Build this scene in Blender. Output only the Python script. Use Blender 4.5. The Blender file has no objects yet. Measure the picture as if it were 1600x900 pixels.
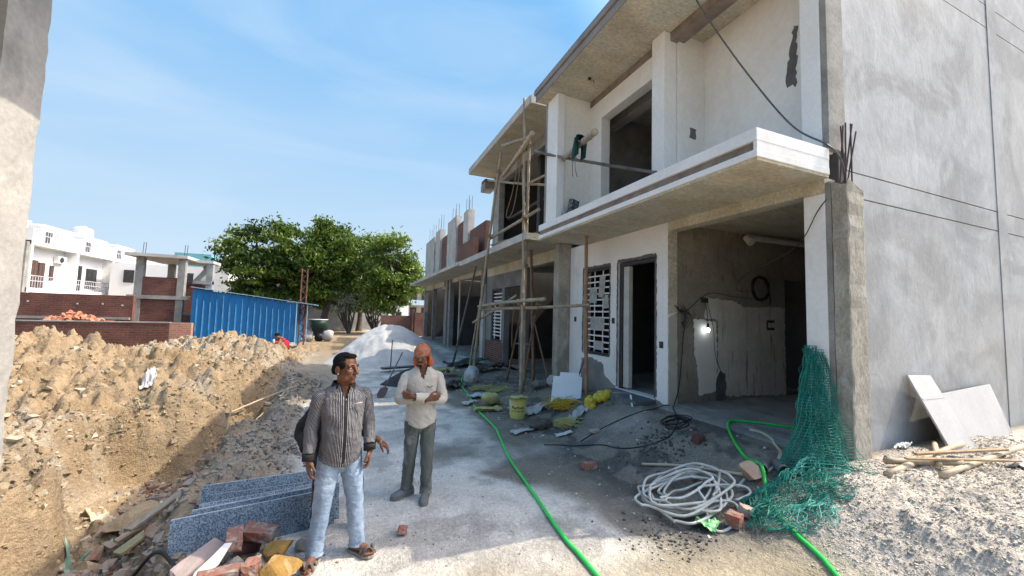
import bpy, bmesh, math, random
import numpy as np
from mathutils import Vector, Matrix, Euler, Quaternion
rad = math.radians
scene = bpy.context.scene
COL = scene.collection

# ------------------------------------------------------------------ camera
cam_d = bpy.data.cameras.new('camera')
cam = bpy.data.objects.new('camera', cam_d); COL.objects.link(cam)
cam_d.sensor_width = 36.0
cam_d.lens = 607.3 / 1600 * 36.0
cam_d.clip_start = 0.05; cam_d.clip_end = 2000
def cam_axes(yaw, pitch, roll):
    cy, sy, cp, sp, cr, sr = math.cos(yaw), math.sin(yaw), math.cos(pitch), math.sin(pitch), math.cos(roll), math.sin(roll)
    f = Vector((sy * cp, cy * cp, sp)); r0 = Vector((cy, -sy, 0)); u0 = r0.cross(f)
    return cr * r0 + sr * u0, -sr * r0 + cr * u0, f
_r, _u, _f = cam_axes(rad(22.14), rad(3.915), rad(1.607))
cam.matrix_world = Matrix(((_r.x, _u.x, -_f.x, 0), (_r.y, _u.y, -_f.y, 0), (_r.z, _u.z, -_f.z, 2.05), (0, 0, 0, 1)))
scene.camera = cam

# ------------------------------------------------------------------ sky, sun, exposure
SUN_EL, SUN_AZ = 50.5, 100.0          # azimuth measured from +Y towards +X
world = bpy.data.worlds.new('World'); scene.world = world; world.use_nodes = True
wn = world.node_tree.nodes; wl = world.node_tree.links
wn.clear()
sky = wn.new('ShaderNodeTexSky'); sky.sky_type = 'NISHITA'; sky.sun_disc = False
sky.sun_elevation = rad(SUN_EL); sky.sun_rotation = rad(SUN_AZ)
sky.altitude = 0; sky.air_density = 1.0; sky.dust_density = 1.2; sky.ozone_density = 1.6
tc = wn.new('ShaderNodeTexCoord'); mp = wn.new('ShaderNodeMapping'); mp.inputs['Scale'].default_value = (1.1, 1.1, 5.0)
mp.inputs['Rotation'].default_value = (0.1, 0.25, 0.4)
nz = wn.new('ShaderNodeTexNoise'); nz.inputs['Scale'].default_value = 1.6; nz.inputs['Detail'].default_value = 7; nz.inputs['Distortion'].default_value = 0.5
rp = wn.new('ShaderNodeValToRGB'); rp.color_ramp.elements[0].position = 0.47; rp.color_ramp.elements[1].position = 0.85
rp.color_ramp.elements[1].color = (0.5, 0.5, 0.5, 1)
mx = wn.new('ShaderNodeMix'); mx.data_type = 'RGBA'; mx.inputs[7].default_value = (5.6, 6.3, 7.0, 1)
bg = wn.new('ShaderNodeBackground'); bg.inputs['Strength'].default_value = 0.15
wo = wn.new('ShaderNodeOutputWorld')
wl.new(tc.outputs['Generated'], mp.inputs['Vector']); wl.new(mp.outputs[0], nz.inputs['Vector']); wl.new(nz.outputs[0], rp.inputs[0])
mx.inputs[0].default_value = 0.0; wl.new(sky.outputs[0], mx.inputs[6]); 
# sky capped to pale blue; sky round the sun brightened as added fill light
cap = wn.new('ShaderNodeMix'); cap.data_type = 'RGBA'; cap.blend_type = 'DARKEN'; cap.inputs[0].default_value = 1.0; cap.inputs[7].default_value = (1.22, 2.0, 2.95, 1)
sun_fill = wn.new('ShaderNodeMix'); sun_fill.data_type = 'RGBA'; sun_fill.blend_type = 'MULTIPLY'; sun_fill.inputs[0].default_value = 1.0; sun_fill.inputs[7].default_value = (2.9, 2.45, 2.0, 1)
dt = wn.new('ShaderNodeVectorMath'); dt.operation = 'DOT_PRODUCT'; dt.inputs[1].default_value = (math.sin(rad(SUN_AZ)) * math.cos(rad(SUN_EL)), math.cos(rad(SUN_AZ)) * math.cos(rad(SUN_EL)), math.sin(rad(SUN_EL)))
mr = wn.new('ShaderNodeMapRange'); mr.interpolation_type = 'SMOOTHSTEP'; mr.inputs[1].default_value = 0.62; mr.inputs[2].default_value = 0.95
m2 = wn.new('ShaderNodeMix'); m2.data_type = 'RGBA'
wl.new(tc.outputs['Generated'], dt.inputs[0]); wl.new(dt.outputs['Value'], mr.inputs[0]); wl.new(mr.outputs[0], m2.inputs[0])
sx = wn.new('ShaderNodeSeparateXYZ'); wl.new(tc.outputs['Generated'], sx.inputs[0])
cr = wn.new('ShaderNodeValToRGB'); ce = cr.color_ramp.elements; ce[0].position = 0.0; ce[0].color = (1.95 / 3, 2.36 / 3, 2.72 / 3, 1); ce[1].position = 0.62; ce[1].color = (0.64 / 3, 1.52 / 3, 2.65 / 3, 1)
cs = wn.new('ShaderNodeMix'); cs.data_type = 'RGBA'; cs.blend_type = 'MULTIPLY'; cs.inputs[0].default_value = 1.0; cs.inputs[7].default_value = (2.8, 2.85, 2.85, 1)
wl.new(sx.outputs[2], cr.inputs[0]); wl.new(cr.outputs[0], cs.inputs[6]); wl.new(cs.outputs[2], cap.inputs[7])
wl.new(mx.outputs[2], cap.inputs[6]); wl.new(mx.outputs[2], sun_fill.inputs[6]); cl = wn.new('ShaderNodeMix'); cl.data_type = 'RGBA'; cl.inputs[7].default_value = (2.0, 2.35, 2.75, 1); wl.new(rp.outputs[0], cl.inputs[0]); wl.new(cap.outputs[2], cl.inputs[6])
wl.new(cl.outputs[2], m2.inputs[6]); wl.new(sun_fill.outputs[2], m2.inputs[7])
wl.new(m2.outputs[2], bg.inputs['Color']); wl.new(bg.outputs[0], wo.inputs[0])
sun_d = bpy.data.lights.new('sun', 'SUN'); sun_d.energy = 2.0; sun_d.angle = rad(0.5); sun_d.color = (1.0, 0.90, 0.74)
sun = bpy.data.objects.new('sun', sun_d); COL.objects.link(sun)
_sd = Vector((math.sin(rad(SUN_AZ)) * math.cos(rad(SUN_EL)), math.cos(rad(SUN_AZ)) * math.cos(rad(SUN_EL)), math.sin(rad(SUN_EL))))
sun.rotation_euler = _sd.to_track_quat('Z', 'Y').to_euler()
vs = scene.view_settings
vs.view_transform = 'Standard'; vs.look = 'None'; vs.gamma = 1.0; vs.exposure = 1.32; vs.use_curve_mapping = False
# ------------------------------------------------------------------ terrain height field
def sm(a, b, x):
    t = np.clip((x - a) / (b - a), 0.0, 1.0)
    return t * t * (3 - 2 * t)

def _hash(ix, iy, seed):
    n = (ix.astype(np.int64) * 374761393 + iy.astype(np.int64) * 668265263 + seed * 974711) & 0x7fffffff
    n = ((n ^ (n >> 13)) * 1274126177) & 0x7fffffff
    n = n ^ (n >> 16)
    return (n & 0xffff) / 65535.0

def vnoise(x, y, seed=0):
    x = np.asarray(x, float); y = np.asarray(y, float)
    x0 = np.floor(x); y0 = np.floor(y); fx = x - x0; fy = y - y0
    fx = fx * fx * fx * (fx * (fx * 6 - 15) + 10); fy = fy * fy * fy * (fy * (fy * 6 - 15) + 10)
    a = _hash(x0, y0, seed); b = _hash(x0 + 1, y0, seed); c = _hash(x0, y0 + 1, seed); d = _hash(x0 + 1, y0 + 1, seed)
    return (a + (b - a) * fx) * (1 - fy) + (c + (d - c) * fx) * fy

def fbm(x, y, seed=0, octv=4, gain=0.5):
    s = 0; a = 1.0; t = 0
    for i in range(octv):
        s = s + a * vnoise(x * 2 ** i + 17.3 * i, y * 2 ** i - 9.1 * i, seed + i); t += a; a *= gain
    return s / t

def ridged(x, y, seed=0, octv=4):
    s = 0; a = 1.0; t = 0
    for i in range(octv):
        s = s + a * (1 - np.abs(2 * vnoise(x * 2 ** i + 5.7 * i, y * 2 ** i + 3.3 * i, seed + i) - 1)); t += a; a *= 0.5
    return s / t

def cells(x, y, seed=0):
    """clods: every cell of a jittered grid is a lump with its own height"""
    x = np.asarray(x, float) + 0.25 * vnoise(x * 1.7, y * 1.7, seed + 50); y = np.asarray(y, float); ix = np.floor(x); iy = np.floor(y); best = np.full(np.shape(x), 9.0); hh = np.zeros(np.shape(x))
    for dx in (-1, 0, 1):
        for dy in (-1, 0, 1):
            cx = ix + dx; cy = iy + dy; d = np.hypot(cx + _hash(cx, cy, seed) - x, cy + _hash(cx, cy, seed + 1) - y)
            k = d < best; best = np.where(k, d, best); hh = np.where(k, _hash(cx, cy, seed + 2), hh)
    return hh * hh * (1 - 0.9 * np.clip(best, 0, 1) ** 2)

MOUNDS = [(-5.4, 10.6, 0.74, 1.5, 1.6), (-3.1, 10.2, 0.62, 1.0, 1.3), (-4.4, 14.2, 0.66, 1.5, 1.9), (-7.6, 11.2, 0.66, 2.2, 2.6),
          (-2.9, 15.0, 0.45, 1.2, 2.0), (-4.3, 6.3, 0.25, 0.7, 0.9), (-6.2, 7.3, 0.55, 1.5, 1.8), (-2.0, 12.4, 0.25, 0.7, 1.6)]

def right_edge(Y):   # kerb of the dug trench on the road side
    return np.interp(Y, [2, 3.4, 4.2, 5.2, 6.4, 8.0, 9.2, 11.5], [-1.15, -1.2, -1.45, -1.55, -1.6, -1.62, -1.62, -1.6]) + 0.16 * (fbm(Y * 1.4, Y * 0 + 3.3, 61, 3) - 0.5)

def left_edge(Y):
    return np.interp(Y, [2, 4.5, 5.6, 6.2, 6.9, 7.7, 8.3, 9.2, 11.5], [-2.45, -2.6, -2.62, -2.95, -3.45, -3.05, -2.3, -2.0, -1.85]) + 0.3 * (fbm(Y * 1.3, Y * 0 + 8.1, 67, 3) - 0.5)

def height(X, Y, rough=True):
    X = np.asarray(X, float); Y = np.asarray(Y, float)
    fy = np.interp(Y, [0, 5.5, 8.7, 13, 17], [1, 1, 0.62, 0.25, 0.1])
    z = 0.5 * fy * sm(3.2, 4.9, X)
    z = z + 0.10 * sm(3.7, 4.7, X) * (1 - sm(2.6, 2.9, Y)) * fbm(X * 0.9, Y * 0.9, 5, 3)
    # earth dumped on the left
    xl = left_edge(Y); xr = right_edge(Y)
    yy = 1 - sm(16.0, 19.5, Y)
    land = 0.30 * sm(-0.1, 0.5, xl - X) * yy
    for cx, cy, h, sx, sy in MOUNDS:
        land = land + h * np.exp(-((X - cx) / sx) ** 2 - ((Y - cy) / sy) ** 2)
    land = land * sm(-0.3, 0.35, xl - X + 0.35 * sm(8, 9.5, Y) + 1.2 * sm(11, 12.5, Y))
    land = land + 0.45 * sm(4.5, 6.5, -X) * sm(16, 19, Y) * (1 - sm(30, 45, Y))
    z = z + land
    depth = np.interp(Y, [2.2, 3.6, 7.8, 8.8, 10.5, 11.8], [0.25, 0.75, 0.72, 0.45, 0.35, 0.0])
    tr = sm(-0.14, 0.12, X - xl) * (1 - sm(-0.30, 0.12, X - xr))
    z = z - depth * tr
    # debris slope up the road side of the trench
    deb = np.exp(-((X + 1.8) / 0.40) ** 2) * sm(3.0, 4.2, Y) * (1 - sm(6.5, 8.2, Y))
    z = z + 0.32 * deb
    z = z - 0.5 * np.exp(-((X + 1.62) / 0.26) ** 4 - ((Y - 8.75) / 0.75) ** 4)     # caved in hollow
    # low spoil ridge along the trench edge
    z = z + 0.16 * np.exp(-((X - xr - 0.42) / 0.33) ** 2) * sm(4.6, 5.6, Y) * (1 - sm(11, 14, Y)) * (0.5 + fbm(X * 1.1, Y * 1.1, 9, 3))
    if rough:
        wl = sm(-1.35, -1.75, X) * (1 - 0.8 * sm(20, 26, Y)) + 0.0
        flat = np.exp(-((X + 2.55) / 0.55) ** 2 - ((Y - 7.1) / 0.6) ** 2)   # silty puddle bed
        wl = wl * (1 - 0.85 * flat)
        bill = np.abs(2 * vnoise(X * 3.3 + 0.4 * vnoise(X * 7, Y * 7, 91), Y * 3.3, 93) - 1)
        z = z + wl * (0.36 * (ridged(X * 1.15, Y * 1.15, 21, 5) - 0.62) + 0.20 * (bill - 0.5) + 0.13 * (ridged(X * 4.1, Y * 4.1, 37, 4) - 0.6) + 0.17 * (cells(X * 2.7, Y * 2.7, 141) - 0.25) + 0.18 * (cells(X * 5.2, Y * 5.2, 151) - 0.25) + 0.12 * (cells(X * 9.5, Y * 9.5, 161) - 0.25))
        ws = sm(-1.9, -1.2, X) * (1 - sm(-0.7, -0.2, X)) * sm(4.2, 5.2, Y) * (1 - sm(12, 15, Y))
        z = z + ws * (0.16 * (ridged(X * 2.4, Y * 2.4, 31, 5) - 0.6) + 0.13 * (cells(X * 4.3, Y * 4.3, 171) - 0.25) + 0.06 * (cells(X * 9, Y * 9, 181) - 0.25))
        wr = sm(1.7, 2.6, X) * (1 - sm(4.9, 5.2, X))
        z = z + wr * 0.06 * (fbm(X * 2.0, Y * 2.0, 45, 4) - 0.5)
        wg = sm(3.5, 4.2, X) * (1 - sm(2.3, 2.9, Y))
        z = z + wg * (0.10 * (fbm(X * 1.6, Y * 1.6, 51, 4) - 0.5) + 0.03 * (ridged(X * 7.0, Y * 7.0, 53, 3) - 0.6) + 0.045 * (cells(X * 7, Y * 7, 191) - 0.25) + 0.035 * (cells(X * 13, Y * 13, 195) - 0.25))
        z = z + (-0.70 + 0.03 * fbm(X * 3, Y * 3, 73, 3) - z) * np.clip(1.6 * np.exp(-((X + 2.62) / 0.62) ** 4 - ((Y - 7.05) / 0.55) ** 4), 0, 1)
        z = z + 0.03 * (fbm(X * 0.8, Y * 0.8, 55, 3) - 0.5) + 0.008 * (fbm(X * 5, Y * 5, 57, 2) - 0.5)
    return z
# ------------------------------------------------------------------ mesh helpers
ORG = {}
class MB:
    """collects faces, then builds ONE mesh object"""
    def __init__(s): s.v = []; s.f = []; s.mi = []; s.uv = []; s.m = 0; s.sm = []; s.smooth = False
    def face(s, idx, uv=None): s.f.append(tuple(idx)); s.mi.append(s.m); s.uv.append(uv); s.sm.append(s.smooth)
    def add(s, vs, fs):
        o = len(s.v); s.v += [tuple(p) for p in vs]
        for f in fs: s.face([o + i for i in f])
        return s
    def box(s, x0, x1, y0, y1, z0, z1):
        return s.add([(x0, y0, z0), (x1, y0, z0), (x1, y1, z0), (x0, y1, z0), (x0, y0, z1), (x1, y0, z1), (x1, y1, z1), (x0, y1, z1)],
                     [(3, 2, 1, 0), (4, 5, 6, 7), (0, 1, 5, 4), (1, 2, 6, 5), (2, 3, 7, 6), (3, 0, 4, 7)])
    def obox(s, c, size, rot=(0, 0, 0)):
        R = Euler(rot).to_matrix() if not isinstance(rot, Matrix) else rot
        c = Vector(c); hx, hy, hz = [d / 2 for d in size]
        vs = [c + R @ Vector((a * hx, b * hy, d * hz)) for d in (-1, 1) for a, b in ((-1, -1), (1, -1), (1, 1), (-1, 1))]
        return s.add(vs, [(3, 2, 1, 0), (4, 5, 6, 7), (0, 1, 5, 4), (1, 2, 6, 5), (2, 3, 7, 6), (3, 0, 4, 7)])
    def prism(s, poly, origin, U, V, W, t):
        """polygon in the plane U,V at origin, thickness t along W"""
        o = Vector(origin); U = Vector(U); V = Vector(V); W = Vector(W)
        n = len(poly); a = [o + U * p + V * q for p, q in poly]; b = [p + W * t for p in a]
        return s.add(a + b, [tuple(range(n - 1, -1, -1)), tuple(range(n, 2 * n))] + [(i, (i + 1) % n, n + (i + 1) % n, n + i) for i in range(n)])
    def tube(s, path, r, n=8, cap=True, closed=False):
        P = [Vector(p) for p in path]; k = len(P)
        R = list(r) if hasattr(r, '__len__') else [r] * k
        o = len(s.v); up = None
        for i, p in enumerate(P):
            if closed: d = (P[(i + 1) % k] - P[i - 1])
            else: d = (P[min(i + 1, k - 1)] - P[max(i - 1, 0)])
            d = d.normalized() if d.length > 1e-9 else Vector((0, 0, 1))
            if up is None:
                up = d.orthogonal().normalized()
            up = (up - d * up.dot(d))
            up = up.normalized() if up.length > 1e-6 else d.orthogonal().normalized()
            sd = d.cross(up)
            for j in range(n):
                a = 2 * math.pi * j / n
                s.v.append(tuple(p + (up * math.cos(a) + sd * math.sin(a)) * R[i]))
        for i in range(k if closed else k - 1):
            i2 = (i + 1) % k
            for j in range(n):
                j2 = (j + 1) % n
                s.face((o + i * n + j, o + i * n + j2, o + i2 * n + j2, o + i2 * n + j))
        if cap and not closed:
            s.face([o + j for j in range(n - 1, -1, -1)]); s.face([o + (k - 1) * n + j for j in range(n)])
        return s
    def ell(s, c, r, R=None, nu=14, nv=10):
        c = Vector(c); r = (r, r, r) if not hasattr(r, '__len__') else r
        vs = []; fs = []
        pt = lambda x, y, z: c + ((R @ Vector((x * r[0], y * r[1], z * r[2]))) if R else Vector((x * r[0], y * r[1], z * r[2])))
        vs.append(pt(0, 0, 1))
        for i in range(1, nv):
            t = math.pi * i / nv
            for j in range(nu):
                a = 2 * math.pi * j / nu
                vs.append(pt(math.sin(t) * math.cos(a), math.sin(t) * math.sin(a), math.cos(t)))
        vs.append(pt(0, 0, -1))
        for j in range(nu): fs.append((0, 1 + j, 1 + (j + 1) % nu))
        for i in range(nv - 2):
            for j in range(nu):
                a = 1 + i * nu + j; b = 1 + i * nu + (j + 1) % nu
                fs.append((a, a + nu, b + nu, b))
        L = len(vs) - 1; q = 1 + (nv - 2) * nu
        for j in range(nu): fs.append((q + j, L, q + (j + 1) % nu))
        return s.add(vs, fs)
    def cap(s, pts, rs, n=12):
        """chain of tapered capsules"""
        for i in range(len(pts) - 1):
            s.tube([pts[i], pts[i + 1]], [rs[i], rs[i + 1]], n)
        for p, r in zip(pts, rs): s.ell(p, r, nu=n, nv=8)
        return s
    def sheet(s, fn, nu, nv, uvfn=None):
        o = len(s.v)
        for i in range(nu + 1):
            for j in range(nv + 1): s.v.append(tuple(fn(i / nu, j / nv)))
        for i in range(nu):
            for j in range(nv):
                a = o + i * (nv + 1) + j
                s.face((a, a + nv + 1, a + nv + 2, a + 1))
        return s
    def loft(s, rings, uscale=None, capends=(True, True)):
        """rings: list of equal-length lists of points; uscale: list of metre lengths of the ring for uv"""
        o = len(s.v); n = len(rings[0]); k = len(rings)
        for r in rings: s.v += [tuple(p) for p in r]
        for i in range(k - 1):
            for j in range(n):
                j2 = (j + 1) % n
                uv = None
                if uscale is not None:
                    L = uscale; uv = ((j / n * L, i / k), ((j + 1) / n * L, i / k), ((j + 1) / n * L, (i + 1) / k), (j / n * L, (i + 1) / k))
                s.face((o + i * n + j, o + i * n + j2, o + (i + 1) * n + j2, o + (i + 1) * n + j), uv)
        if capends[0]: s.face([o + j for j in range(n - 1, -1, -1)])
        if capends[1]: s.face([o + (k - 1) * n + j for j in range(n)])
        return s
    def mesh(s, name, mats, org):
        me = bpy.data.meshes.new(name)
        me.from_pydata([(x - org[0], y - org[1], z - org[2]) for x, y, z in s.v], [], s.f)
        for m in (mats if isinstance(mats, (list, tuple)) else [mats]): me.materials.append(m)
        me.polygons.foreach_set('material_index', s.mi); me.polygons.foreach_set('use_smooth', s.sm)
        if any(u is not None for u in s.uv):
            ul = me.uv_layers.new(name='UVMap')
            for p, u in zip(me.polygons, s.uv):
                if u:
                    for k, li in enumerate(p.loop_indices): ul.data[li].uv = u[k]
        me.update(); return me
    def build(s, name, mats, parent=None, bevel=0, label=None, cat=None, group=None, kind=None, weld=False):
        if parent is not None: org = ORG[parent.name]
        else:
            A = np.array(s.v); lo = A.min(0); hi = A.max(0); org = ((lo[0] + hi[0]) / 2, (lo[1] + hi[1]) / 2, lo[2])
        me = s.mesh(name, mats, org)
        o = bpy.data.objects.new(name, me); COL.objects.link(o)
        ORG[o.name] = org
        if parent is not None: o.parent = parent
        else: o.location = org
        if bevel:
            b = o.modifiers.new('bevel', 'BEVEL'); b.width = bevel; b.segments = 2; b.limit_method = 'ANGLE'; b.angle_limit = rad(40)
        return tag(o, label, cat, group, kind)

def tag(o, label=None, cat=None, group=None, kind=None):
    if label: o['label'] = label
    if cat: o['category'] = cat
    if group: o['group'] = group
    if kind: o['kind'] = kind
    return o
def thing(name, label, cat, loc=(0, 0, 0), group=None):
    o = bpy.data.objects.new(name, None); COL.objects.link(o); o.location = loc; o.empty_display_size = 0.2
    ORG[o.name] = tuple(loc)
    return tag(o, label, cat, group)
def kids(o): return [c for c in COL.objects if c.parent == o]
def dup(o, parent=None):
    c = o.copy(); COL.objects.link(c)
    if parent is not None: c.parent = parent
    for ch in kids(o): dup(ch, c)
    return c
def cellwall(mb, axis, w0, w1, u0, u1, v0, v1, holes):
    """wall of thickness w0..w1 along axis 'x' or 'y', spanning u (the other horizontal) and v (z), with rectangular holes (ua,ub,va,vb)"""
    us = sorted({u0, u1} | {min(max(h[k], u0), u1) for h in holes for k in (0, 1)})
    vv = sorted({v0, v1} | {min(max(h[k], v0), v1) for h in holes for k in (2, 3)})
    def solid(i, j):
        if i < 0 or j < 0 or i >= len(us) - 1 or j >= len(vv) - 1: return False
        uc = (us[i] + us[i + 1]) / 2; vc = (vv[j] + vv[j + 1]) / 2
        return not any(h[0] < uc < h[1] and h[2] < vc < h[3] for h in holes)
    P = (lambda w, u, v: (w, u, v)) if axis == 'x' else (lambda w, u, v: (u, w, v))
    for i in range(len(us) - 1):
        for j in range(len(vv) - 1):
            if not solid(i, j): continue
            a, b, c, d = us[i], us[i + 1], vv[j], vv[j + 1]
            for w in (w0, w1): mb.add([P(w, a, c), P(w, b, c), P(w, b, d), P(w, a, d)], [(0, 1, 2, 3)])
            if not solid(i - 1, j): mb.add([P(w0, a, c), P(w1, a, c), P(w1, a, d), P(w0, a, d)], [(0, 1, 2, 3)])
            if not solid(i + 1, j): mb.add([P(w0, b, c), P(w1, b, c), P(w1, b, d), P(w0, b, d)], [(0, 1, 2, 3)])
            if not solid(i, j - 1): mb.add([P(w0, a, c), P(w1, a, c), P(w1, b, c), P(w0, b, c)], [(0, 1, 2, 3)])
            if not solid(i, j + 1): mb.add([P(w0, a, d), P(w1, a, d), P(w1, b, d), P(w0, b, d)], [(0, 1, 2, 3)])
    return mb
def spline(pts, n=8):
    """Catmull-Rom through pts"""
    P = [Vector(p) for p in pts]; out = []
    for i in range(len(P) - 1):
        p0 = P[max(i - 1, 0)]; p1 = P[i]; p2 = P[i + 1]; p3 = P[min(i + 2, len(P) - 1)]
        for k in range(n):
            t = k / n
            out.append(0.5 * ((2 * p1) + (-p0 + p2) * t + (2 * p0 - 5 * p1 + 4 * p2 - p3) * t * t + (-p0 + 3 * p1 - 3 * p2 + p3) * t ** 3))
    out.append(P[-1]); return out
def remeshed(mb, name, mat, parent, voxel, smooth=2, fac=0.5):
    """union of overlapping closed shapes as one continuous surface"""
    o = mb.build(name, mat, parent)
    m = o.modifiers.new('r', 'REMESH'); m.mode = 'VOXEL'; m.voxel_size = voxel; m.use_smooth_shade = True
    if smooth:
        k = o.modifiers.new('s', 'SMOOTH'); k.iterations = smooth; k.factor = fac
    dg = bpy.context.evaluated_depsgraph_get(); me = bpy.data.meshes.new_from_object(o.evaluated_get(dg))
    o.modifiers.clear(); old = o.data; o.data = me; me.name = name; bpy.data.meshes.remove(old)
    if not me.materials: me.materials.append(mat)
    return o
def H(x, y):
    z = float(height(np.array([x]), np.array([y]))[0])
    return max(z, 0.54) if (x > 5.02 and 3.0 < y < 5.43) else z
def HV(x, y):
    z = height(x, y); return np.where((x > 5.02) & (y > 3.0) & (y < 5.43), np.maximum(z, 0.54), z)
def displace(mb, start, amp, freq, seed=0):
    """push vertices from index start along a 3-D noise vector"""
    A = np.array(mb.v[start:])
    for k in range(3):
        a, b = [(1, 2), (0, 2), (0, 1)][k]
        A[:, k] += amp * (fbm(A[:, a] * freq + A[:, k] * freq * 0.7, A[:, b] * freq - A[:, k] * freq * 0.6, seed + 13 * k, 3) - 0.5) * 2
    mb.v[start:] = [tuple(p) for p in A]

# ------------------------------------------------------------------ material helpers
MATS = {}
def nt(name):
    m = bpy.data.materials.new(name); m.use_nodes = True; n = m.node_tree.nodes; n.clear()
    out = n.new('ShaderNodeOutputMaterial'); b = n.new('ShaderNodeBsdfPrincipled'); m.node_tree.links.new(b.outputs[0], out.inputs[0])
    return m, n, m.node_tree.links, b
def noise(n, l, vec, scale, detail=6, dist=0.0, rough=0.55):
    t = n.new('ShaderNodeTexNoise'); t.inputs['Scale'].default_value = scale; t.inputs['Detail'].default_value = detail
    t.inputs['Distortion'].default_value = dist; t.inputs['Roughness'].default_value = rough
    if vec is not None: l.new(vec, t.inputs['Vector'])
    return t.outputs[0]
def ramp(n, l, fac, p0, p1, c0=(0, 0, 0), c1=(1, 1, 1)):
    r = n.new('ShaderNodeValToRGB'); e = r.color_ramp.elements
    e[0].position = p0; e[1].position = p1; e[0].color = (*c0, 1); e[1].color = (*c1, 1); l.new(fac, r.inputs[0]); return r.outputs[0]
def mixc(n, l, fac, a, b, mode='MIX'):
    m = n.new('ShaderNodeMix'); m.data_type = 'RGBA'; m.blend_type = mode; m.clamp_factor = True
    for sock, v in ((0, fac), (6, a), (7, b)):
        if isinstance(v, (int, float)): m.inputs[sock].default_value = v
        elif isinstance(v, tuple): m.inputs[sock].default_value = (*v, 1)
        else: l.new(v, m.inputs[sock])
    return m.outputs[2]
def math_(n, l, op, a, b=0.0, c=0.0):
    m = n.new('ShaderNodeMath'); m.operation = op
    for i, v in enumerate((a, b, c)):
        if isinstance(v, (int, float)): m.inputs[i].default_value = v
        else: l.new(v, m.inputs[i])
    return m.outputs[0]
def coords(n, l, stretch=(1, 1, 1), kind='Object'):
    t = n.new('ShaderNodeTexCoord'); mpn = n.new('ShaderNodeMapping'); mpn.inputs['Scale'].default_value = stretch
    l.new(t.outputs[kind], mpn.inputs['Vector']); return mpn.outputs[0]
def bumpn(n, l, b, h, strength, dist=0.02):
    k = n.new('ShaderNodeBump'); k.inputs['Strength'].default_value = strength; k.inputs['Distance'].default_value = dist
    l.new(h, k.inputs['Height']); l.new(k.outputs[0], b.inputs['Normal']); return k
def M(name, c1, c2=None, scale=4, stretch=(1, 1, 1), rough=0.85, bump=0.2, bscale=45, bdist=0.01, stain=None, sscale=1.5, st=(0.5, 0.62), sstretch=(1, 1, 1), metal=0.0, spec=0.35, fine=0.0, rr=(0.38, 0.64), trans=0.0):
    if name in MATS: return MATS[name]
    m, n, l, b = nt(name)
    v = coords(n, l, stretch)
    col = ramp(n, l, noise(n, l, v, scale, 8), rr[0], rr[1], c1, c2 or tuple(x * 0.78 for x in c1))
    if stain:
        col = mixc(n, l, ramp(n, l, noise(n, l, coords(n, l, sstretch), sscale, 7, 0.4), st[0], st[1]), col, stain)
    if fine:
        f = ramp(n, l, noise(n, l, v, scale * 14, 3), 0.3, 0.7, (1 - fine,) * 3, (1 + fine * 0.5,) * 3)
        col = mixc(n, l, 1.0, col, f, 'MULTIPLY')
    l.new(col, b.inputs['Base Color']); b.inputs['Roughness'].default_value = rough; b.inputs['Metallic'].default_value = metal
    b.inputs['Specular IOR Level'].default_value = spec
    if trans: b.inputs['Transmission Weight'].default_value = trans
    if bump: bumpn(n, l, b, noise(n, l, v, bscale, 6), bump, bdist)
    MATS[name] = m; return m
def wallvec(n, l):
    """vector (along the wall, up) for any vertical face"""
    t = n.new('ShaderNodeTexCoord'); s = n.new('ShaderNodeSeparateXYZ'); l.new(t.outputs['Object'], s.inputs[0])
    g = n.new('ShaderNodeNewGeometry'); sn = n.new('ShaderNodeSeparateXYZ'); l.new(g.outputs['Normal'], sn.inputs[0])
    ax = math_(n, l, 'GREATER_THAN', math_(n, l, 'ABSOLUTE', sn.outputs[0]), 0.6)
    u = math_(n, l, 'ADD', math_(n, l, 'MULTIPLY', s.outputs[1], ax), math_(n, l, 'MULTIPLY', s.outputs[0], math_(n, l, 'SUBTRACT', 1.0, ax)))
    c = n.new('ShaderNodeCombineXYZ'); l.new(u, c.inputs[0]); l.new(s.outputs[2], c.inputs[1]); return c.outputs[0]
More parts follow.
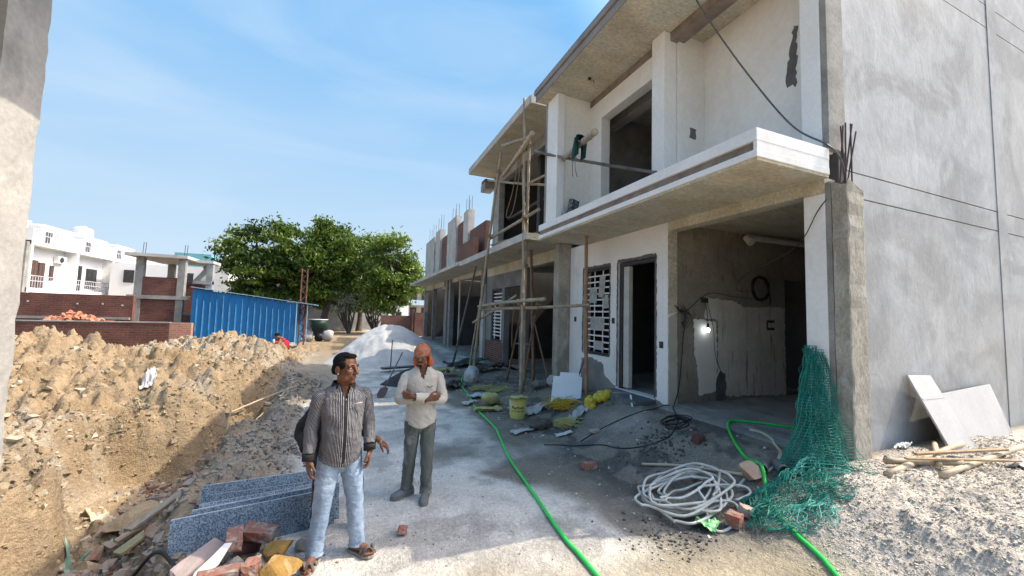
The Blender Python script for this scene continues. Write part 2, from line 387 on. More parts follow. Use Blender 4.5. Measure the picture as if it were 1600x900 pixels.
def brick_mat(name, c1, c2, mortar, bw=0.23, bh=0.075, ms=0.012, bump=0.6, dirt=0.3):
    m, n, l, b = nt(name)
    v0 = wallvec(n, l)
    wob = n.new('ShaderNodeMix'); wob.data_type = 'VECTOR'; wob.inputs[0].default_value = 0.02
    nn = n.new('ShaderNodeTexNoise'); nn.inputs['Scale'].default_value = 3.0; l.new(v0, nn.inputs['Vector'])
    l.new(v0, wob.inputs[4]); l.new(nn.outputs[1], wob.inputs[5]); v = wob.outputs[1]
    t = n.new('ShaderNodeTexBrick'); l.new(v, t.inputs['Vector'])
    t.inputs['Color1'].default_value = (*c1, 1); t.inputs['Color2'].default_value = (*c2, 1); t.inputs['Mortar'].default_value = (*mortar, 1)
    t.inputs['Scale'].default_value = 1.0; t.inputs['Brick Width'].default_value = bw; t.inputs['Row Height'].default_value = bh
    t.inputs['Mortar Size'].default_value = ms; t.inputs['Mortar Smooth'].default_value = 0.2; t.inputs['Bias'].default_value = 0.0
    big = ramp(n, l, noise(n, l, v0, 1.3, 6), 0.3, 0.7, (1 - dirt,) * 3, (1 + dirt * 0.6,) * 3)
    fine = ramp(n, l, noise(n, l, v0, 22, 4), 0.3, 0.7, (0.75,) * 3, (1.2,) * 3)
    col = mixc(n, l, 1.0, mixc(n, l, 1.0, t.outputs[0], big, 'MULTIPLY'), fine, 'MULTIPLY')
    l.new(col, b.inputs['Base Color']); b.inputs['Roughness'].default_value = 0.9; b.inputs['Specular IOR Level'].default_value = 0.2
    hh = math_(n, l, 'ADD', math_(n, l, 'SUBTRACT', 1.0, t.outputs[1]), math_(n, l, 'MULTIPLY', noise(n, l, v0, 30, 3), 0.5))
    bumpn(n, l, b, hh, bump, 0.015)
    MATS[name] = m; return m
# ------------------------------------------------------------------ materials
WHITE = M('white wall primer', (0.80, 0.80, 0.785), (0.74, 0.74, 0.72), 1.3, rough=0.8, bump=0.08, bscale=25, stain=(0.62, 0.61, 0.57), sscale=1.6, st=(0.58, 0.8), sstretch=(1, 1, 0.5), fine=0.06)
WHITE2 = M('white wall primer upper', (0.77, 0.765, 0.735), (0.71, 0.70, 0.665), 0.9, rough=0.85, bump=0.1, bscale=30, stain=(0.62, 0.60, 0.55), sscale=1.1, st=(0.55, 0.85), sstretch=(1.6, 1.6, 0.35), fine=0.06)
BARE = M('bare grey render', (0.27, 0.265, 0.25), (0.19, 0.185, 0.175), 2.2, rough=0.95, bump=0.3, bscale=30, fine=0.12)
DARKBARE = M('dark patch of render', (0.14, 0.135, 0.13), (0.10, 0.10, 0.098), 5, rough=0.95, bump=0.3)
SOFFIT = M('board marked concrete', (0.64, 0.58, 0.44), (0.45, 0.405, 0.30), 1.5, stretch=(0.7, 1.6, 1), rough=0.95, bump=0.5, bscale=14, bdist=0.02, stain=(0.52, 0.52, 0.44), sscale=1.6, st=(0.45, 0.65), fine=0.28)
FASCIA = M('grey fascia render', (0.29, 0.28, 0.27), (0.22, 0.21, 0.205), 2.5, rough=0.9, bump=0.2, fine=0.1)
BROWN = M('brown groove render', (0.27, 0.225, 0.195), (0.18, 0.15, 0.13), 5, rough=0.95, bump=0.3, fine=0.1)
COLCONC = M('raw column concrete', (0.42, 0.395, 0.335), (0.28, 0.258, 0.21), 3.2, stretch=(1, 1, 0.6), rough=0.95, bump=0.6, bscale=16, bdist=0.02, stain=(0.46, 0.44, 0.40), sscale=4.5, st=(0.56, 0.66), sstretch=(1, 1, 0.45), fine=0.25)
CONC = M('grey concrete', (0.34, 0.33, 0.305), (0.22, 0.215, 0.2), 2.0, rough=0.95, bump=0.35, bscale=25, stain=(0.16, 0.155, 0.145), sscale=1.3, st=(0.55, 0.75), fine=0.15)
PALECONC = M('pale concrete', (0.52, 0.5, 0.46), (0.40, 0.385, 0.36), 1.6, rough=0.95, bump=0.25, stain=(0.3, 0.29, 0.27), sscale=1.5, st=(0.56, 0.75), fine=0.1)
DARKIN = M('unlit interior render', (0.085, 0.083, 0.08), (0.06, 0.058, 0.056), 1.5, rough=0.95, bump=0.2)  # colour darkened to stand in for the shade inside the rooms
FLOOR = M('dusty slab floor', (0.34, 0.34, 0.33), (0.20, 0.20, 0.195), 1.8, rough=0.9, bump=0.3, stain=(0.36, 0.37, 0.37), sscale=2.4, st=(0.56, 0.7), sstretch=(2.5, 0.6, 1), fine=0.2)
BRICK = brick_mat('red brick', (0.22, 0.065, 0.042), (0.12, 0.042, 0.035), (0.20, 0.175, 0.15), ms=0.014)
BRICKD = brick_mat('brown brick wall', (0.20, 0.075, 0.055), (0.135, 0.055, 0.045), (0.15, 0.11, 0.09), bw=0.24, bh=0.085)
BRICKL = brick_mat('pale new brick', (0.50, 0.24, 0.16), (0.40, 0.18, 0.12), (0.4, 0.33, 0.26))
BAMBOO = None
def bamboo_mat(name, ca, cb):
    m, n, l, b = nt(name); v = coords(n, l)
    col = ramp(n, l, noise(n, l, v, 3.0, 6), 0.35, 0.65, ca, cb)
    streak = ramp(n, l, noise(n, l, coords(n, l, (30, 30, 3)), 2.5, 4), 0.3, 0.75, (0.72,) * 3, (1.15,) * 3)
    l.new(mixc(n, l, 1.0, col, streak, 'MULTIPLY'), b.inputs['Base Color']); b.inputs['Roughness'].default_value = 0.6
    bumpn(n, l, b, noise(n, l, coords(n, l, (40, 40, 4)), 2, 3), 0.25, 0.006); MATS[name] = m; return m
BAMBOO = bamboo_mat('weathered bamboo', (0.42, 0.35, 0.25), (0.28, 0.225, 0.155))
BAMDARK = bamboo_mat('brown timber pole', (0.24, 0.125, 0.07), (0.15, 0.085, 0.055))
BAMGREY = bamboo_mat('dark grey pole', (0.17, 0.15, 0.13), (0.09, 0.08, 0.075))
BAMPALE = bamboo_mat('pale bamboo', (0.56, 0.46, 0.31), (0.42, 0.33, 0.22))
ROPE = M('jute rope', (0.25, 0.18, 0.11), (0.15, 0.10, 0.06), 30, bump=0.6, bscale=120)
STEEL = M('rusty rebar', (0.11, 0.06, 0.05), (0.07, 0.05, 0.055), 20, rough=0.8, bump=0.4, bscale=200)
BLACKW = M('black cable sheath', (0.02, 0.02, 0.022), (0.012, 0.012, 0.013), 5, rough=0.5, bump=0)
METDARK = M('dark painted steel', (0.045, 0.045, 0.05), (0.03, 0.03, 0.033), 6, rough=0.55, bump=0.1)
METWHITE = M('white painted steel', (0.72, 0.72, 0.70), (0.6, 0.6, 0.58), 8, rough=0.5, bump=0.05)
PVC = M('white pvc', (0.70, 0.69, 0.62), (0.6, 0.59, 0.52), 6, rough=0.4, bump=0.05)
PVCG = M('grey pvc', (0.16, 0.17, 0.175), (0.10, 0.105, 0.11), 6, rough=0.5, bump=0.1)
HOSEG = M('bright green hose', (0.02, 0.62, 0.09), (0.016, 0.5, 0.07), 9, rough=0.32, bump=0.05, spec=0.5)
HOSEW = M('dusty white hose', (0.60, 0.61, 0.57), (0.44, 0.44, 0.40), 8, rough=0.55, bump=0.12)
NETG = M('green net cord', (0.012, 0.22, 0.165), (0.01, 0.16, 0.125), 6, rough=0.6, bump=0)
NETL = M('pale green net cord', (0.22, 0.62, 0.50), (0.10, 0.42, 0.32), 6, rough=0.6, bump=0)
YELLOW = M('yellow plastic', (0.62, 0.50, 0.045), (0.48, 0.38, 0.05), 5, rough=0.5, bump=0.2, fine=0.1)
YELSTRAW = M('yellow plastic straw', (0.58, 0.40, 0.03), (0.42, 0.28, 0.03), 8, rough=0.6, bump=0.2)
YELPALE = M('pale yellow sheet', (0.50, 0.48, 0.19), (0.36, 0.34, 0.15), 6, rough=0.6, bump=0.3, fine=0.1)
SACKW = M('dusty white sack', (0.52, 0.52, 0.50), (0.36, 0.36, 0.35), 7, rough=0.8, bump=0.4, fine=0.12)
BLUE = M('blue painted sheet metal', (0.010, 0.165, 0.42), (0.008, 0.125, 0.33), 0.9, stretch=(1, 1, 0.4), rough=0.5, bump=0.05, stain=(0.03, 0.24, 0.5), sscale=0.7, st=(0.55, 0.8), fine=0.06)
BLUEL = M('pale blue metal edge', (0.35, 0.55, 0.72), (0.25, 0.45, 0.64), 3, rough=0.5, bump=0)
SOILD = M('dark wet soil', (0.050, 0.050, 0.052), (0.03, 0.03, 0.032), 7, rough=0.95, bump=0.8, bscale=30, bdist=0.03)
SANDP = M('pale grey sand', (0.50, 0.50, 0.49), (0.40, 0.40, 0.39), 2.4, rough=0.95, bump=0.5, bscale=18, bdist=0.03, fine=0.14)
WHITEB = M('pale board face', (0.50, 0.50, 0.49), (0.43, 0.43, 0.42), 2.0, rough=0.7, bump=0.08, stain=(0.36, 0.355, 0.34), sscale=2.5, st=(0.56, 0.72), fine=0.06)
GREYB = M('grey cement board', (0.50, 0.50, 0.49), (0.40, 0.40, 0.39), 1.8, rough=0.8, bump=0.1, stain=(0.62, 0.62, 0.6), sscale=2.5, st=(0.55, 0.7), fine=0.08)
def granite_mat():
    m, n, l, b = nt('speckled blue granite'); v = coords(n, l)
    a = ramp(n, l, noise(n, l, coords(n, l, (1, 1, 1)), 75, 5, 0.3), 0.42, 0.60, (0.035, 0.075, 0.125), (0.24, 0.34, 0.44))
    a = mixc(n, l, ramp(n, l, noise(n, l, v, 160, 3), 0.56, 0.64), a, (0.45, 0.52, 0.57))
    a = mixc(n, l, 1.0, a, ramp(n, l, noise(n, l, v, 3, 4), 0.3, 0.7, (0.75,) * 3, (1.15,) * 3), 'MULTIPLY')
    l.new(a, b.inputs['Base Color']); b.inputs['Roughness'].default_value = 0.45; MATS['granite'] = m; return m
GRANITE = granite_mat()
GRANEDGE = M('sawn granite edge', (0.44, 0.49, 0.53), (0.33, 0.38, 0.42), 12, rough=0.8, bump=0.2, bscale=80, fine=0.15)
BRICKS = M('loose burnt brick', (0.30, 0.125, 0.085), (0.22, 0.115, 0.09), 9, rough=0.95, bump=0.6, bscale=40, bdist=0.015, stain=(0.33, 0.29, 0.26), sscale=9, st=(0.46, 0.6), fine=0.15)
BRICKO = M('fresh broken brick', (0.33, 0.16, 0.115), (0.26, 0.125, 0.095), 12, rough=0.95, bump=0.5, bscale=60, fine=0.2, stain=(0.36, 0.30, 0.26), sscale=14, st=(0.5, 0.62))
STONE = M('dusty grey stone', (0.33, 0.30, 0.265), (0.23, 0.205, 0.18), 6, rough=0.95, bump=0.6, bscale=25, bdist=0.02, fine=0.15)
OCHRE = M('ochre clay lump', (0.36, 0.22, 0.06), (0.26, 0.15, 0.045), 6, rough=0.95, bump=0.6, bscale=25, bdist=0.02, stain=(0.45, 0.36, 0.2), sscale=6, st=(0.5, 0.62), fine=0.15)
DIRT = M('tan earth clod', (0.39, 0.305, 0.195), (0.29, 0.22, 0.135), 4, rough=0.98, bump=0.7, bscale=22, bdist=0.02, fine=0.2)
PEBBLE = M('pale pebbles', (0.58, 0.54, 0.47), (0.46, 0.425, 0.37), 11, rough=0.9, bump=0.3, fine=0.2)
PEBDARK = M('dark grit', (0.10, 0.098, 0.095), (0.06, 0.06, 0.06), 9, rough=0.9, bump=0.3)
PEBWHITE = M('white chips', (0.62, 0.62, 0.6), (0.5, 0.5, 0.48), 9, rough=0.8, bump=0.2)
TIMBER = M('sawn timber', (0.42, 0.31, 0.2), (0.3, 0.21, 0.13), 6, stretch=(1, 6, 1), rough=0.85, bump=0.3)
BARK = M('grey brown bark', (0.12, 0.10, 0.085), (0.07, 0.06, 0.05), 5, rough=0.95, bump=0.6, bscale=20)
BARKPALE = M('pale bark', (0.42, 0.37, 0.29), (0.3, 0.26, 0.2), 5, rough=0.95, bump=0.4)
GLASS = M('dark window glass', (0.03, 0.035, 0.04), (0.02, 0.024, 0.028), 2, rough=0.12, bump=0, spec=0.6)
WHITEFAR = M('white painted house', (0.80, 0.80, 0.79), (0.74, 0.74, 0.73), 0.6, rough=0.8, bump=0.05)
GREYWALL = M('dirty white compound wall', (0.50, 0.50, 0.49), (0.40, 0.40, 0.39), 0.7, rough=0.9, bump=0.1, stain=(0.30, 0.295, 0.29), sscale=0.7, st=(0.52, 0.75), fine=0.08)
CREAM = M('cream skirting paint', (0.55, 0.47, 0.30), (0.45, 0.38, 0.24), 0.8, rough=0.9, bump=0.05)
RUSTRED = M('rust red paint', (0.17, 0.065, 0.05), (0.10, 0.045, 0.04), 4, rough=0.7, bump=0.1)
def sidewall_mat():
    m, n, l, b = nt('trowelled grey render')
    v = coords(n, l)
    base = ramp(n, l, noise(n, l, v, 0.55, 6, 0.6), 0.35, 0.66, (0.43, 0.445, 0.455), (0.31, 0.322, 0.33))
    vert = noise(n, l, coords(n, l, (1.5, 1, 0.8)), 1.5, 8, 1.4)
    base = mixc(n, l, 1.0, base, ramp(n, l, vert, 0.33, 0.68, (0.86,) * 3, (1.10,) * 3), 'MULTIPLY')
    damp = math_(n, l, 'MULTIPLY', ramp(n, l, noise(n, l, coords(n, l, (1, 1, 1.2)), 0.7, 8, 0.7), 0.49, 0.60), 0.6)
    base = mixc(n, l, damp, base, (0.21, 0.217, 0.22))
    warm = math_(n, l, 'MULTIPLY', ramp(n, l, noise(n, l, v, 0.33, 3), 0.5, 0.7), 0.3)
    base = mixc(n, l, warm, base, (0.44, 0.42, 0.37))
    fine = ramp(n, l, noise(n, l, coords(n, l, (1.3, 2, 0.9)), 11, 6, 1.0), 0.3, 0.7, (0.92,) * 3, (1.06,) * 3)
    base = mixc(n, l, 1.0, base, fine, 'MULTIPLY')
    l.new(base, b.inputs['Base Color']); b.inputs['Roughness'].default_value = 0.85
    hgt = math_(n, l, 'ADD', vert, math_(n, l, 'MULTIPLY', noise(n, l, coords(n, l, (1.4, 2, 0.9)), 7, 5, 1.2), 0.6))
    bumpn(n, l, b, hgt, 0.22, 0.03); MATS['side'] = m; return m
SIDEWALL = sidewall_mat()
def ground_mat():
    m, n, l, b = nt('site soil')
    a = n.new('ShaderNodeVertexColor'); a.layer_name = 'soil'
    v = coords(n, l)
    f1 = ramp(n, l, noise(n, l, v, 3.2, 9, 0.3), 0.28, 0.72, (0.80,) * 3, (1.16,) * 3)
    f2 = ramp(n, l, noise(n, l, v, 26, 6), 0.3, 0.72, (0.80,) * 3, (1.14,) * 3)
    f3 = ramp(n, l, noise(n, l, v, 95, 3), 0.34, 0.6, (0.80,) * 3, (1.08,) * 3)
    c = mixc(n, l, 1.0, mixc(n, l, 1.0, mixc(n, l, 1.0, a.outputs[0], f1, 'MULTIPLY'), f2, 'MULTIPLY'), f3, 'MULTIPLY')
    l.new(c, b.inputs['Base Color']); b.inputs['Roughness'].default_value = 0.97; b.inputs['Specular IOR Level'].default_value = 0.15
    hh = math_(n, l, 'ADD', noise(n, l, v, 14, 8, 0.2), math_(n, l, 'MULTIPLY', noise(n, l, v, 60, 5), 0.45))
    bumpn(n, l, b, hh, 0.8, 0.045); return m
GROUND = ground_mat()

# ------------------------------------------------------------------ ground sheet
def build_ground():
    def axis(segs):
        out = []
        for a, b, s in segs: out += list(np.arange(a, b - 1e-6, s))
        out.append(segs[-1][1]); return np.array(out)
    xs = axis([(-400, -100, 60), (-100, -30, 7), (-30, -12, 0.6), (-12, -6.5, 0.08), (-6.5, -0.6, 0.035), (-0.6, 1.5, 0.07), (1.5, 3.3, 0.055), (3.3, 7.6, 0.035), (7.6, 12, 0.3), (12, 40, 3), (40, 100, 15), (100, 400, 60)])
    ys = axis([(-60, -4, 8), (-4, 0.6, 0.4), (0.6, 11, 0.035), (11, 18, 0.07), (18, 30, 0.3), (30, 60, 1.5), (60, 150, 15), (150, 900, 150)])
    X, Y = np.meshgrid(xs, ys, indexing='ij')
    Z = height(X, Y)
    nx, ny = X.shape
    V = np.stack([X, Y, Z], -1).reshape(-1, 3)
    i, j = np.meshgrid(np.arange(nx - 1), np.arange(ny - 1), indexing='ij'); a = (i * ny + j).ravel()
    F = np.stack([a, a + ny, a + ny + 1, a + 1], -1)
    me = bpy.data.meshes.new('ground'); me.vertices.add(len(V)); me.vertices.foreach_set('co', V.ravel())
    me.loops.add(F.size); me.loops.foreach_set('vertex_index', F.ravel().astype(np.int32))
    me.polygons.add(len(F)); me.polygons.foreach_set('loop_start', (np.arange(len(F)) * 4).astype(np.int32)); me.polygons.foreach_set('loop_total', np.full(len(F), 4, np.int32))
    me.update(calc_edges=True); me.validate()
    # soil types (own colour of each soil)
    def mix(c, d, t): return c * (1 - t[..., None]) + np.array(d) * t[..., None]
    n1 = fbm(X * 0.9, Y * 0.9, 101, 4) - 0.5; n2 = fbm(X * 2.6, Y * 2.6, 103, 4) - 0.5
    n3 = fbm(X * 0.45, Y * 0.45, 105, 3) - 0.5; n4 = fbm(X * 6, Y * 6, 107, 3) - 0.5
    c = np.zeros(X.shape + (3,)) + np.array((0.63, 0.605, 0.55))                     # cement dusted road
    c = mix(c, (0.45, 0.435, 0.40), sm(-0.02, 0.12, n2 + 0.4 * n1))
    mudx = 1.75 + 0.55 * n1 * 2 + np.interp(Y, [2, 4.4, 4.9, 5.4, 7, 12], [0.7, 0.5, -0.1, 0.2, 0.25, 0.7]) + 0.3 * n2
    c = mix(c, (0.235, 0.215, 0.18), sm(mudx, mudx + 0.3, X) * (1 - sm(13, 16, Y)))    # dark trodden mud along the houses
    c = mix(c, (0.085, 0.084, 0.08), sm(0.03, 0.13, n2 + 0.5 * n4) * sm(2.6, 3.2, X) * (1 - sm(11, 13, Y)) * (1 - 0.8 * sm(4.9, 5.2, X)) * 0.8)
    c = mix(c, (0.34, 0.315, 0.285), np.exp(-((X - 4.25) / 0.5) ** 2 - ((Y - 5.35) / 0.55) ** 2) * (0.6 + n1) * 1.3)   # pale ramp before the door
    c = mix(c, (0.36, 0.35, 0.33), np.exp(-((X - 2.75) / 0.35) ** 2 - ((Y - 5.5) / 0.22) ** 2) * 0.8)
    t = np.clip(np.exp(-((X - 1.55) / 0.5) ** 2 - ((Y - 5.75 - 0.1 * (X - 1.5)) / 0.28) ** 2) * 1.5 + n2 * 0.8, 0, 1) * sm(0.6, 1.1, X)
    c = mix(c, (0.20, 0.19, 0.165), t * 0.8)                                          # damp patch across the road
    yb = 3.1 + 0.35 * n1 * 2 - 0.1 * X
    c = mix(c, (0.38, 0.33, 0.235), sm(yb + 0.25, yb - 0.4, Y) * (1 - sm(3.6, 4.2, X)) * sm(-1.4, -0.4, X))   # sandy foreground
    c = mix(c, (0.56, 0.51, 0.435), sm(3.45, 3.9, X + 0.5 * n1) * sm(2.85, 2.45, Y + 0.2 * n2))                 # gravel heap
    c = mix(c, (0.46, 0.425, 0.375), sm(3.45, 3.9, X) * sm(2.85, 2.45, Y) * sm(0.0, 0.1, n2) * 0.7)
    xr = right_edge(Y)
    e = xr + np.interp(Y, [2, 5, 9, 12, 15, 20], [0.35, 0.8, 0.75, 1.2, 1.2, 2.2])
    c = mix(c, (0.30, 0.265, 0.21), sm(e + 0.35, e - 0.05, X + 0.5 * n1) * (1 - 0.5 * sm(25, 40, Y)))            # brown shoulder
    tan = sm(xr + 0.05, xr - 0.3, X + 0.15 * n2) + sm(16, 21, Y + 3 * n3) * sm(2.4, 0.3, X + n1)
    tan = np.clip(tan, 0, 1)
    earth = np.zeros_like(c) + np.array((0.345, 0.262, 0.165))
    earth = mix(earth, (0.39, 0.335, 0.255), np.clip(sm(0.02, 0.16, n3 + 0.5 * n2) * 1.0, 0, 1))
    earth = mix(earth, (0.29, 0.205, 0.115), sm(0.02, 0.14, n2) * 0.7)
    c = mix(c, (0, 0, 0), tan) + earth * tan[..., None]
    wet = np.exp(-((X - xr + 0.1) / 0.28) ** 2) * sm(2.0, 3, Y) * (1 - sm(9.5, 11, Y))
    c = mix(c, (0.20, 0.135, 0.065), wet * 0.75)                                     # damp cut face of the trench
    deb = np.exp(-((X + 1.95) / 0.42) ** 2) * sm(2.5, 3.5, Y) * (1 - sm(6.5, 7.6, Y))
    c = mix(c, (0.24, 0.20, 0.155), deb * (0.55 + n2))
    c = mix(c, (0.42, 0.30, 0.17), np.clip(1.5 * np.exp(-((X + 2.55) / 0.6) ** 2 - ((Y - 7.1) / 0.6) ** 2), 0, 1) * 0.9)
    c = np.clip(c, 0.02, 0.8)
    far = sm(45, 70, np.hypot(X, Y)); c = mix(c, (0.30, 0.28, 0.22), far)
    at = me.color_attributes.new('soil', 'FLOAT_COLOR', 'POINT')
    at.data.foreach_set('color', np.concatenate([c.reshape(-1, 3), np.ones((nx * ny, 1))], 1).astype(np.float32).ravel())
    me.polygons.foreach_set('use_smooth', np.ones(len(F), bool))
    me.materials.append(GROUND)
    o = bpy.data.objects.new('ground', me); COL.objects.link(o); tag(o, 'rough earth and dusty road of the building site', 'ground', None, 'structure')
build_ground()
# ------------------------------------------------------------------ the near white house
def rough_patch(name, mat, parent, axis, w, poly, t=0.006, seed=0, step=0.05, amp=0.02):
    """ragged sheet of bare render on a wall: poly in (u,z), axis 'x' faces -X at w, 'y' faces -Y at w"""
    pts = []
    for i, (u, v) in enumerate(poly):
        u2, v2 = poly[(i + 1) % len(poly)]; L = math.hypot(u2 - u, v2 - v); k = max(1, int(L / step))
        for j in range(k):
            t_ = j / k; pts.append((u + (u2 - u) * t_, v + (v2 - v) * t_))
    rnd = random.Random(seed); pts = [(u + rnd.uniform(-amp, amp), v + rnd.uniform(-amp, amp)) for u, v in pts]
    mb = MB()
    if axis == 'x': mb.prism(pts, (w, 0, 0), (0, 1, 0), (0, 0, 1), (-1, 0, 0), t)
    else: mb.prism(pts, (0, w, 0), (1, 0, 0), (0, 0, 1), (0, -1, 0), t)
    return mb.build(name, mat, parent)

h1 = thing('concrete_house', 'near two storey house with white front, deep balcony and blank grey side wall', 'house', (5.2, 5.8, 0.3), 'unfinished row houses')
mb = cellwall(MB(), 'x', 5.2, 5.42, 5.38, 8.76, 0.2, 3.82, [(5.68, 6.80, 0.58, 3.23), (7.08, 8.14, 1.18, 3.20)])
front = mb.build('front_wall', WHITE, h1)
# ragged render edges around the cut openings
def ragged(y0, y1, z0, z1, sd):
    for k, p in enumerate(([(y0 - .03, z0), (y0 + .012, z0), (y0 + .012, z1), (y0 - .03, z1)], [(y1 - .012, z0), (y1 + .03, z0), (y1 + .03, z1), (y1 - .012, z1)], [(y0 - .02, z1 - .012), (y1 + .02, z1 - .012), (y1 + .02, z1 + .045), (y0 - .02, z1 + .045)])):
        rough_patch('chipped_edge', DARKBARE, front, 'x', 5.2, p, 0.004, sd + k, 0.06, 0.011)
ragged(5.68, 6.80, 0.62, 3.23, 60); ragged(7.08, 8.14, 1.2, 3.20, 70)
rough_patch('bare_patch', BARE, front, 'x', 5.2, [(8.2, 0.3), (6.9, 0.3), (6.85, 0.62), (7.25, 0.78), (7.27, 1.02), (7.9, 1.12), (8.18, 1.05)], seed=2)
rough_patch('bare_patch', BARE, front, 'x', 5.2, [(5.42, 0.3), (5.68, 0.3), (5.69, 0.6), (5.42, 0.52)], seed=4, amp=0.012)
# window: dark frame, white horizontal bars, stuck paper
mb = MB()
for a, b, c, d in ((7.08, 7.14, 1.18, 3.20), (8.08, 8.14, 1.18, 3.20), (7.14, 8.08, 1.18, 1.25), (7.14, 8.08, 3.12, 3.20)): mb.box(5.235, 5.30, a, b, c, d)
win = mb.build('window', METDARK, h1, bevel=0.004)
mb = MB()
for i in range(13):
    z = 1.33 + i * 0.138; mb.box(5.262, 5.274, 7.14, 8.08, z, z + 0.034)
for y in (7.42, 7.75): mb.box(5.275, 5.283, y, y + 0.03, 1.25, 3.12)
mb.build('window_bar', METWHITE, win)
mb = MB()
for (y, z, w, h_, r) in ((7.45, 2.75, 0.22, 0.5, 0.1), (7.62, 1.9, 0.55, 0.28, 0.02), (7.3, 2.4, 0.2, 0.3, -0.1), (7.8, 2.55, 0.3, 0.35, 0.05), (7.55, 1.4, 0.35, 0.2, 0.0)):
    mb.obox((5.256, y, z), (0.004, w, h_), (r, 0, 0))
mb.build('stuck_paper', M('grey wrapping film', (0.42, 0.42, 0.40), (0.28, 0.28, 0.27), 9, rough=0.6, bump=0.3), win)
# doorway frame
mb = MB()
mb.box(5.24, 5.34, 6.70, 6.79, 0.58, 3.20); mb.box(5.24, 5.34, 5.70, 5.76, 0.58, 3.20); mb.box(5.24, 5.34, 5.76, 6.70, 3.13, 3.20)
dfr = mb.build('door_frame', METDARK, h1, bevel=0.004)
mb = MB(); mb.box(5.27, 5.36, 6.52, 6.69, 0.62, 3.12)
mb.build('door_leaf_edge', M('grey white door board', (0.5, 0.5, 0.47), (0.42, 0.42, 0.39), 5, bump=0.05), dfr)
for y, z in ((8.48, 1.98), (6.94, 1.98), (5.53, 1.58)):
    mb = MB(); mb.box(5.188, 5.206, y - 0.045, y + 0.045, z - 0.06, z + 0.06); mb.box(5.183, 5.188, y - 0.03, y + 0.03, z - 0.045, z + 0.045)
    mb.build('switch_box', METDARK, h1)
mb = MB(); mb.box(4.72, 5.42, 5.66, 6.86, 0.15, 0.57)
mb.build('door_step', M('dark grey step stone', (0.12, 0.14, 0.155), (0.075, 0.09, 0.105), 3, stretch=(1, 3, 3), rough=0.7, bump=0.2, stain=(0.25, 0.26, 0.26), sscale=3, st=(0.5, 0.7)), h1, bevel=0.01)
# garage pillars and beam
mb = MB(); mb.box(5.2, 5.42, 2.85, 3.09, 0.2, 3.62); pil = mb.build('pillar', WHITE, h1, bevel=0.008)
mb = MB(); mb.box(5.2, 5.42, 2.85, 3.09, 3.62, 3.815); mb.box(5.2, 5.44, 3.09, 5.38, 3.64, 3.815); mb.build('beam', SOFFIT, h1, bevel=0.006)
rough_patch('bare_patch', SOFFIT, front, 'y', 5.38, [(5.205, 2.12), (5.415, 2.2), (5.415, 3.63), (5.205, 3.63)], seed=8, amp=0.01)
rough_patch('putty_patch', M('yellowish putty', (0.52, 0.50, 0.42), (0.44, 0.42, 0.35), 3, bump=0.1), front, 'y', 5.38, [(5.215, 0.5), (5.41, 0.5), (5.41, 2.16), (5.215, 2.08)], seed=9, amp=0.008)
# rooms
mb = cellwall(MB(), 'y', 5.43, 5.60, 5.425, 9.2, 0.2, 3.81, [(8.45, 9.2, 0.5, 2.95)])
part = mb.build('partition_wall', M('brown grey render', (0.33, 0.305, 0.25), (0.23, 0.21, 0.17), 1.4, rough=0.95, bump=0.3, stain=(0.24, 0.15, 0.11), sscale=5, st=(0.58, 0.68), sstretch=(2.5, 1, 0.5), fine=0.15), h1)
PUTTY = M('patchy putty coat', (0.70, 0.68, 0.60), (0.58, 0.56, 0.49), 1.8, rough=0.9, bump=0.2, stain=(0.38, 0.32, 0.25), sscale=4, st=(0.57, 0.68), sstretch=(3.0, 1, 0.45), fine=0.1)
rough_patch('putty_patch', PUTTY, part, 'y', 5.43, [(6.45, 0.62), (8.42, 0.55), (8.42, 2.35), (7.2, 2.32), (7.0, 2.42), (6.2, 2.48), (6.15, 2.1), (6.5, 2.05)], seed=11)
rough_patch('putty_patch', M('white putty coat', (0.78, 0.76, 0.70), (0.70, 0.68, 0.62), 2, bump=0.1), part, 'y', 5.423, [(5.98, 0.66), (6.42, 0.7), (6.45, 0.9), (6.44, 2.02), (5.86, 2.06), (5.88, 1.4), (5.95, 1.2)], seed=12)
rough_patch('bare_patch', DARKBARE, part, 'y', 5.418, [(6.42, 0.5), (6.68, 0.5), (6.66, 1.05), (6.5, 1.08), (6.42, 0.9)], seed=13)
mb = MB(); mb.obox((7.95, 5.405, 1.98), (0.2, 0.03, 0.2)); box_ = mb.build('switch_box', METDARK, h1)
mb = MB(); mb.obox((7.9, 5.386, 1.98), (0.07, 0.008, 0.1)); mb.obox((8.0, 5.386, 1.98), (0.07, 0.008, 0.1)); mb.build('socket_plate', PVC, box_)
mb = MB(); mb.obox((6.12, 5.405, 2.42), (0.14, 0.05, 0.09)); mb.build('junction_box', METDARK, h1)
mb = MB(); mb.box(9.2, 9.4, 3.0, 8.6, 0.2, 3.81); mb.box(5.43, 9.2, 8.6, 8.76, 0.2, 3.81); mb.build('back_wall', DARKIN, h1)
mb = MB(); mb.box(5.02, 9.2, 3.0, 5.43, 0.2, 0.54); mb.box(5.43, 9.2, 5.6, 8.6, 0.2, 0.58); mb.build('floor_slab', FLOOR, h1)
mb = MB(); mb.box(5.44, 9.4, 3.0, 8.76, 3.81, 4.12); mb.build('upper_floor', SOFFIT, h1)
mb = MB(); mb.tube([(7.0, 5.12, 3.58), (7.0, 5.2, 3.66), (7.08, 5.24, 3.69), (7.3, 5.25, 3.69)], [0.062] * 4, 12); mb.tube([(7.26, 5.25, 3.69), (9.1, 5.25, 3.71)], 0.056, 12); mb.tube([(6.995, 5.09, 3.545), (7.0, 5.14, 3.60)], 0.07, 12)
mb.smooth = True; mb.build('drain_pipe', PVC, h1)
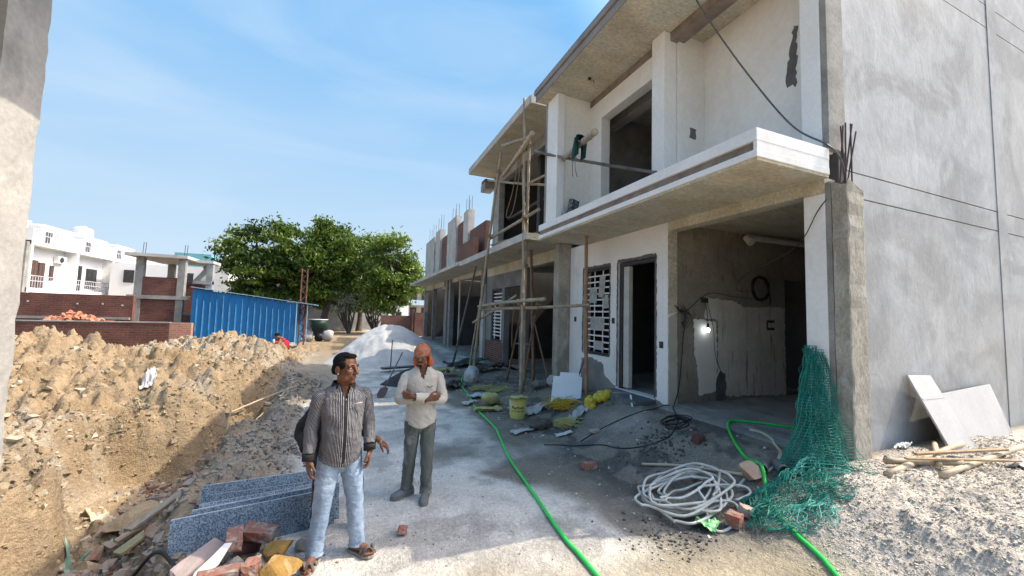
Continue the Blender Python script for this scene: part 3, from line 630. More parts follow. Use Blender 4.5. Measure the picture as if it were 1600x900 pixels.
# balcony with two white bands and a brown groove between them
mb = MB()
mb.box(3.925, 5.195, 2.785, 8.1, 4.005, 4.145); mb.box(3.925, 5.195, 2.785, 8.1, 3.825, 3.905)
balc = mb.build('balcony', WHITE, h1, bevel=0.006)
mb = MB(); mb.box(3.965, 5.18, 2.835, 8.08, 3.9, 4.01); mb.build('band_groove', BROWN, balc)
mb = MB(); mb.box(3.935, 5.19, 2.788, 2.83, 3.84, 4.13); mb.build('end_face', WHITE, balc)
mb = MB(); mb.box(3.95, 5.2, 2.80, 8.09, 3.795, 3.83); mb.build('balcony_soffit', SOFFIT, balc)
# upper storey
mb = MB(); mb.box(3.97, 4.16, 7.36, 7.84, 4.146, 7.0); mb.build('upper_pier', WHITE, h1, bevel=0.01)
mb = MB(); mb.box(3.98, 4.16, 7.845, 7.95, 3.9, 7.0); mb.build('party_edge', CONC, h1)
mb = MB(); mb.box(4.163, 4.84, 7.40, 7.9, 4.146, 7.0); mb.build('return_wall', WHITE2, h1)
mb = cellwall(MB(), 'x', 4.84, 5.06, 5.2, 7.9, 4.146, 6.84, [(5.25, 6.95, 4.15, 6.42)])
mb.build('upper_wall', WHITE2, h1)
mb = MB(); mb.box(4.84, 5.10, 2.86, 7.40, 6.845, 7.0); mb.build('roof_beam', BROWN, h1)
mb = MB(); mb.box(4.70, 4.98, 4.95, 5.245, 4.146, 6.998); mb.build('upper_pier', WHITE, h1, bevel=0.012)
mb = MB(); mb.box(4.985, 5.57, 4.90, 5.1, 4.146, 6.998); rw = mb.build('return_wall', WHITE2, h1)
rough_patch('bare_patch', DARKBARE, rw, 'y', 4.90, [(5.22, 5.18), (5.36, 5.16), (5.37, 5.36), (5.23, 5.37)], seed=21, amp=0.012)
mb = MB(); mb.box(5.57, 5.75, 2.86, 5.1, 4.146, 6.998); dw = mb.build('recess_wall', WHITE2, h1)
rough_patch('bare_patch', DARKBARE, dw, 'x', 5.57, [(3.36, 5.35), (3.5, 5.4), (3.47, 5.7), (3.42, 5.95), (3.38, 6.25), (3.34, 6.2)], seed=22, amp=0.02)
mb = MB(); mb.box(5.2, 5.42, 2.86, 3.09, 4.147, 6.998); mb.build('upper_pier', WHITE, h1, bevel=0.01)
# upper room seen through the opening
mb = MB(); mb.box(8.2, 8.4, 5.1, 7.9, 4.13, 7.0); mb.box(5.06, 8.2, 7.72, 7.9, 4.13, 7.0); mb.box(5.76, 8.2, 5.1, 5.24, 4.13, 7.0); mb.build('upper_room_wall', CONC, h1)
mb = MB(); mb.box(5.5, 5.75, 5.25, 7.7, 6.6, 6.99); mb.box(6.9, 7.1, 5.25, 7.7, 6.68, 6.99); mb.build('ceiling_beam', PALECONC, h1)
# roof slab with stepped fascia
mb = MB(); mb.box(3.72, 9.6, 2.85, 7.93, 7.0, 7.15); roof = mb.build('roof', SOFFIT, h1)
mb = MB(); mb.box(3.70, 3.74, 2.81, 7.95, 7.004, 7.15); mb.box(3.66, 9.62, 2.808, 7.96, 7.15, 7.28); mb.build('fascia', FASCIA, roof, bevel=0.004)
mb = MB(); mb.tube(spline([(4.3, 6.6, 7.0), (4.28, 6.58, 6.93), (4.31, 6.5, 6.88), (4.3, 6.45, 6.78)], 5), 0.006, 5); mb.ell((4.3, 6.62, 6.985), 0.035); mb.build('ceiling_wire', BLACKW, roof)
# side wall in rendered bands with thin grooves, a corner strip and a rib
mb = MB()
zs = [0.1, 3.615, 3.632, 3.935, 3.952, 7.09, 7.107, 7.5, 7.516, 8.4]
for i in range(0, len(zs), 2): mb.box(5.56, 15, 2.80, 3.0, zs[i], zs[i + 1])
side = mb.build('side_wall', SIDEWALL, h1)
mb = MB(); mb.box(5.43, 15, 2.815, 2.99, 0.1, 8.35); mb.build('groove_back', DARKBARE, side)
mb = MB(); mb.box(5.204, 5.54, 2.787, 2.849, 0.1, 3.75); mb.box(5.204, 5.54, 2.787, 2.855, 4.16, 7.0); mb.build('corner_strip', CONC, side, bevel=0.006)
mb = MB(); mb.box(9.64, 9.98, 2.788, 2.80, 0.1, 8.4); mb.build('wall_rib', SIDEWALL, side, bevel=0.01)

# column of the next plot, with its bars left sticking out
col = thing('concrete_column', 'rough concrete column with rusty bars sticking out of its top, at the near corner of the white house', 'column', (5.36, 2.70, 0.3))
mb = MB(); mb.sheet(lambda u, v: (0, 0, 0), 1, 1); mb = MB()
ring = []
for k in range(27):
    z = 0.2 + k * (3.52 / 26); r_ = random.Random(k)
    j = lambda a=0.008: r_.uniform(-a, a)
    x0, x1, y0, y1 = 5.2 + j(), 5.53 + j(), 2.62 + j(), 2.785
    if k == 26: z += 0
    loop = []
    for (ax, ay, bx, by) in ((x0, y0, x1, y0), (x1, y0, x1, y1), (x1, y1, x0, y1), (x0, y1, x0, y0)):
        for t_ in (0.05, 0.35, 0.65, 0.95): loop.append((ax + (bx - ax) * t_ + j(0.004), ay + (by - ay) * t_ + j(0.003), z + (j(0.05) - 0.14 * (ax + (bx - ax) * t_ - 5.2) / 0.33 if k == 26 else 0)))
    ring.append(loop)
mb.loft(ring); mb.build('column_shaft', COLCONC, col)
for (x, y, tx, ty, tz) in ((5.25, 2.66, 5.29, 2.66, 4.43), (5.27, 2.74, 5.36, 2.72, 4.44), (5.30, 2.68, 5.31, 2.72, 4.42), (5.36, 2.65, 5.39, 2.66, 4.44), (5.38, 2.74, 5.58, 2.70, 4.40), (5.26, 2.70, 5.42, 2.66, 4.44)):
    mb = MB(); mb.tube([(x, y, 3.5), ((x + tx) / 2 + 0.004, (y + ty) / 2, 3.98), (tx, ty, tz)], 0.0085, 6); mb.build('rebar', STEEL, col)

# ------------------------------------------------------------------ the row behind
def shell(root, y0, y1, zc, x1=9.2):
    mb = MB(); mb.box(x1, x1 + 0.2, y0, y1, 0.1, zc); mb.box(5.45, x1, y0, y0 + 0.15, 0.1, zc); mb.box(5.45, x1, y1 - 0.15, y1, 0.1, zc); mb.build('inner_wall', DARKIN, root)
    mb = MB(); mb.box(5.05, x1, y0 + 0.01, y1 - 0.01, 0.02, 0.16); mb.build('plinth', BARE, root)

h2 = thing('concrete_house', 'half built house with a sharp overhanging roof slab behind the bamboo scaffold', 'house', (5.2, 11.8, 0), 'unfinished row houses')
shell(h2, 8.79, 15.6, 3.93)
mb = MB(); mb.box(4.86, 5.24, 8.78, 9.05, 0.1, 3.93); mb.build('column', COLCONC, h2, bevel=0.01)
mb = cellwall(MB(), 'x', 5.2, 5.42, 11.75, 15.6, 0.1, 3.6, [(12.05, 13.5, 0.16, 3.05), (13.75, 14.9, 1.0, 3.05)])
w = mb.build('front_wall', M('dark grey render', (0.22, 0.22, 0.215), (0.15, 0.15, 0.148), 1.6, rough=0.95, bump=0.3), h2)
mb = MB(); mb.box(5.19, 5.2, 13.55, 15.55, 0.12, 1.0); mb.build('exposed_brick', BRICK, w)
mb = MB(); mb.box(5.188, 5.2, 11.76, 12.0, 0.12, 1.3); mb.build('exposed_brick', BRICK, w)
mb = MB(); mb.box(5.2, 5.44, 9.05, 15.6, 3.6, 3.93); mb.build('beam', SOFFIT, h2)
mb = MB(); 
for a, b, c, d in ((13.75, 13.83, 1.0, 3.05), (14.82, 14.9, 1.0, 3.05), (13.83, 14.82, 1.0, 1.08), (13.83, 14.82, 2.97, 3.05), (13.83, 14.82, 2.42, 2.48)): mb.box(5.23, 5.3, a, b, c, d)
wf = mb.build('window', METDARK, h2)
mb = MB()
for i in range(9): mb.box(5.255, 5.268, 13.83, 14.82, 1.2 + i * 0.135, 1.25 + i * 0.135)
for i in range(3): mb.box(5.255, 5.268, 13.83, 14.82, 2.55 + i * 0.14, 2.60 + i * 0.14)
for y in (13.95, 14.65): mb.box(5.27, 5.28, y, y + 0.1, 1.08, 2.42)
mb.build('window_bar', METWHITE, wf)
mb = MB(); mb.box(5.08, 5.19, 15.62, 15.95, 0.1, 3.3); mb.build('door_jamb', PALECONC, h2)
mb = MB(); mb.box(3.9, 9.4, 8.72, 15.1, 3.935, 4.1); sl = mb.build('floor_slab', SOFFIT, h2)
mb = MB(); mb.box(3.88, 3.9, 8.72, 15.1, 3.93, 4.12); mb.build('slab_edge', PALECONC, sl)
mb = MB(); mb.box(4.7, 4.95, 8.85, 9.85, 4.11, 4.42); mb.box(4.72, 4.9, 9.85, 13.7, 4.11, 4.28); mb.build('brick_parapet', BRICK, h2)
mb = cellwall(MB(), 'x', 4.96, 5.18, 8.85, 14.4, 4.11, 7.44, [(9.6, 13.75, 4.2, 7.05)])
mb.build('upper_wall', CONC, h2)
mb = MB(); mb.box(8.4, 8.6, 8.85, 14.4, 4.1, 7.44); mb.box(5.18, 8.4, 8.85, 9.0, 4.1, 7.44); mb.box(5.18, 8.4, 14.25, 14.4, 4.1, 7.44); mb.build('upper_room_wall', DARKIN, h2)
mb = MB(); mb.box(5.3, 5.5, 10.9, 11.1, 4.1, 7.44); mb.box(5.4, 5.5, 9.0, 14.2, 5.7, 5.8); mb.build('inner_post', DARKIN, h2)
mb = MB(); mb.box(3.92, 9.0, 8.72, 14.38, 7.44, 7.6); rf = mb.build('roof', SOFFIT, h2)
mb = MB(); mb.box(3.9, 3.925, 8.74, 14.4, 7.445, 7.66); mb.box(3.925, 9.0, 8.70, 8.73, 7.445, 7.66); mb.box(3.925, 9.0, 14.38, 14.41, 7.445, 7.66); mb.build('fascia', PALECONC, rf)
mb = MB(); displace_i = len(mb.v)
for k in range(9): mb.obox((4.1 + 0.12 * k, 8.82 + 0.02 * (k % 3), 7.7), (0.13, 0.2, 0.12), (0.1 * (k % 2), 0.05, 0.2 * (k % 3)))
mb.build('mortar_ridge', PALECONC, rf)
mb = MB(); mb.box(4.6, 5.0, 14.42, 15.0, 7.0, 7.28); mb.build('beam_stub', CONC, h2)
mb = MB(); mb.box(4.59, 5.0, 14.42, 14.9, 7.285, 7.4); mb.build('loose_course', BRICK, h2)

def rebars(par, x, ys, z, h_=0.75):
    for i, y in enumerate(ys):
        for dx in (0, 0.16):
            mb = MB(); mb.tube([(x + dx, y, z - 0.1), (x + dx + 0.02 * (i % 2), y + 0.015, z + h_ - 0.06 * i)], 0.012, 5); mb.build('rebar', STEEL, par)

h3 = thing('concrete_house', 'single storey shell with grey columns and brick panels on its slab, third from the camera', 'house', (5.2, 19, 0), 'unfinished row houses')
shell(h3, 15.98, 22.6, 4.0)
for a, b in ((22.1, 22.5), (15.97, 16.3)):
    mb = MB(); mb.box(5.15, 5.4, a, b, 0.1, 4.0); mb.build('column', BARE, h3)
mb = MB(); mb.box(5.2, 5.42, 16.3, 21.9, 3.78, 4.0); mb.build('beam', SOFFIT, h3)
mb = MB(); mb.tube([(5.1, 19.7, 0.1), (5.12, 19.75, 3.78)], 0.05, 8); mb.build('door_post', PALECONC, h3)
mb = MB(); mb.box(3.9, 9.4, 15.5, 22.3, 4.005, 4.13); sl = mb.build('floor_slab', SOFFIT, h3)
mb = MB(); mb.box(3.88, 3.9, 15.48, 22.32, 4.0, 4.15); mb.box(3.9, 5.2, 15.46, 15.5, 4.0, 4.15); mb.build('slab_edge', PALECONC, sl)
for a, b, x, t_, ys in ((21.0, 23.2, 5.1, 7.5, (21.3, 22.2)), (18.5, 19.4, 5.08, 7.25, (18.7, 19.2))):
    mb = MB(); mb.box(x, 5.4, a, b, 4.135, t_); up = mb.build('upper_column', PALECONC, h3); rebars(up, 5.15, ys, t_)
for x0, x1, a, b, t_ in ((5.2, 5.4, 19.42, 20.98, 6.95), (5.2, 5.4, 16.0, 18.48, 6.15), (4.7, 4.92, 16.1, 18.9, 5.35)):
    mb = MB(); mb.box(x0, x1, a, b, 4.135, t_); mb.build('brick_panel', BRICK, h3)

h4 = thing('concrete_house', 'farthest single storey shell of the row, its slab next to the tree', 'house', (5.2, 26.5, 0), 'unfinished row houses')
shell(h4, 22.62, 30.9, 4.0)
for a, b in ((22.9, 23.6), (30.5, 30.9), (27.2, 27.4)):
    mb = MB(); mb.box(5.15, 5.4, a, b, 0.1, 4.0); mb.build('column', BARE, h4)
mb = MB(); mb.box(5.2, 5.42, 24.1, 30.5, 3.7, 4.0); mb.build('beam', SOFFIT, h4)
mb = MB(); mb.box(3.92, 9.4, 22.5, 30.2, 4.005, 4.13); sl = mb.build('floor_slab', SOFFIT, h4)
mb = MB(); mb.box(3.9, 3.92, 22.48, 30.22, 4.0, 4.15); mb.box(3.92, 5.2, 22.46, 22.5, 4.0, 4.15); mb.build('slab_edge', PALECONC, sl)
for a, b, x, t_, ys in ((27.2, 30.6, 5.08, 7.4, (28, 29.6)), (25.2, 26.6, 5.06, 7.55, (25.4, 26.3))):
    mb = MB(); mb.box(x, 5.4, a, b, 4.135, t_); up = mb.build('upper_column', PALECONC, h4); rebars(up, 5.15, ys, t_, 1.0)
for a, b, t_ in ((26.62, 27.18, 7.1), (23.22, 25.18, 6.9)):
    mb = MB(); mb.box(5.2, 5.4, a, b, 4.135, t_); mb.build('brick_panel', BRICK, h4)
mb = MB(); mb.box(4.9, 5.04, 16.0, 30.8, -0.1, 0.12); tag(mb.build('kerb_strip', CONC), 'low concrete kerb in front of the far shells', None, None, 'structure')

# ------------------------------------------------------------------ left house corner beside the camera
lh = thing('brick_house', 'plastered corner pier and brickwork of a house at the left edge beside the camera', 'house', (-1.8, 2.2, 0))
mb = MB(); ring = []
for k in range(56):
    z = -0.2 + k * 0.0798; r_ = random.Random(100 + k); j = lambda a: r_.uniform(-a, a)
    x = -1.585; ye = 2.82 + j(0.010)
    ring.append([(x + j(.003), 2.53, z), (x + j(.003), 2.6, z), (x + j(.003), 2.72, z), (x - 0.004, ye - 0.015, z), (x - 0.018, ye, z), (x - 0.15, 2.82 + j(.006), z), (x - 0.3, 2.82, z), (x - 0.3, 2.53, z)])
mb.smooth = False; mb.loft(ring)
PIER = M('patchy pier plaster', (0.41, 0.40, 0.375), (0.31, 0.305, 0.29), 2.4, rough=0.95, bump=0.4, bscale=28, bdist=0.012, stain=(0.22, 0.22, 0.215), sscale=4, st=(0.58, 0.72), sstretch=(1, 1, 0.6), fine=0.12)
mb.build('corner_pier', PIER, lh)
mb = MB(); mb.box(-1.9, -1.615, -1.0, 2.525, -0.2, 4.198); mb.build('brick_wall', BRICK, lh)
mb = MB(); mb.box(-1.96, -0.62, -2.0, 2.95, 4.20, 4.32); mb.build('floor_slab', SOFFIT, lh)
# ------------------------------------------------------------------ far buildings and walls on the left
ap = thing('apartment_row', 'long white two storey row of flats with railed balconies, far left behind the brown wall', 'apartment building', (-22, 43, 0))
mb = MB(); mb.box(-28, -20.7, 35.8, 60, 0, 6.05); mb.build('wall', WHITEFAR, ap)
mb = MB(); mb.box(-28, -20.05, 35.55, 35.78, 0, 6.0); mb.build('end_wall', CONC, ap)
mb = MB(); mb.box(-21.6, -20.0, 35.8, 60, 5.85, 6.1); mb.build('roof_slab', WHITEFAR, ap)
mb = MB(); mb.box(-21.6, -20.0, 35.8, 60, 2.66, 2.95); mb.build('balcony_slab', WHITEFAR, ap)
mb = MB(); mb.box(-20.69, -20.6, 35.9, 60, 1.6, 2.6); mb.build('lower_paint', CREAM, ap)
fins = [35.8, 40.5, 45.4, 50.4, 55.3]
mb = MB()
for y in fins: mb.box(-21.6, -19.95, y, y + 0.16, 0, 6.95)
for y in (38.4, 43.1, 47.9, 52.8): mb.box(-20.3, -19.98, y, y + 0.3, 6.1, 6.95)
mb.build('fin_wall', WHITEFAR, ap)
for k, y in enumerate(fins[:4]):
    for (a, b, c, d) in ((1.3, 2.0, 2.95, 4.9), (2.1, 2.7, 2.95, 4.8), (3.2, 3.6, 3.6, 4.7)) if k == 0 else ((1.4, 2.1, 2.95, 5.0), (2.7, 4.1, 3.2, 4.9)):
        mb = MB(); mb.box(-20.7, -20.64, y + a, y + b, c, d); f = mb.build('window', METDARK, ap)
        mb = MB(); mb.box(-20.64, -20.63, y + a + 0.07, (y + (a + b) / 2) - 0.03, c + 0.08, d - 0.08); mb.box(-20.64, -20.63, (y + (a + b) / 2) + 0.03, y + b - 0.07, c + 0.08, d - 0.08)
        mb.build('pane', GLASS if k % 2 else M('brown curtain glass', (0.12, 0.06, 0.04), (0.08, 0.05, 0.04), 3, rough=0.2, bump=0), f)
for lev in (2.95, 6.1):
    for k, y in enumerate(fins[:4]):
        mb = MB()
        for z in (0.8, 0.45): mb.box(-20.06, -20.02, y + 0.2, y + 4.6, lev + z, lev + z + 0.05)
        for i in range(19): mb.box(-20.05, -20.03, y + 0.3 + i * 0.24, y + 0.33 + i * 0.24, lev, lev + 0.8)
        mb.build('balcony_rail', M('grey rail paint', (0.5, 0.5, 0.52), (0.42, 0.42, 0.44), 3, bump=0), ap)
for k, y in enumerate(fins[:4]):
    mb = MB(); mb.box(-25, -22.2, y + 0.1, y + 3.5, 6.05, 7.75); mb.box(-25.1, -22.1, y, y + 3.6, 7.75, 7.9); pz = mb.build('stair_room', WHITEFAR, ap)
    mb = MB(); mb.box(-22.2, -22.14, y + 0.5, y + 1.2, 6.2, 7.4); mb.build('door', METDARK, pz)
mb = MB(); mb.box(-20.68, -20.38, 39.3, 40.2, 4.9, 5.45); ac = mb.build('air_conditioner', WHITEFAR, ap, bevel=0.03)
mb = MB(); mb.tube([(-20.38, 39.6, 5.17), (-20.34, 39.6, 5.17)], 0.2, 16); mb.build('fan_grille', METDARK, ac)
TANK = M('white tank plastic', (0.74, 0.74, 0.73), (0.66, 0.66, 0.65), 3, rough=0.5, bump=0)
for k, (x, y, lab) in enumerate(((-23.4, 37.2, 'white water tank on the roof nearest the left pier'), (-23.0, 38.9, 'second white water tank on the flats roof, right beside the first'), (-23.2, 47.4, 'white water tank standing alone on the flats roof furthest right'))):
    mb = MB(); mb.tube([(x, y, 7.9), (x, y, 8.05), (x, y, 8.7), (x, y, 8.85), (x, y, 8.9), (x, y, 8.98)], [0.62, 0.68, 0.68, 0.5, 0.25, 0.22], 16)
    for z in (8.2, 8.45): mb.tube([(x, y, z), (x, y, z + 0.06)], 0.71, 16)
    tag(mb.build('water_tank', TANK), lab, 'water tank', 'roof water tanks')
for k in range(3):
    mb = MB()
mb = MB(); mb.tube([(-22.3, 41.9, 7.9), (-22.3, 42.9, 6.2)], 0.04, 6); mb.tube([(-22.3, 42.3, 7.9), (-22.3, 43.3, 6.2)], 0.04, 6)
for k in range(6): mb.tube([(-22.3, 41.95 + 0.17 * k, 7.8 - 0.28 * k), (-22.3, 42.35 + 0.17 * k, 7.8 - 0.28 * k)], 0.03, 5)
tag(mb.build('ladder', M('grey rail paint', (0.5, 0.5, 0.52))), 'grey ladder leaning on a stair room of the white flats', 'ladder')

bw = thing('brick_wall', 'long brown brick wall with white scaffold holes in front of the white flats', 'wall', (-11, 22.1, 0.5))
mb = MB(); mb.box(-14.5, -8.9, 22.0, 22.23, 0.3, 2.40); mb.build('wall_body', BRICKD, bw)
mb = MB(); mb.box(-14.5, -8.95, 21.88, 22.0, 1.36, 1.46); mb.build('ledge', CONC, bw)
mb = MB()
for x, z in ((-12.2, 2.05), (-10.7, 2.0), (-9.9, 2.02), (-9.25, 1.98)): mb.obox((x, 21.998, z), (0.06, 0.01, 0.06))
mb.build('white_plug', PEBWHITE, bw)
lw = thing('brick_wall', 'low dark brick wall right behind the earth mounds', 'wall', (-8.3, 18.1, 0.4))
mb = MB(); mb.box(-12.5, -6.2, 18.0, 18.23, 0.2, 1.38); mb.build('wall_body', BRICKD, lw)
mb = MB(); mb.box(-6.195, -5.55, 18.01, 18.22, 0.2, 1.40); mb.build('new_brickwork', BRICKL, lw)
mb = MB(); mb.box(-12.5, -6.2, 17.98, 18.25, 1.381, 1.42); mb.build('coping', CONC, lw)
rnd = random.Random(9); mb = MB()
for k in range(150):
    a = rnd.uniform(0, 6.28); r_ = rnd.random() ** 0.7; x = -10.2 + 0.85 * r_ * math.cos(a); h_ = 0.42 * (1 - r_)
    mb.obox((x, 20.9 + 0.5 * r_ * math.sin(a), 1.32 + h_ * rnd.random()), (0.2, 0.1, 0.07), (rnd.uniform(-1, 1), rnd.uniform(-1, 1), rnd.uniform(0, 3)))
mb.box(-11.2, -9.2, 20.6, 21.4, 0.3, 1.33)
tag(mb.build('brick_heap', M('heaped orange bricks', (0.48, 0.22, 0.13), (0.36, 0.15, 0.09), 6, bump=0.3)), 'heap of orange bricks between the low wall and the long brown wall', 'brick heap')

bf = thing('brick_house', 'open concrete frame with brick infill and a flat slab, left of the blue shed', 'house', (-8.2, 25.5, 0))
for x, y in ((-10.15, 25), (-8.45, 25), (-10.15, 28.6), (-8.45, 28.6), (-7.6, 26.2)):
    mb = MB(); mb.box(x, x + 0.3, y, y + 0.3, 0.3, 4.43); mb.build('column', CONC, bf)
mb = MB(); mb.box(-10.5, -8.0, 24.7, 28.9, 4.45, 4.60); mb.box(-8.0, -7.25, 26.0, 27.3, 4.40, 4.55); mb.build('roof', PALECONC, bf)
mb = MB(); mb.box(-10.4, -7.9, 24.96, 25.25, 2.33, 2.52); mb.box(-8.14, -7.3, 26.1, 26.5, 3.25, 3.42); mb.box(-8.15, -7.3, 25.2, 25.4, 1.55, 1.65); mb.build('tie_beam', CONC, bf)
for bx_ in ((-9.85, -8.45, 25.05, 25.25, 0.3, 2.33), (-9.85, -8.45, 25.05, 25.25, 2.52, 3.45), (-8.14, -7.3, 25.1, 25.3, 0.3, 1.55), (-9.7, -8.5, 28.65, 28.8, 0.3, 3.4), (-8.14, -7.6, 26.25, 26.4, 0.3, 3.2)):
    mb = MB(); mb.box(*bx_); mb.build('brick_infill', BRICKD, bf)
mb = MB(); mb.prism([(-8.3, 3.42), (-8.0, 3.42), (-7.35, 4.39), (-7.65, 4.39)], (0, 26.6, 0), (1, 0, 0), (0, 0, 1), (0, 1, 0), 1.1); mb.build('stair_flight', PALECONC, bf)
for x in (-10.0, -9.9, -8.3, -8.2):
    mb = MB(); mb.tube([(x, 25.2, 4.6), (x + 0.02, 25.2, 5.2)], 0.014, 5); mb.build('rebar', STEEL, bf)

# blue corrugated shed
sh = thing('metal_shed', 'blue corrugated metal site shed with a roof sloping down to the right', 'shed', (-5.1, 25.2, 0))
def top(x): return 2.96 + (x + 7.45) * (2.38 - 2.96) / 4.6
mb = MB(); prof = []
x = -7.45
while x < -2.9:
    for dx, dy in ((0, 0), (0.17, 0), (0.20, -0.035), (0.235, -0.035), (0.265, 0)): prof.append((x + dx, 24.0 + dy))
    x += 0.275
prof = [(min(a, -2.86), b) for a, b in prof]
o = len(mb.v)
for a, b in prof: mb.v += [(a, b, -0.3), (a, b, top(a) - 0.06)]
for i in range(len(prof) - 1): mb.face((o + 2 * i, o + 2 * i + 2, o + 2 * i + 3, o + 2 * i + 1))
mb.add([(-2.86, 24.0, -0.3), (-2.86, 27.2, -0.3), (-2.86, 27.2, 2.3), (-2.86, 24.0, 2.3)], [(0, 1, 2, 3)])
mb.add([(-7.45, 24.0, -0.3), (-7.45, 27.2, -0.3), (-7.45, 27.2, 2.9), (-7.45, 24.0, 2.9)], [(3, 2, 1, 0)])
mb.add([(-7.45, 27.2, -0.3), (-2.86, 27.2, -0.3), (-2.86, 27.2, 2.3), (-7.45, 27.2, 2.9)], [(3, 2, 1, 0)])
mb.build('wall_sheet', BLUE, sh)
mb = MB(); mb.prism([(-7.5, top(-7.5)), (-2.0, top(-2.0)), (-2.0, top(-2.0) + 0.03), (-7.5, top(-7.5) + 0.03)], (0, 23.88, 0), (1, 0, 0), (0, 0, 1), (0, 1, 0), 3.5); mb.build('roof', BLUEL, sh)
mb = MB(); mb.tube([(-2.82, 23.95, -0.2), (-2.82, 23.95, 2.36)], 0.03, 6); mb.tube([(-2.3, 23.95, -0.1), (-2.3, 23.95, 2.3)], 0.02, 6); mb.build('corner_post', BLUEL, sh)
mb = MB()
k = 0; x = -7.26
while x < -2.95:
    r_ = random.Random(k); z0 = 0.2 + r_.uniform(0, 0.7); z1 = top(x) - 0.15 - r_.uniform(0, 0.5); mb.box(x + 0.01, x + 0.035, 23.955, 23.962, z0, z1); x += 0.275; k += 1
mb.build('worn_rib', M('worn rib paint', (0.20, 0.45, 0.66), (0.10, 0.30, 0.52), 4, rough=0.5, bump=0), sh)
# lattice post
lp = thing('lattice_post', 'rust red steel lattice post standing at the right end of the blue shed', 'post', (-2.6, 25.0, 0))
mb = MB()
for dx, dy in ((0, 0), (0.28, 0), (0, 0.28), (0.28, 0.28)): mb.tube([(-2.75 + dx, 24.6 + dy, 0), (-2.75 + dx, 24.6 + dy, 4.3)], 0.025, 5)
mb.build('upright', RUSTRED, lp)
mb = MB()
for k in range(14):
    z = 0.1 + k * 0.3; s_ = k % 2
    for (ax, ay, bx, by) in ((0, 0, 0.28, 0), (0, 0, 0, 0.28), (0.28, 0, 0.28, 0.28), (0, 0.28, 0.28, 0.28)):
        mb.tube([(-2.75 + (bx if s_ else ax), 24.6 + (by if s_ else ay), z), (-2.75 + (ax if s_ else bx), 24.6 + (ay if s_ else by), z + 0.3)], 0.016, 4)
mb.build('lacing', RUSTRED, lp)

# building behind the trees, compound wall, right hand far buildings
wb = thing('white_building', 'dirty white building with ledges half hidden behind the trees', 'building', (-4, 48, 0))
mb = MB(); mb.box(-13, 1.6, 47, 55, 0, 8.3); mb.build('wall', WHITEFAR, wb)
mb = MB(); mb.box(-13.2, 1.8, 46.6, 47, 4.9, 5.15); mb.box(-13.2, 1.8, 46.6, 47, 8.1, 8.35); mb.build('ledge', WHITEFAR, wb)
for x in (-11, -8, -5, -2.2):
    mb = MB(); mb.box(x, x + 1.4, 46.95, 47.05, 5.9, 7.3); f = mb.build('window', METDARK, wb); mb = MB(); mb.box(x + 0.1, x + 1.3, 46.94, 46.95, 6.0, 7.2); mb.build('pane', GLASS, f)
cw = thing('compound_wall', 'long dirty white compound wall at the foot of the trees', 'wall', (-3, 44.5, 0))
mb = MB(); mb.box(-13, 3.1, 44.4, 44.6, -0.1, 4.3); mb.build('wall_body', GREYWALL, cw)
mb = MB(); mb.box(-13, 3.15, 44.3, 44.7, 4.3, 4.42); mb.build('coping', GREYWALL, cw)
fb = thing('white_building', 'narrow white three storey block seen between the right tree and the row', 'building', (6.5, 50, 0))
mb = MB(); mb.box(3.9, 6.2, 48, 56, 0, 6.4); mb.build('wall', WHITEFAR, fb)
for z in (0.8, 2.7, 4.6):
    mb = MB(); mb.box(4.5, 5.4, 47.94, 48.0, z, z + 1.2); f = mb.build('window', METDARK, fb); mb = MB(); mb.box(4.6, 5.3, 47.93, 47.94, z + 0.1, z + 1.1); mb.build('pane', GLASS, f)
fb2 = thing('painted_building', 'two storey building with pale blue balcony bands at the end of the street', 'building', (8.5, 52, 0))
mb = MB(); mb.box(6.3, 14, 50, 58, 0, 6.5); mb.build('wall', M('tan render', (0.42, 0.34, 0.26), (0.36, 0.29, 0.22), 1), fb2)
mb = MB(); mb.box(6.2, 14, 48.8, 50, 2.9, 3.5); mb.box(6.2, 14, 48.8, 50, 6.0, 6.5); mb.build('balcony', M('pale blue paint', (0.45, 0.6, 0.7), (0.4, 0.54, 0.64), 1), fb2)
for x in (6.6, 8.0, 9.4):
    for z in (0.5, 3.6):
        mb = MB(); mb.box(x, x + 0.8, 49.94, 50, z, z + 2.1); mb.build('door', METDARK, fb2)
ob = thing('brick_wall', 'low red brick boundary wall beyond the sand heap', 'wall', (4.4, 34, 0))
mb = MB(); mb.box(2.2, 4.6, 34, 34.2, 0, 1.7); mb.box(4.7, 6.4, 33, 33.2, 0, 2.0); mb.build('wall_body', BRICK, ob)
mb = MB(); mb.box(4.62, 4.78, 33, 34.2, 0, 2.25); mb.build('pier', BRICK, ob)
for k, (x, y, w, h_, lab) in enumerate(((-23, 265, 9.5, 56, 'taller of two pale tower blocks rising behind the tree tops'), (-31, 268, 8, 46, 'shorter pale tower block just left of the taller one'))):
    tw = thing('tower_block', lab, 'tower block', (x, y, 0), 'far tower blocks')
    mb = MB(); mb.box(x, x + w, y, y + 10, 0, h_ ); mb.box(x + w * 0.3, x + w * 0.7, y + 1, y + 6, h_, h_ + 3); mb.build('wall', M('far tower paint', (0.62, 0.66, 0.70), (0.58, 0.62, 0.66), 0.1, bump=0), tw)
    mb = MB()
    for z in range(3, int(h_) - 2, 3):
        for i in range(3): mb.box(x + 1 + i * (w - 2) / 3, x + 2.2 + i * (w - 2) / 3, y - 0.05, y, z, z + 1.5)
    mb.build('window_row', M('far glass', (0.3, 0.34, 0.38), (0.28, 0.32, 0.36), 1, bump=0), tw)
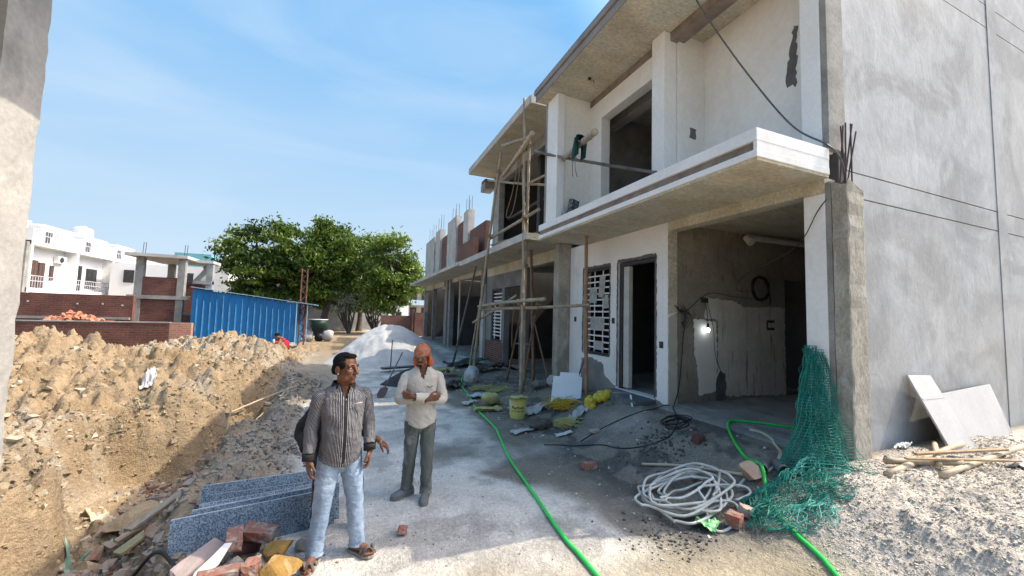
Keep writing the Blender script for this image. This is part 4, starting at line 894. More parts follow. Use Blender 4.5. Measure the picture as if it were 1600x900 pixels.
# other white house roofs right of the frame house
ho = thing('white_building', 'white house with a turquoise upper room behind the brick frame house', 'building', (-13.5, 44, 0))
mb = MB(); mb.box(-19.5, -11, 44, 50, 0, 5.6); mb.build('wall', WHITEFAR, ho)
mb = MB(); mb.box(-15.4, -12.6, 44.5, 49, 5.6, 6.9); mb.build('upper_room', M('turquoise paint', (0.16, 0.42, 0.47), (0.13, 0.36, 0.41), 1, bump=0), ho)
for x in (-18.6, -14.4):
    mb = MB(); mb.box(x, x + 0.7, 43.94, 44, 3.9, 5.0); mb.build('window', METDARK, ho)
# ------------------------------------------------------------------ trees and shrubs
def leaf_mat(name, ca, cb):
    m, n, l, b = nt(name)
    a = n.new('ShaderNodeVertexColor'); a.layer_name = 'leaf'
    s = n.new('ShaderNodeSeparateColor'); l.new(a.outputs[0], s.inputs[0])
    c = mixc(n, l, s.outputs[0], ca, cb)
    l.new(c, b.inputs['Base Color']); b.inputs['Roughness'].default_value = 0.5; b.inputs['Specular IOR Level'].default_value = 0.3
    t = n.new('ShaderNodeBsdfTranslucent'); l.new(c, t.inputs['Color'])
    ms = n.new('ShaderNodeMixShader'); ms.inputs[0].default_value = 0.3
    out = [x for x in n if x.type == 'OUTPUT_MATERIAL'][0]
    l.new(b.outputs[0], ms.inputs[1]); l.new(t.outputs[0], ms.inputs[2]); l.new(ms.outputs[0], out.inputs[0]); return m
LEAF = leaf_mat('glossy green leaf', (0.020, 0.055, 0.012), (0.19, 0.27, 0.04))
LEAFG = leaf_mat('dusty grey green leaf', (0.11, 0.14, 0.09), (0.34, 0.38, 0.28))
WEED = leaf_mat('small weed leaf', (0.06, 0.12, 0.02), (0.16, 0.22, 0.05))
def leaves(name, mat, parent, clumps, per, size, seed, flat=0.85):
    rg = np.random.default_rng(seed); C = []; T = []
    for (c, r, tone) in clumps:
        n = int(per * (r / 0.9) ** 2)
        d = rg.normal(size=(n, 3)); d /= np.linalg.norm(d, axis=1)[:, None]
        d[:, 2] = np.where(d[:, 2] < -0.25, -d[:, 2] * 0.5, d[:, 2])
        rr = r * rg.uniform(0.25, 1.0, n) ** 0.55 * (1 + 0.28 * rg.normal(size=n))
        p = np.array(c) + d * rr[:, None] * np.array([1.0, 1.0, flat])
        C.append(p); T.append(np.clip(tone + rg.normal(0, 0.2, n), 0, 1))
    C = np.concatenate(C); T = np.concatenate(T); n = len(C)
    a = rg.normal(size=(n, 3)); a[:, 2] -= 0.5; a /= np.linalg.norm(a, axis=1)[:, None]
    up = rg.normal(size=(n, 3)) * 0.7 + np.array([0, 0, 1.0]); b = np.cross(up, a); b /= np.linalg.norm(b, axis=1)[:, None]
    s = size * rg.uniform(0.6, 1.4, n)[:, None]
    V = np.stack([C - a * s, C + b * s * 0.42, C + a * s, C - b * s * 0.42], 1).reshape(-1, 3)
    org = ORG[parent.name]
    me = bpy.data.meshes.new(name); me.vertices.add(4 * n); me.vertices.foreach_set('co', (V - np.array(org)).ravel())
    me.loops.add(4 * n); me.loops.foreach_set('vertex_index', np.arange(4 * n, dtype=np.int32))
    me.polygons.add(n); me.polygons.foreach_set('loop_start', np.arange(n, dtype=np.int32) * 4); me.polygons.foreach_set('loop_total', np.full(n, 4, np.int32))
    me.update(calc_edges=True)
    at = me.color_attributes.new('leaf', 'FLOAT_COLOR', 'POINT'); t4 = np.repeat(T, 4)
    at.data.foreach_set('color', np.stack([t4, t4, t4, np.ones_like(t4)], 1).astype(np.float32).ravel())
    me.materials.append(mat); o = bpy.data.objects.new(name, me); COL.objects.link(o); o.parent = parent; ORG[o.name] = org
    return o
def limbs(mb, base, tips, r0, seed, forks=2):
    rnd = random.Random(seed)
    for t in tips:
        b = Vector(base); e = Vector(t); mid = b.lerp(e, 0.5) + Vector((rnd.uniform(-.3, .3), rnd.uniform(-.3, .3), rnd.uniform(0, .5)))
        p = spline([b, mid, e], 5); mb.tube(p, [r0 * (1 - 0.8 * i / (len(p) - 1)) for i in range(len(p))], 6)
        for k in range(forks):
            s = p[len(p) // 2 + k]; q = s + Vector((rnd.uniform(-1, 1), rnd.uniform(-1, 1), rnd.uniform(0.3, 1.1)))
            mb.tube([s, s.lerp(q, .5) + Vector((0, 0, .1)), q], [r0 * .4, r0 * .25, r0 * .1], 5)
def tree(label, loc, cz, rx, ry, rz, nclump, seed, stems, bark=BARK, r0=0.28, per=170, size=0.2, zmin=0.0, tone=0.4):
    t = thing('broadleaf_tree', label, 'tree', loc, 'trees at the end of the road'); rnd = random.Random(seed)
    x, y, z = loc; clumps = []
    for k in range(nclump):
        while True:
            d = Vector((rnd.uniform(-1, 1), rnd.uniform(-1, 1), rnd.uniform(-1, 1)))
            if 0.35 < d.length < 1.0: break
        d = d * (0.92 if d.length > 0.6 else 1.2)
        c = Vector((x + d.x * rx, y + d.y * ry, z + cz + d.z * rz))
        clumps.append((c, rnd.uniform(0.45, 1.25), tone + 0.16 * rnd.uniform(-1, 1) + (0.22 if rnd.random() < 0.3 else 0)))
    mb = MB(); mb.smooth = True
    for (tx, ty, rr) in stems:
        b = Vector((x + tx * 0.25, y + ty * 0.25, z - 0.1)); top_ = Vector((x + tx, y + ty, z + cz - rz * 0.55))
        p = spline([b, b.lerp(top_, 0.4) + Vector((rnd.uniform(-.2, .2), 0, 0)), top_], 6)
        mb.tube(p, [rr * (1.25 - 0.65 * i / (len(p) - 1)) for i in range(len(p))], 8)
        limbs(mb, top_, [c for c, r_, t_ in rnd.sample(clumps, min(7, len(clumps)))], rr * 0.55, seed + 5)
    mb.build('trunk', bark, t)
    leaves('crown', LEAF, t, clumps, per, size, seed)
    return t
tree('dark broad crowned tree above the blue shed, leftmost of the big trees', (-6.9, 39, 0), 5.5, 3.9, 2.8, 4.0, 104, 1, [(-0.6, 0, 0.3), (0.9, 0.4, 0.22)], tone=0.30, per=190, size=0.18)
tree('tall full tree with a thick dark trunk just right of the blue shed', (-2.5, 38, 0), 5.7, 2.9, 2.6, 4.4, 94, 2, [(0.6, 0, 0.32)], tone=0.42, per=190, size=0.175)
tree('rounded bushy tree at the back, between the thick trunk and the pale stems', (0.6, 42, 0), 5.8, 2.9, 2.4, 4.3, 76, 3, [(0, 0, 0.25)], tone=0.44, per=190, size=0.18)
tree('bright green tree on thin pale forked stems, rightmost of the big trees', (3.2, 36, 0), 5.3, 2.6, 2.3, 3.8, 88, 4, [(-0.5, 0, 0.1), (0.1, 0.2, 0.11), (0.5, -0.1, 0.09)], bark=BARKPALE, tone=0.56, per=190, size=0.17)
def shrub(label, loc, h, w, seed, cl):
    t = thing('shrub', label, 'shrub', loc, 'dusty shrubs along the compound wall'); rnd = random.Random(seed); x, y, z = loc
    clumps = [(Vector((x + rnd.uniform(-w, w), y + rnd.uniform(-.6, .6), z + h * rnd.uniform(0.55, 1.0))), rnd.uniform(0.4, 0.7), 0.4 + 0.3 * rnd.random()) for k in range(cl)]
    mb = MB(); mb.smooth = True; limbs(mb, (x, y, z - 0.1), [c for c, a, b in clumps], 0.09, seed, 1); mb.build('stem', BARK, t)
    leaves('foliage', LEAFG, t, clumps, 60, 0.17, seed)
shrub('dusty grey leaved shrub with bare spreading stems, nearer the thick trunk', (-0.2, 37.0, 0), 3.4, 1.3, 11, 15)
shrub('dusty grey leaved shrub with denser foliage behind the sand heap', (2.0, 37.6, 0), 3.2, 1.1, 12, 15)
shrub('small dark sapling leaning beside the shed end', (-4.6, 40.0, 0), 3.0, 0.7, 13, 7)
def weed(label, x, y, s, seed):
    z = H(x, y); t = thing('weed', label, 'weed', (x, y, z), 'weeds on the earth bank'); rnd = random.Random(seed)
    mb = MB(); tips = [Vector((x + rnd.uniform(-s, s), y + rnd.uniform(-s, s), z + s * rnd.uniform(.2, .6))) for k in range(9)]
    for p in tips: mb.tube([(x, y, z - .02), p], 0.004, 4)
    mb.build('stem', BARK, t); leaves('foliage', WEED, t, [(p, s * 0.4, 0.5) for p in tips], 120, 0.035, seed, 0.5)
weed('low feathery green weed on the earth bank, left of the darker one', -3.45, 7.7, 0.22, 1)
weed('darker green weed patch on the earth bank, right of the feathery one', -3.0, 7.95, 0.26, 2)
# ------------------------------------------------------------------ heaps, loose stuff
def heap(name, label, cat, cx, cy, rx, ry, h, mat, seed, amp=0.05, top=0.3, n=110, freq=3.0):
    mb = MB(); mb.smooth = True
    xs = np.linspace(-1.15, 1.15, n); X, Y = np.meshgrid(xs, xs, indexing='ij'); wx = cx + X * rx; wy = cy + Y * ry
    ang = np.arctan2(Y, X); r = np.hypot(X, Y) * (1 + 0.22 * (fbm(np.cos(ang) * 1.5 + 5, np.sin(ang) * 1.5 + 5, seed, 3) - 0.5))
    prof = np.where(r < top, 1 - 0.10 * (r / top) ** 2, 0.9 * (1 - sm(top, 1.0, r) * 0.35 - 0.65 * np.clip((r - top) / (1 - top), 0, 1)))
    prof = np.clip(prof, 0, 1) * (1 - sm(0.9, 1.1, r)) 
    g = height(wx, wy)
    Z = g - 0.05 + (h + 0.05) * prof + amp * np.minimum(1, prof * 4) * ((ridged(wx * freq * 0.4, wy * freq * 0.4, seed, 4) - 0.6) * 2 + (fbm(wx * freq * 2, wy * freq * 2, seed + 3, 3) - 0.5))
    Z = np.where(prof <= 0.001, g - 0.08, Z)
    mb.v = [tuple(p) for p in np.stack([wx, wy, Z], -1).reshape(-1, 3)]
    for i in range(n - 1):
        for j in range(n - 1):
            a = i * n + j; mb.face((a, a + n, a + n + 1, a + 1))
    return mb.build(name, mat, label=label, cat=cat)
heap('sand_heap', 'big heap of pale grey sand, half sunlit, before the far shells', 'sand heap', 1.55, 17.4, 2.6, 2.9, 1.5, SANDP, 7, 0.07, 0.25)
heap('soil_heap', 'small heap of dark damp soil behind the man in the white shirt', 'soil heap', 1.65, 11.6, 0.95, 0.75, 0.42, SOILD, 8, 0.05, 0.2, 60)

CV = np.array([(a, b, c) for c in (-.8, .8) for a, b in ((-.8, -.8), (.8, -.8), (.8, .8), (-.8, .8))])
CF = [(0, 2, 1), (0, 3, 2), (4, 5, 6), (4, 6, 7), (0, 1, 5), (0, 5, 4), (1, 2, 6), (1, 6, 5), (2, 3, 7), (2, 7, 6), (3, 0, 4), (3, 4, 7)]
def scatter(name, label, mat, n, region, smin, smax, seed, sink=0.3, flat=0.65, power=2.5):
    """region: function(rng, n) -> x, y arrays"""
    rg = np.random.default_rng(seed); x, y = region(rg, n); n = len(x); z = height(x, y)
    s = smin + (smax - smin) * rg.random(n) ** power
    V = np.repeat(CV[None], n, 0) * rg.uniform(0.62, 1.05, (n, 8, 1)) + 0.14 * rg.normal(size=(n, 8, 3))
    V = V * (s[:, None] * np.stack([rg.uniform(.7, 1.3, n), rg.uniform(.6, 1.1, n), rg.uniform(.5, 1.0, n) * flat / 0.65], 1))[:, None, :]
    t = rg.normal(0, 0.4, n)[:, None]; ct, st = np.cos(t), np.sin(t); V = np.stack([V[..., 0] * ct - V[..., 2] * st, V[..., 1], V[..., 0] * st + V[..., 2] * ct], -1)
    a = rg.uniform(0, 6.28, n); ca, sa = np.cos(a)[:, None], np.sin(a)[:, None]
    V = np.stack([V[..., 0] * ca - V[..., 1] * sa, V[..., 0] * sa + V[..., 1] * ca, V[..., 2]], -1)
    V += np.stack([x, y, z + s * (0.5 - sink) * 0.5], -1)[:, None, :]
    F = (np.array(CF)[None] + (np.arange(n) * 8)[:, None, None]).reshape(-1, 3)
    me = bpy.data.meshes.new(name); V = V.reshape(-1, 3); me.vertices.add(len(V)); me.vertices.foreach_set('co', V.ravel())
    me.loops.add(F.size); me.loops.foreach_set('vertex_index', F.ravel().astype(np.int32)); me.polygons.add(len(F))
    me.polygons.foreach_set('loop_start', (np.arange(len(F)) * 3).astype(np.int32)); me.polygons.foreach_set('loop_total', np.full(len(F), 3, np.int32)); me.update(calc_edges=True); me.polygons.foreach_set('use_smooth', np.zeros(len(F), bool))
    me.materials.append(mat); o = bpy.data.objects.new(name, me); COL.objects.link(o); tag(o, label, None, None, 'stuff'); return o
def box_region(x0, x1, y0, y1, keep=None):
    def f(rg, n):
        x = rg.uniform(x0, x1, n); y = rg.uniform(y0, y1, n)
        if keep is not None:
            k = keep(x, y) > rg.random(n); x, y = x[k], y[k]
        return x, y
    return f
land = lambda x, y: sm(0.0, -0.35, x - left_edge(y) + np.where(y > 8.2, -0.5, 0)) * (0.25 + 1.5 * np.clip(fbm(x * 0.8, y * 0.8, 77, 3) - 0.4, 0, 1))
scatter('earth_clods', 'crumbled tan earth clods over the mounds', DIRT, 34000, box_region(-9, -1.6, 4.2, 17, land), 0.008, 0.055, 1, power=2.6, sink=0.8)
scatter('broken_lumps', 'larger pale lumps of broken earth and render on the mounds', M('pale broken render', (0.50, 0.44, 0.34), (0.40, 0.33, 0.23), 5, bump=0.5, fine=0.15), 1500, box_region(-8, -2.0, 5, 15, land), 0.02, 0.10, 2, power=3.4, flat=0.5, sink=0.7)
flank = lambda x, y: np.exp(-((x - left_edge(y) + 0.15) / 0.4) ** 2) * (1 - np.exp(-((x + 2.6) / .6) ** 4 - ((y - 7.05) / .5) ** 4))
scatter('earth_clods', 'earth crumbs stuck to the cut face of the trench', DIRT, 8000, box_region(-4.2, -1.5, 4.0, 10, flank), 0.006, 0.042, 15, power=2.6, sink=1.0, flat=0.45)
scatter('pale_crumbs', 'pale crumbs fallen along the trench bed', M('pale broken render', (0.50, 0.44, 0.34)), 900, box_region(-3.6, -1.6, 4.4, 8.2), 0.006, 0.05, 16, power=3)
trench = lambda x, y: np.exp(-((x + 1.95) / 0.5) ** 2) * (x < right_edge(y) - 0.02) * (x > left_edge(y) + 0.1)
scatter('trench_rubble', 'mixed brown rubble lying down the trench side', M('brown rubble', (0.30, 0.235, 0.18), (0.19, 0.155, 0.12), 5, bump=0.5, fine=0.2, stain=(0.27, 0.13, 0.09), sscale=4, st=(0.56, 0.62)), 5200, box_region(-3.0, -1.2, 3.0, 8.6, trench), 0.015, 0.085, 3, power=2.2, flat=0.5)
scatter('shoulder_crumbs', 'grey brown crumbs along the road shoulder', M('grey brown crumb', (0.27, 0.24, 0.20), (0.19, 0.17, 0.145), 6, bump=0.4, fine=0.15), 5000, box_region(-1.6, -0.2, 3.2, 12, lambda x, y: sm(-0.3, -1.0, x) * 0.8), 0.008, 0.05, 4)
gravel = lambda x, y: sm(3.5, 4.1, x) * sm(2.75, 2.4, y)
scatter('gravel', 'loose pale gravel over the heap by the grey wall', PEBBLE, 34000, box_region(3.4, 8.5, 0.4, 2.8, gravel), 0.003, 0.013, 5, power=2.4)
scatter('gravel_grit', 'coarser grey stones among the gravel', M('mid grey stone chips', (0.30, 0.29, 0.28), (0.20, 0.195, 0.19), 9, bump=0.3), 700, box_region(3.5, 8.5, 0.5, 2.8, gravel), 0.006, 0.024, 6, power=2.6)
patch = lambda cx, cy, sx, sy: (lambda x, y: np.exp(-((x - cx) / sx) ** 2 - ((y - cy) / sy) ** 2))
scatter('dark_grit', 'black grit spilled beside the coiled hose', PEBDARK, 1500, box_region(2.3, 3.7, 2.5, 3.6, patch(2.95, 2.95, 0.35, 0.28)), 0.005, 0.02, 7)
scatter('dark_grit', 'dark chips below the garage ramp', PEBDARK, 1500, box_region(3.3, 5.0, 3.6, 5.0, patch(4.15, 4.35, 0.5, 0.4)), 0.006, 0.028, 8)
scatter('pale_chips', 'pale stone chips sprinkled on the dark mud', PEBWHITE, 420, box_region(1.9, 4.9, 2.6, 5.6, lambda x, y: 0.5 * sm(1.9, 2.6, x)), 0.004, 0.02, 9, power=3)
scatter('pale_chips', 'white scraps and chips about the scaffold foot', PEBWHITE, 260, box_region(2.4, 5.0, 6, 12.5), 0.008, 0.035, 10, power=3, flat=0.3)
scatter('road_crumbs', 'brown crumbs scattered on the road before the two men', M('brown crumb', (0.20, 0.16, 0.12), (0.14, 0.11, 0.085), 6), 130, box_region(0.4, 1.1, 3.3, 4.1, patch(0.75, 3.7, 0.22, 0.12)), 0.003, 0.012, 11)
scatter('road_crumbs', 'fine grey crumbs over the road', STONE, 900, box_region(-0.8, 2.2, 2.2, 12), 0.003, 0.014, 12, power=4)

# single stones, bricks
def brick(label, x, y, rz=0.0, size=(0.225, 0.11, 0.07), tilt=(0, 0), mat=None, dz=0.0, seed=0, group='loose bricks', name='brick', brk=0.0, z=None):
    mb = MB(); n0 = 0; bm = bmesh.new(); bmesh.ops.create_cube(bm, size=1)
    bmesh.ops.subdivide_edges(bm, edges=bm.edges[:], cuts=3, use_grid_fill=True)
    R = Euler((tilt[0], tilt[1], rz)).to_matrix(); rnd = random.Random(seed)
    vs = []
    for v in bm.verts:
        p = v.co.copy()
        m = max(abs(p.x), abs(p.y), abs(p.z)); e = sum(1 for q in p if abs(q) > 0.49)
        if e >= 2: p *= 0.93 + 0.05 * rnd.random()
        if brk and p.x > 0.1: p.x -= brk * rnd.random()
        p = Vector((p.x * size[0], p.y * size[1], p.z * size[2])) + Vector((rnd.uniform(-1, 1), rnd.uniform(-1, 1), rnd.uniform(-1, 1))) * 0.004
        vs.append(R @ p)
    zb = min(p.z for p in vs); z0 = (H(x, y) if z is None else z) - zb - 0.008 + dz
    mb.add([p + Vector((x, y, z0)) for p in vs], [[q.index for q in f.verts] for f in bm.faces]); bm.free()
    return mb.build(name, mat or BRICKS, label=label, cat='brick' if name == 'brick' else 'stone', group=group)
def rock(label, x, y, s, mat, seed, dz=0.0, group='loose stones', z=None, name='stone', cat='stone', rz=0.0, chop=14):
    bm = bmesh.new(); bmesh.ops.create_icosphere(bm, subdivisions=3, radius=1); rnd = random.Random(seed)
    planes = []
    for k in range(chop):
        d = Vector((rnd.uniform(-1, 1), rnd.uniform(-1, 1), rnd.uniform(-1, 1))).normalized(); planes.append((d, rnd.uniform(0.42, 0.72)))
    R = Euler((0, 0, rz)).to_matrix(); vs = []
    for v in bm.verts:
        p = v.co.copy()
        for d, h_ in planes:
            q = p.dot(d)
            if q > h_: p -= d * (q - h_)
        p += Vector((rnd.uniform(-1, 1), rnd.uniform(-1, 1), rnd.uniform(-1, 1))) * 0.02
        vs.append(R @ Vector((p.x * s[0], p.y * s[1], p.z * s[2])))
    zb = min(p.z for p in vs); z0 = (H(x, y) if z is None else z) - zb * 0.8 + dz
    k_ = 1.25
    mb = MB(); mb.add([p + Vector((x, y, z0)) for p in vs], [[q.index for q in f.verts] for f in bm.faces]); bm.free()
    return mb.build(name, mat, label=label, cat=cat, group=group)
brick('broken red brick lying alone on the road between the two men and the camera', 0.53, 3.82, 1.5, (0.13, 0.08, 0.06), (0.2, 0.3), BRICKO, seed=1, brk=0.4)
brick('long orange brown brick on the mud left of the coiled hose', 3.08, 4.62, 0.1, (0.22, 0.10, 0.09), (0, 0.06), BRICKO, seed=2)
brick('dark brown brick standing on its side in front of the hose coil', 3.55, 2.80, 0.35, (0.14, 0.13, 0.115), (0, 0), BRICKS, seed=3)
brick('paler broken brick leaning right against the dark brown one', 3.72, 2.80, -0.5, (0.13, 0.10, 0.09), (0.1, 0.2), M('dusty pink brick', (0.44, 0.35, 0.30), (0.34, 0.26, 0.22), 8, bump=0.4), seed=4, brk=0.3)
brick('small dark red brick on the black chips under the garage ramp', 4.4, 4.0, 0.2, (0.17, 0.11, 0.10), (0.1, 0), M('dark red brick', (0.14, 0.055, 0.05), (0.1, 0.045, 0.04), 8, bump=0.4), seed=5)
brick('red brick caught inside the loops of the hose coil', 3.82, 3.36, 1.0, (0.15, 0.09, 0.08), (0.2, 0.1), BRICKO, seed=6)
rock('angular tan and red stone beside the green hose and grey pipes', 4.17, 3.06, (0.17, 0.15, 0.12), M('tan red stone', (0.38, 0.30, 0.22), (0.30, 0.16, 0.12), 7, bump=0.5), 3)
brick('pink brick in front of the yellow sack by the door step', 4.93, 6.42, 0.2, (0.26, 0.14, 0.13), (0, 0), M('dusty pink brick', (0.44, 0.35, 0.30)), seed=7)
brick('thin pink tile piece on the pale ramp', 3.82, 5.55, 0.1, (0.2, 0.14, 0.04), (0, 0), M('dusty pink brick', (0.44, 0.35, 0.30)), seed=8)
# the broken bricks and lumps at the bottom left
bx = [('half brick with a raw red end facing the camera on top of the rubble', (-0.78, 3.80), 1.75, (0.24, 0.115, 0.10), (0.05, 0.0), BRICKO, 0.16),
      ('long grey dusted brick lying behind the red ended one', (-0.62, 3.88), -0.35, (0.26, 0.12, 0.09), (0.2, 0.1), BRICKS, 0.13),
      ('brown brick lying flat along the bottom edge of the photo', (-0.80, 3.50), 0.05, (0.27, 0.11, 0.09), (0, 0), BRICKS, 0.06),
      ('small reddish brick end wedged beside the flat brown brick', (-0.60, 3.52), 1.5, (0.15, 0.09, 0.10), (0, 0.1), BRICKO, 0.06),
      ('flat mauve brick slab tilted against the granite', (-0.98, 3.72), 0.9, (0.34, 0.13, 0.07), (0.35, -0.2), M('mauve dusted brick', (0.33, 0.27, 0.25), (0.26, 0.21, 0.2), 6, bump=0.4), 0.05),
      ('dark red brick corner low in the rubble behind the half brick', (-0.72, 3.95), 0.5, (0.2, 0.11, 0.08), (0.2, 0.3), M('dark red brick', (0.14, 0.055, 0.05)), 0.0)]
for i, (lab, (x, y), rz, size, tl, m_, dz) in enumerate(bx): brick(lab, x, y, rz, size, tl, m_, dz, 30 + i, 'bricks heaped at the bottom left')
rock('big ochre clay lump at the feet of the man in the striped shirt', -0.43, 3.46, (0.19, 0.14, 0.12), OCHRE, 7, 0.03, 'clay lumps', chop=15)
rock('smaller ochre lump with a hollow behind the big ochre one', -0.46, 3.72, (0.14, 0.11, 0.11), OCHRE, 8, 0.05, 'clay lumps', chop=15)
rock('pale cut stone between the half brick and the ochre lumps', -0.60, 3.66, (0.10, 0.09, 0.09), STONE, 9, 0.0, chop=15)
rock('grey stone under the half brick', -0.74, 3.66, (0.12, 0.10, 0.09), STONE, 10, 0.0, chop=15)
rock('flat grey stone against the left foot of the granite slab', -1.12, 3.62, (0.16, 0.10, 0.06), STONE, 12, 0.0, chop=15)
rock('rounded dusty stone next to the sandal', -0.30, 3.86, (0.09, 0.08, 0.07), STONE, 13, 0.0)
mb = MB(); mb.prism([(0, 0), (.10, -.03), (.14, .08), (.22, .12), (.30, .26), (.24, .27), (.16, .2), (.05, .12)], (-1.0, 3.53, H(-0.9, 3.6) + 0.02), (0.8, 0.0, 0.1), (0, 0.5, 0.75), (0, -0.8, 0.5), 0.012)
tag(mb.build('broken_tile', M('white glazed tile', (0.74, 0.78, 0.78), (0.66, 0.7, 0.7), 5, rough=0.4, bump=0.05)), 'jagged white tile shard standing in the brick rubble', 'tile shard')
rock('large pale block of dried earth lying in the trench bottom', -2.22, 6.0, (0.32, 0.24, 0.2), DIRT, 21, 0.06, 'earth blocks in the trench', name='earth_block', cat='earth block', chop=15)
rock('squarish earth block at the far end of the trench bed', -2.2, 6.55, (0.20, 0.15, 0.14), DIRT, 22, 0.05, 'earth blocks in the trench', name='earth_block', cat='earth block', chop=15)
rock('yellowish earth block near the green cloth', -2.2, 5.15, (0.2, 0.15, 0.12), DIRT, 23, 0.04, 'earth blocks in the trench', name='earth_block', cat='earth block', chop=15)
brick('red brick half buried on the trench slope', -1.75, 6.5, 0.7, (0.22, 0.1, 0.07), (0.3, 0.2), BRICKO, 0, 41, 'bricks in the trench')
brick('dusty brick pointing down the trench slope below the red one', -1.85, 5.9, 1.2, (0.22, 0.1, 0.07), (0.2, 0.3), BRICKS, 0, 42, 'bricks in the trench')
brick('orange brick piece beside the white cloth in the trench', -1.95, 5.45, 0.4, (0.2, 0.09, 0.06), (0.2, -0.2), BRICKO, 0, 43, 'bricks in the trench')
brick('brown brick near the pipe mouth in the trench', -1.62, 4.9, 0.9, (0.22, 0.1, 0.07), (0.3, 0.0), BRICKS, 0, 44, 'bricks in the trench')

# flat sheets, boards, scraps
def plank(name, label, cat, a, b, w, t, mat, up=(0, 0, 1), group=None, lift=0.0):
    a = Vector(a); b = Vector(b); d = (b - a).normalized(); s = d.cross(Vector(up)).normalized(); u = s.cross(d)
    mb = MB(); R = Matrix((d, s, u)).transposed(); mb.obox((a + b) / 2 + u * lift, ((b - a).length, w, t), R); return mb.build(name, mat, bevel=0.004, label=label, cat=cat, group=group)
def scrap(name, label, cat, x, y, sx, sy, mat, seed, rz=0.0, amp=0.06, lift=0.02, z=None, group=None, freq=7.0, n=16):
    mb = MB(); mb.smooth = True; c, s = math.cos(rz), math.sin(rz); rnd = random.Random(seed)
    zz = H(x, y) if z is None else z
    U = np.linspace(-.5, .5, n + 1); A, B = np.meshgrid(U, U, indexing='ij')
    ed = 1 + 0.35 * (fbm(A * 5 + seed, B * 5, seed, 3) - 0.5)
    px, py = A * sx * ed, B * sy * ed; wx = x + px * c - py * s; wy = y + px * s + py * c
    wx = wx + 0.4 * amp * (fbm(A * 6, B * 6, seed + 9, 3) - .5); 
    hz = height(wx, wy) if z is None else np.full_like(wx, zz)
    Z = hz + lift + amp * np.clip(ridged(A * freq * 0.4 + seed, B * freq * 0.4, seed + 4, 3) - 0.35, -0.02 / max(amp, .01), 1) * 1.3
    mb.v = [tuple(p) for p in np.stack([wx, wy, Z], -1).reshape(-1, 3)]
    for i in range(n):
        for j in range(n): a = i * (n + 1) + j; mb.face((a, a + n + 1, a + n + 2, a + 1))
    o = mb.build(name, mat, label=label, cat=cat, group=group); so = o.modifiers.new('thickness', 'SOLIDIFY'); so.thickness = 0.004; return o
# granite slabs leaning in a stack on the left
def slab(label, a, b, h, lean, t=0.042, seed=0, base=0.0):
    """a, b: ground ends of the face; leans back by lean metres"""
    a = Vector((a[0], a[1], base)); b = Vector((b[0], b[1], base)); d = (b - a).normalized(); n = d.cross(Vector((0, 0, 1)))
    u = (Vector((0, 0, h)) - n * lean).normalized(); L = (b - a).length; w = d.cross(u).normalized()
    t_ = thing('granite_slab', label, 'stone slab', ((a + b) / 2), 'granite slabs leaning on the trench edge')
    hh = math.hypot(h, lean)
    mb = MB(); mb.prism([(0, 0), (L, 0), (L, hh), (0, hh)], a, d, u, -w, t); mb.build('face', GRANITE, t_, bevel=0.002)
    mb = MB(); mb.prism([(0.002, hh), (L - 0.002, hh), (L - 0.002, hh + 0.003), (0.002, hh + 0.003)], a - w * 0.002, d, u, -w, t - 0.004); mb.build('sawn_edge', GRANEDGE, t_)
slab('front granite slab of the leaning stack, showing its whole speckled face', (-1.27, 4.0), (-0.06, 4.22), 0.30, 0.07)
slab('granite slab second from the front, slipped to the right', (-1.16, 4.09), (-0.02, 4.30), 0.315, 0.08)
slab('thin granite slab tilted across the stack with a pale upper edge', (-1.15, 4.16), (-0.02, 4.34), 0.27, 0.24, 0.03)
slab('granite slab right behind the tilted one', (-1.16, 4.48), (-0.05, 4.52), 0.27, 0.1)
slab('rearmost granite slab of the stack by the trench', (-1.24, 4.56), (-0.1, 4.66), 0.33, 0.1)
mb = MB(); mb.box(-1.25, -0.1, 4.62, 4.7, -0.1, 0.26); 
# boards against the grey wall
t_ = thing('cement_board', 'narrow pale board standing upright and leaning on the grey side wall', 'board', (6.7, 2.5, 0.55), 'boards leaning on the grey wall')
mb = MB(); mb.prism([(0, 0), (0.56, 0.02), (0.50, 0.98), (-0.02, 1.0)], (6.68, 2.36, 0.50), (1, -0.02, 0), Vector((0.0, 0.40, 0.92)).normalized(), (0, 0.9, -0.4), 0.02); mb.build('board_face', WHITEB, t_, bevel=0.003)
mb = MB(); mb.prism([(0.0, 0.68), (0.51, 0.68), (0.505, 0.705), (-0.005, 0.705)], (6.68, 2.359, 0.50), (1, -0.02, 0), Vector((0.0, 0.40, 0.92)).normalized(), (0, -0.9, 0.4), 0.003); mb.build('pencil_band', GREYB, t_)
t_ = thing('cement_board', 'wide pale board lying on its long side against the grey side wall', 'board', (8.2, 2.6, 0.55), 'boards leaning on the grey wall')
mb = MB(); mb.prism([(0, 0), (1.85, 0.06), (1.9, 0.74), (0.05, 0.72)], (6.98, 2.52, 0.44), (1, 0.0, 0.035), Vector((0.0, 0.3, 0.95)).normalized(), (0, 0.95, -0.3), 0.02); mb.build('board_face', WHITEB, t_, bevel=0.003)
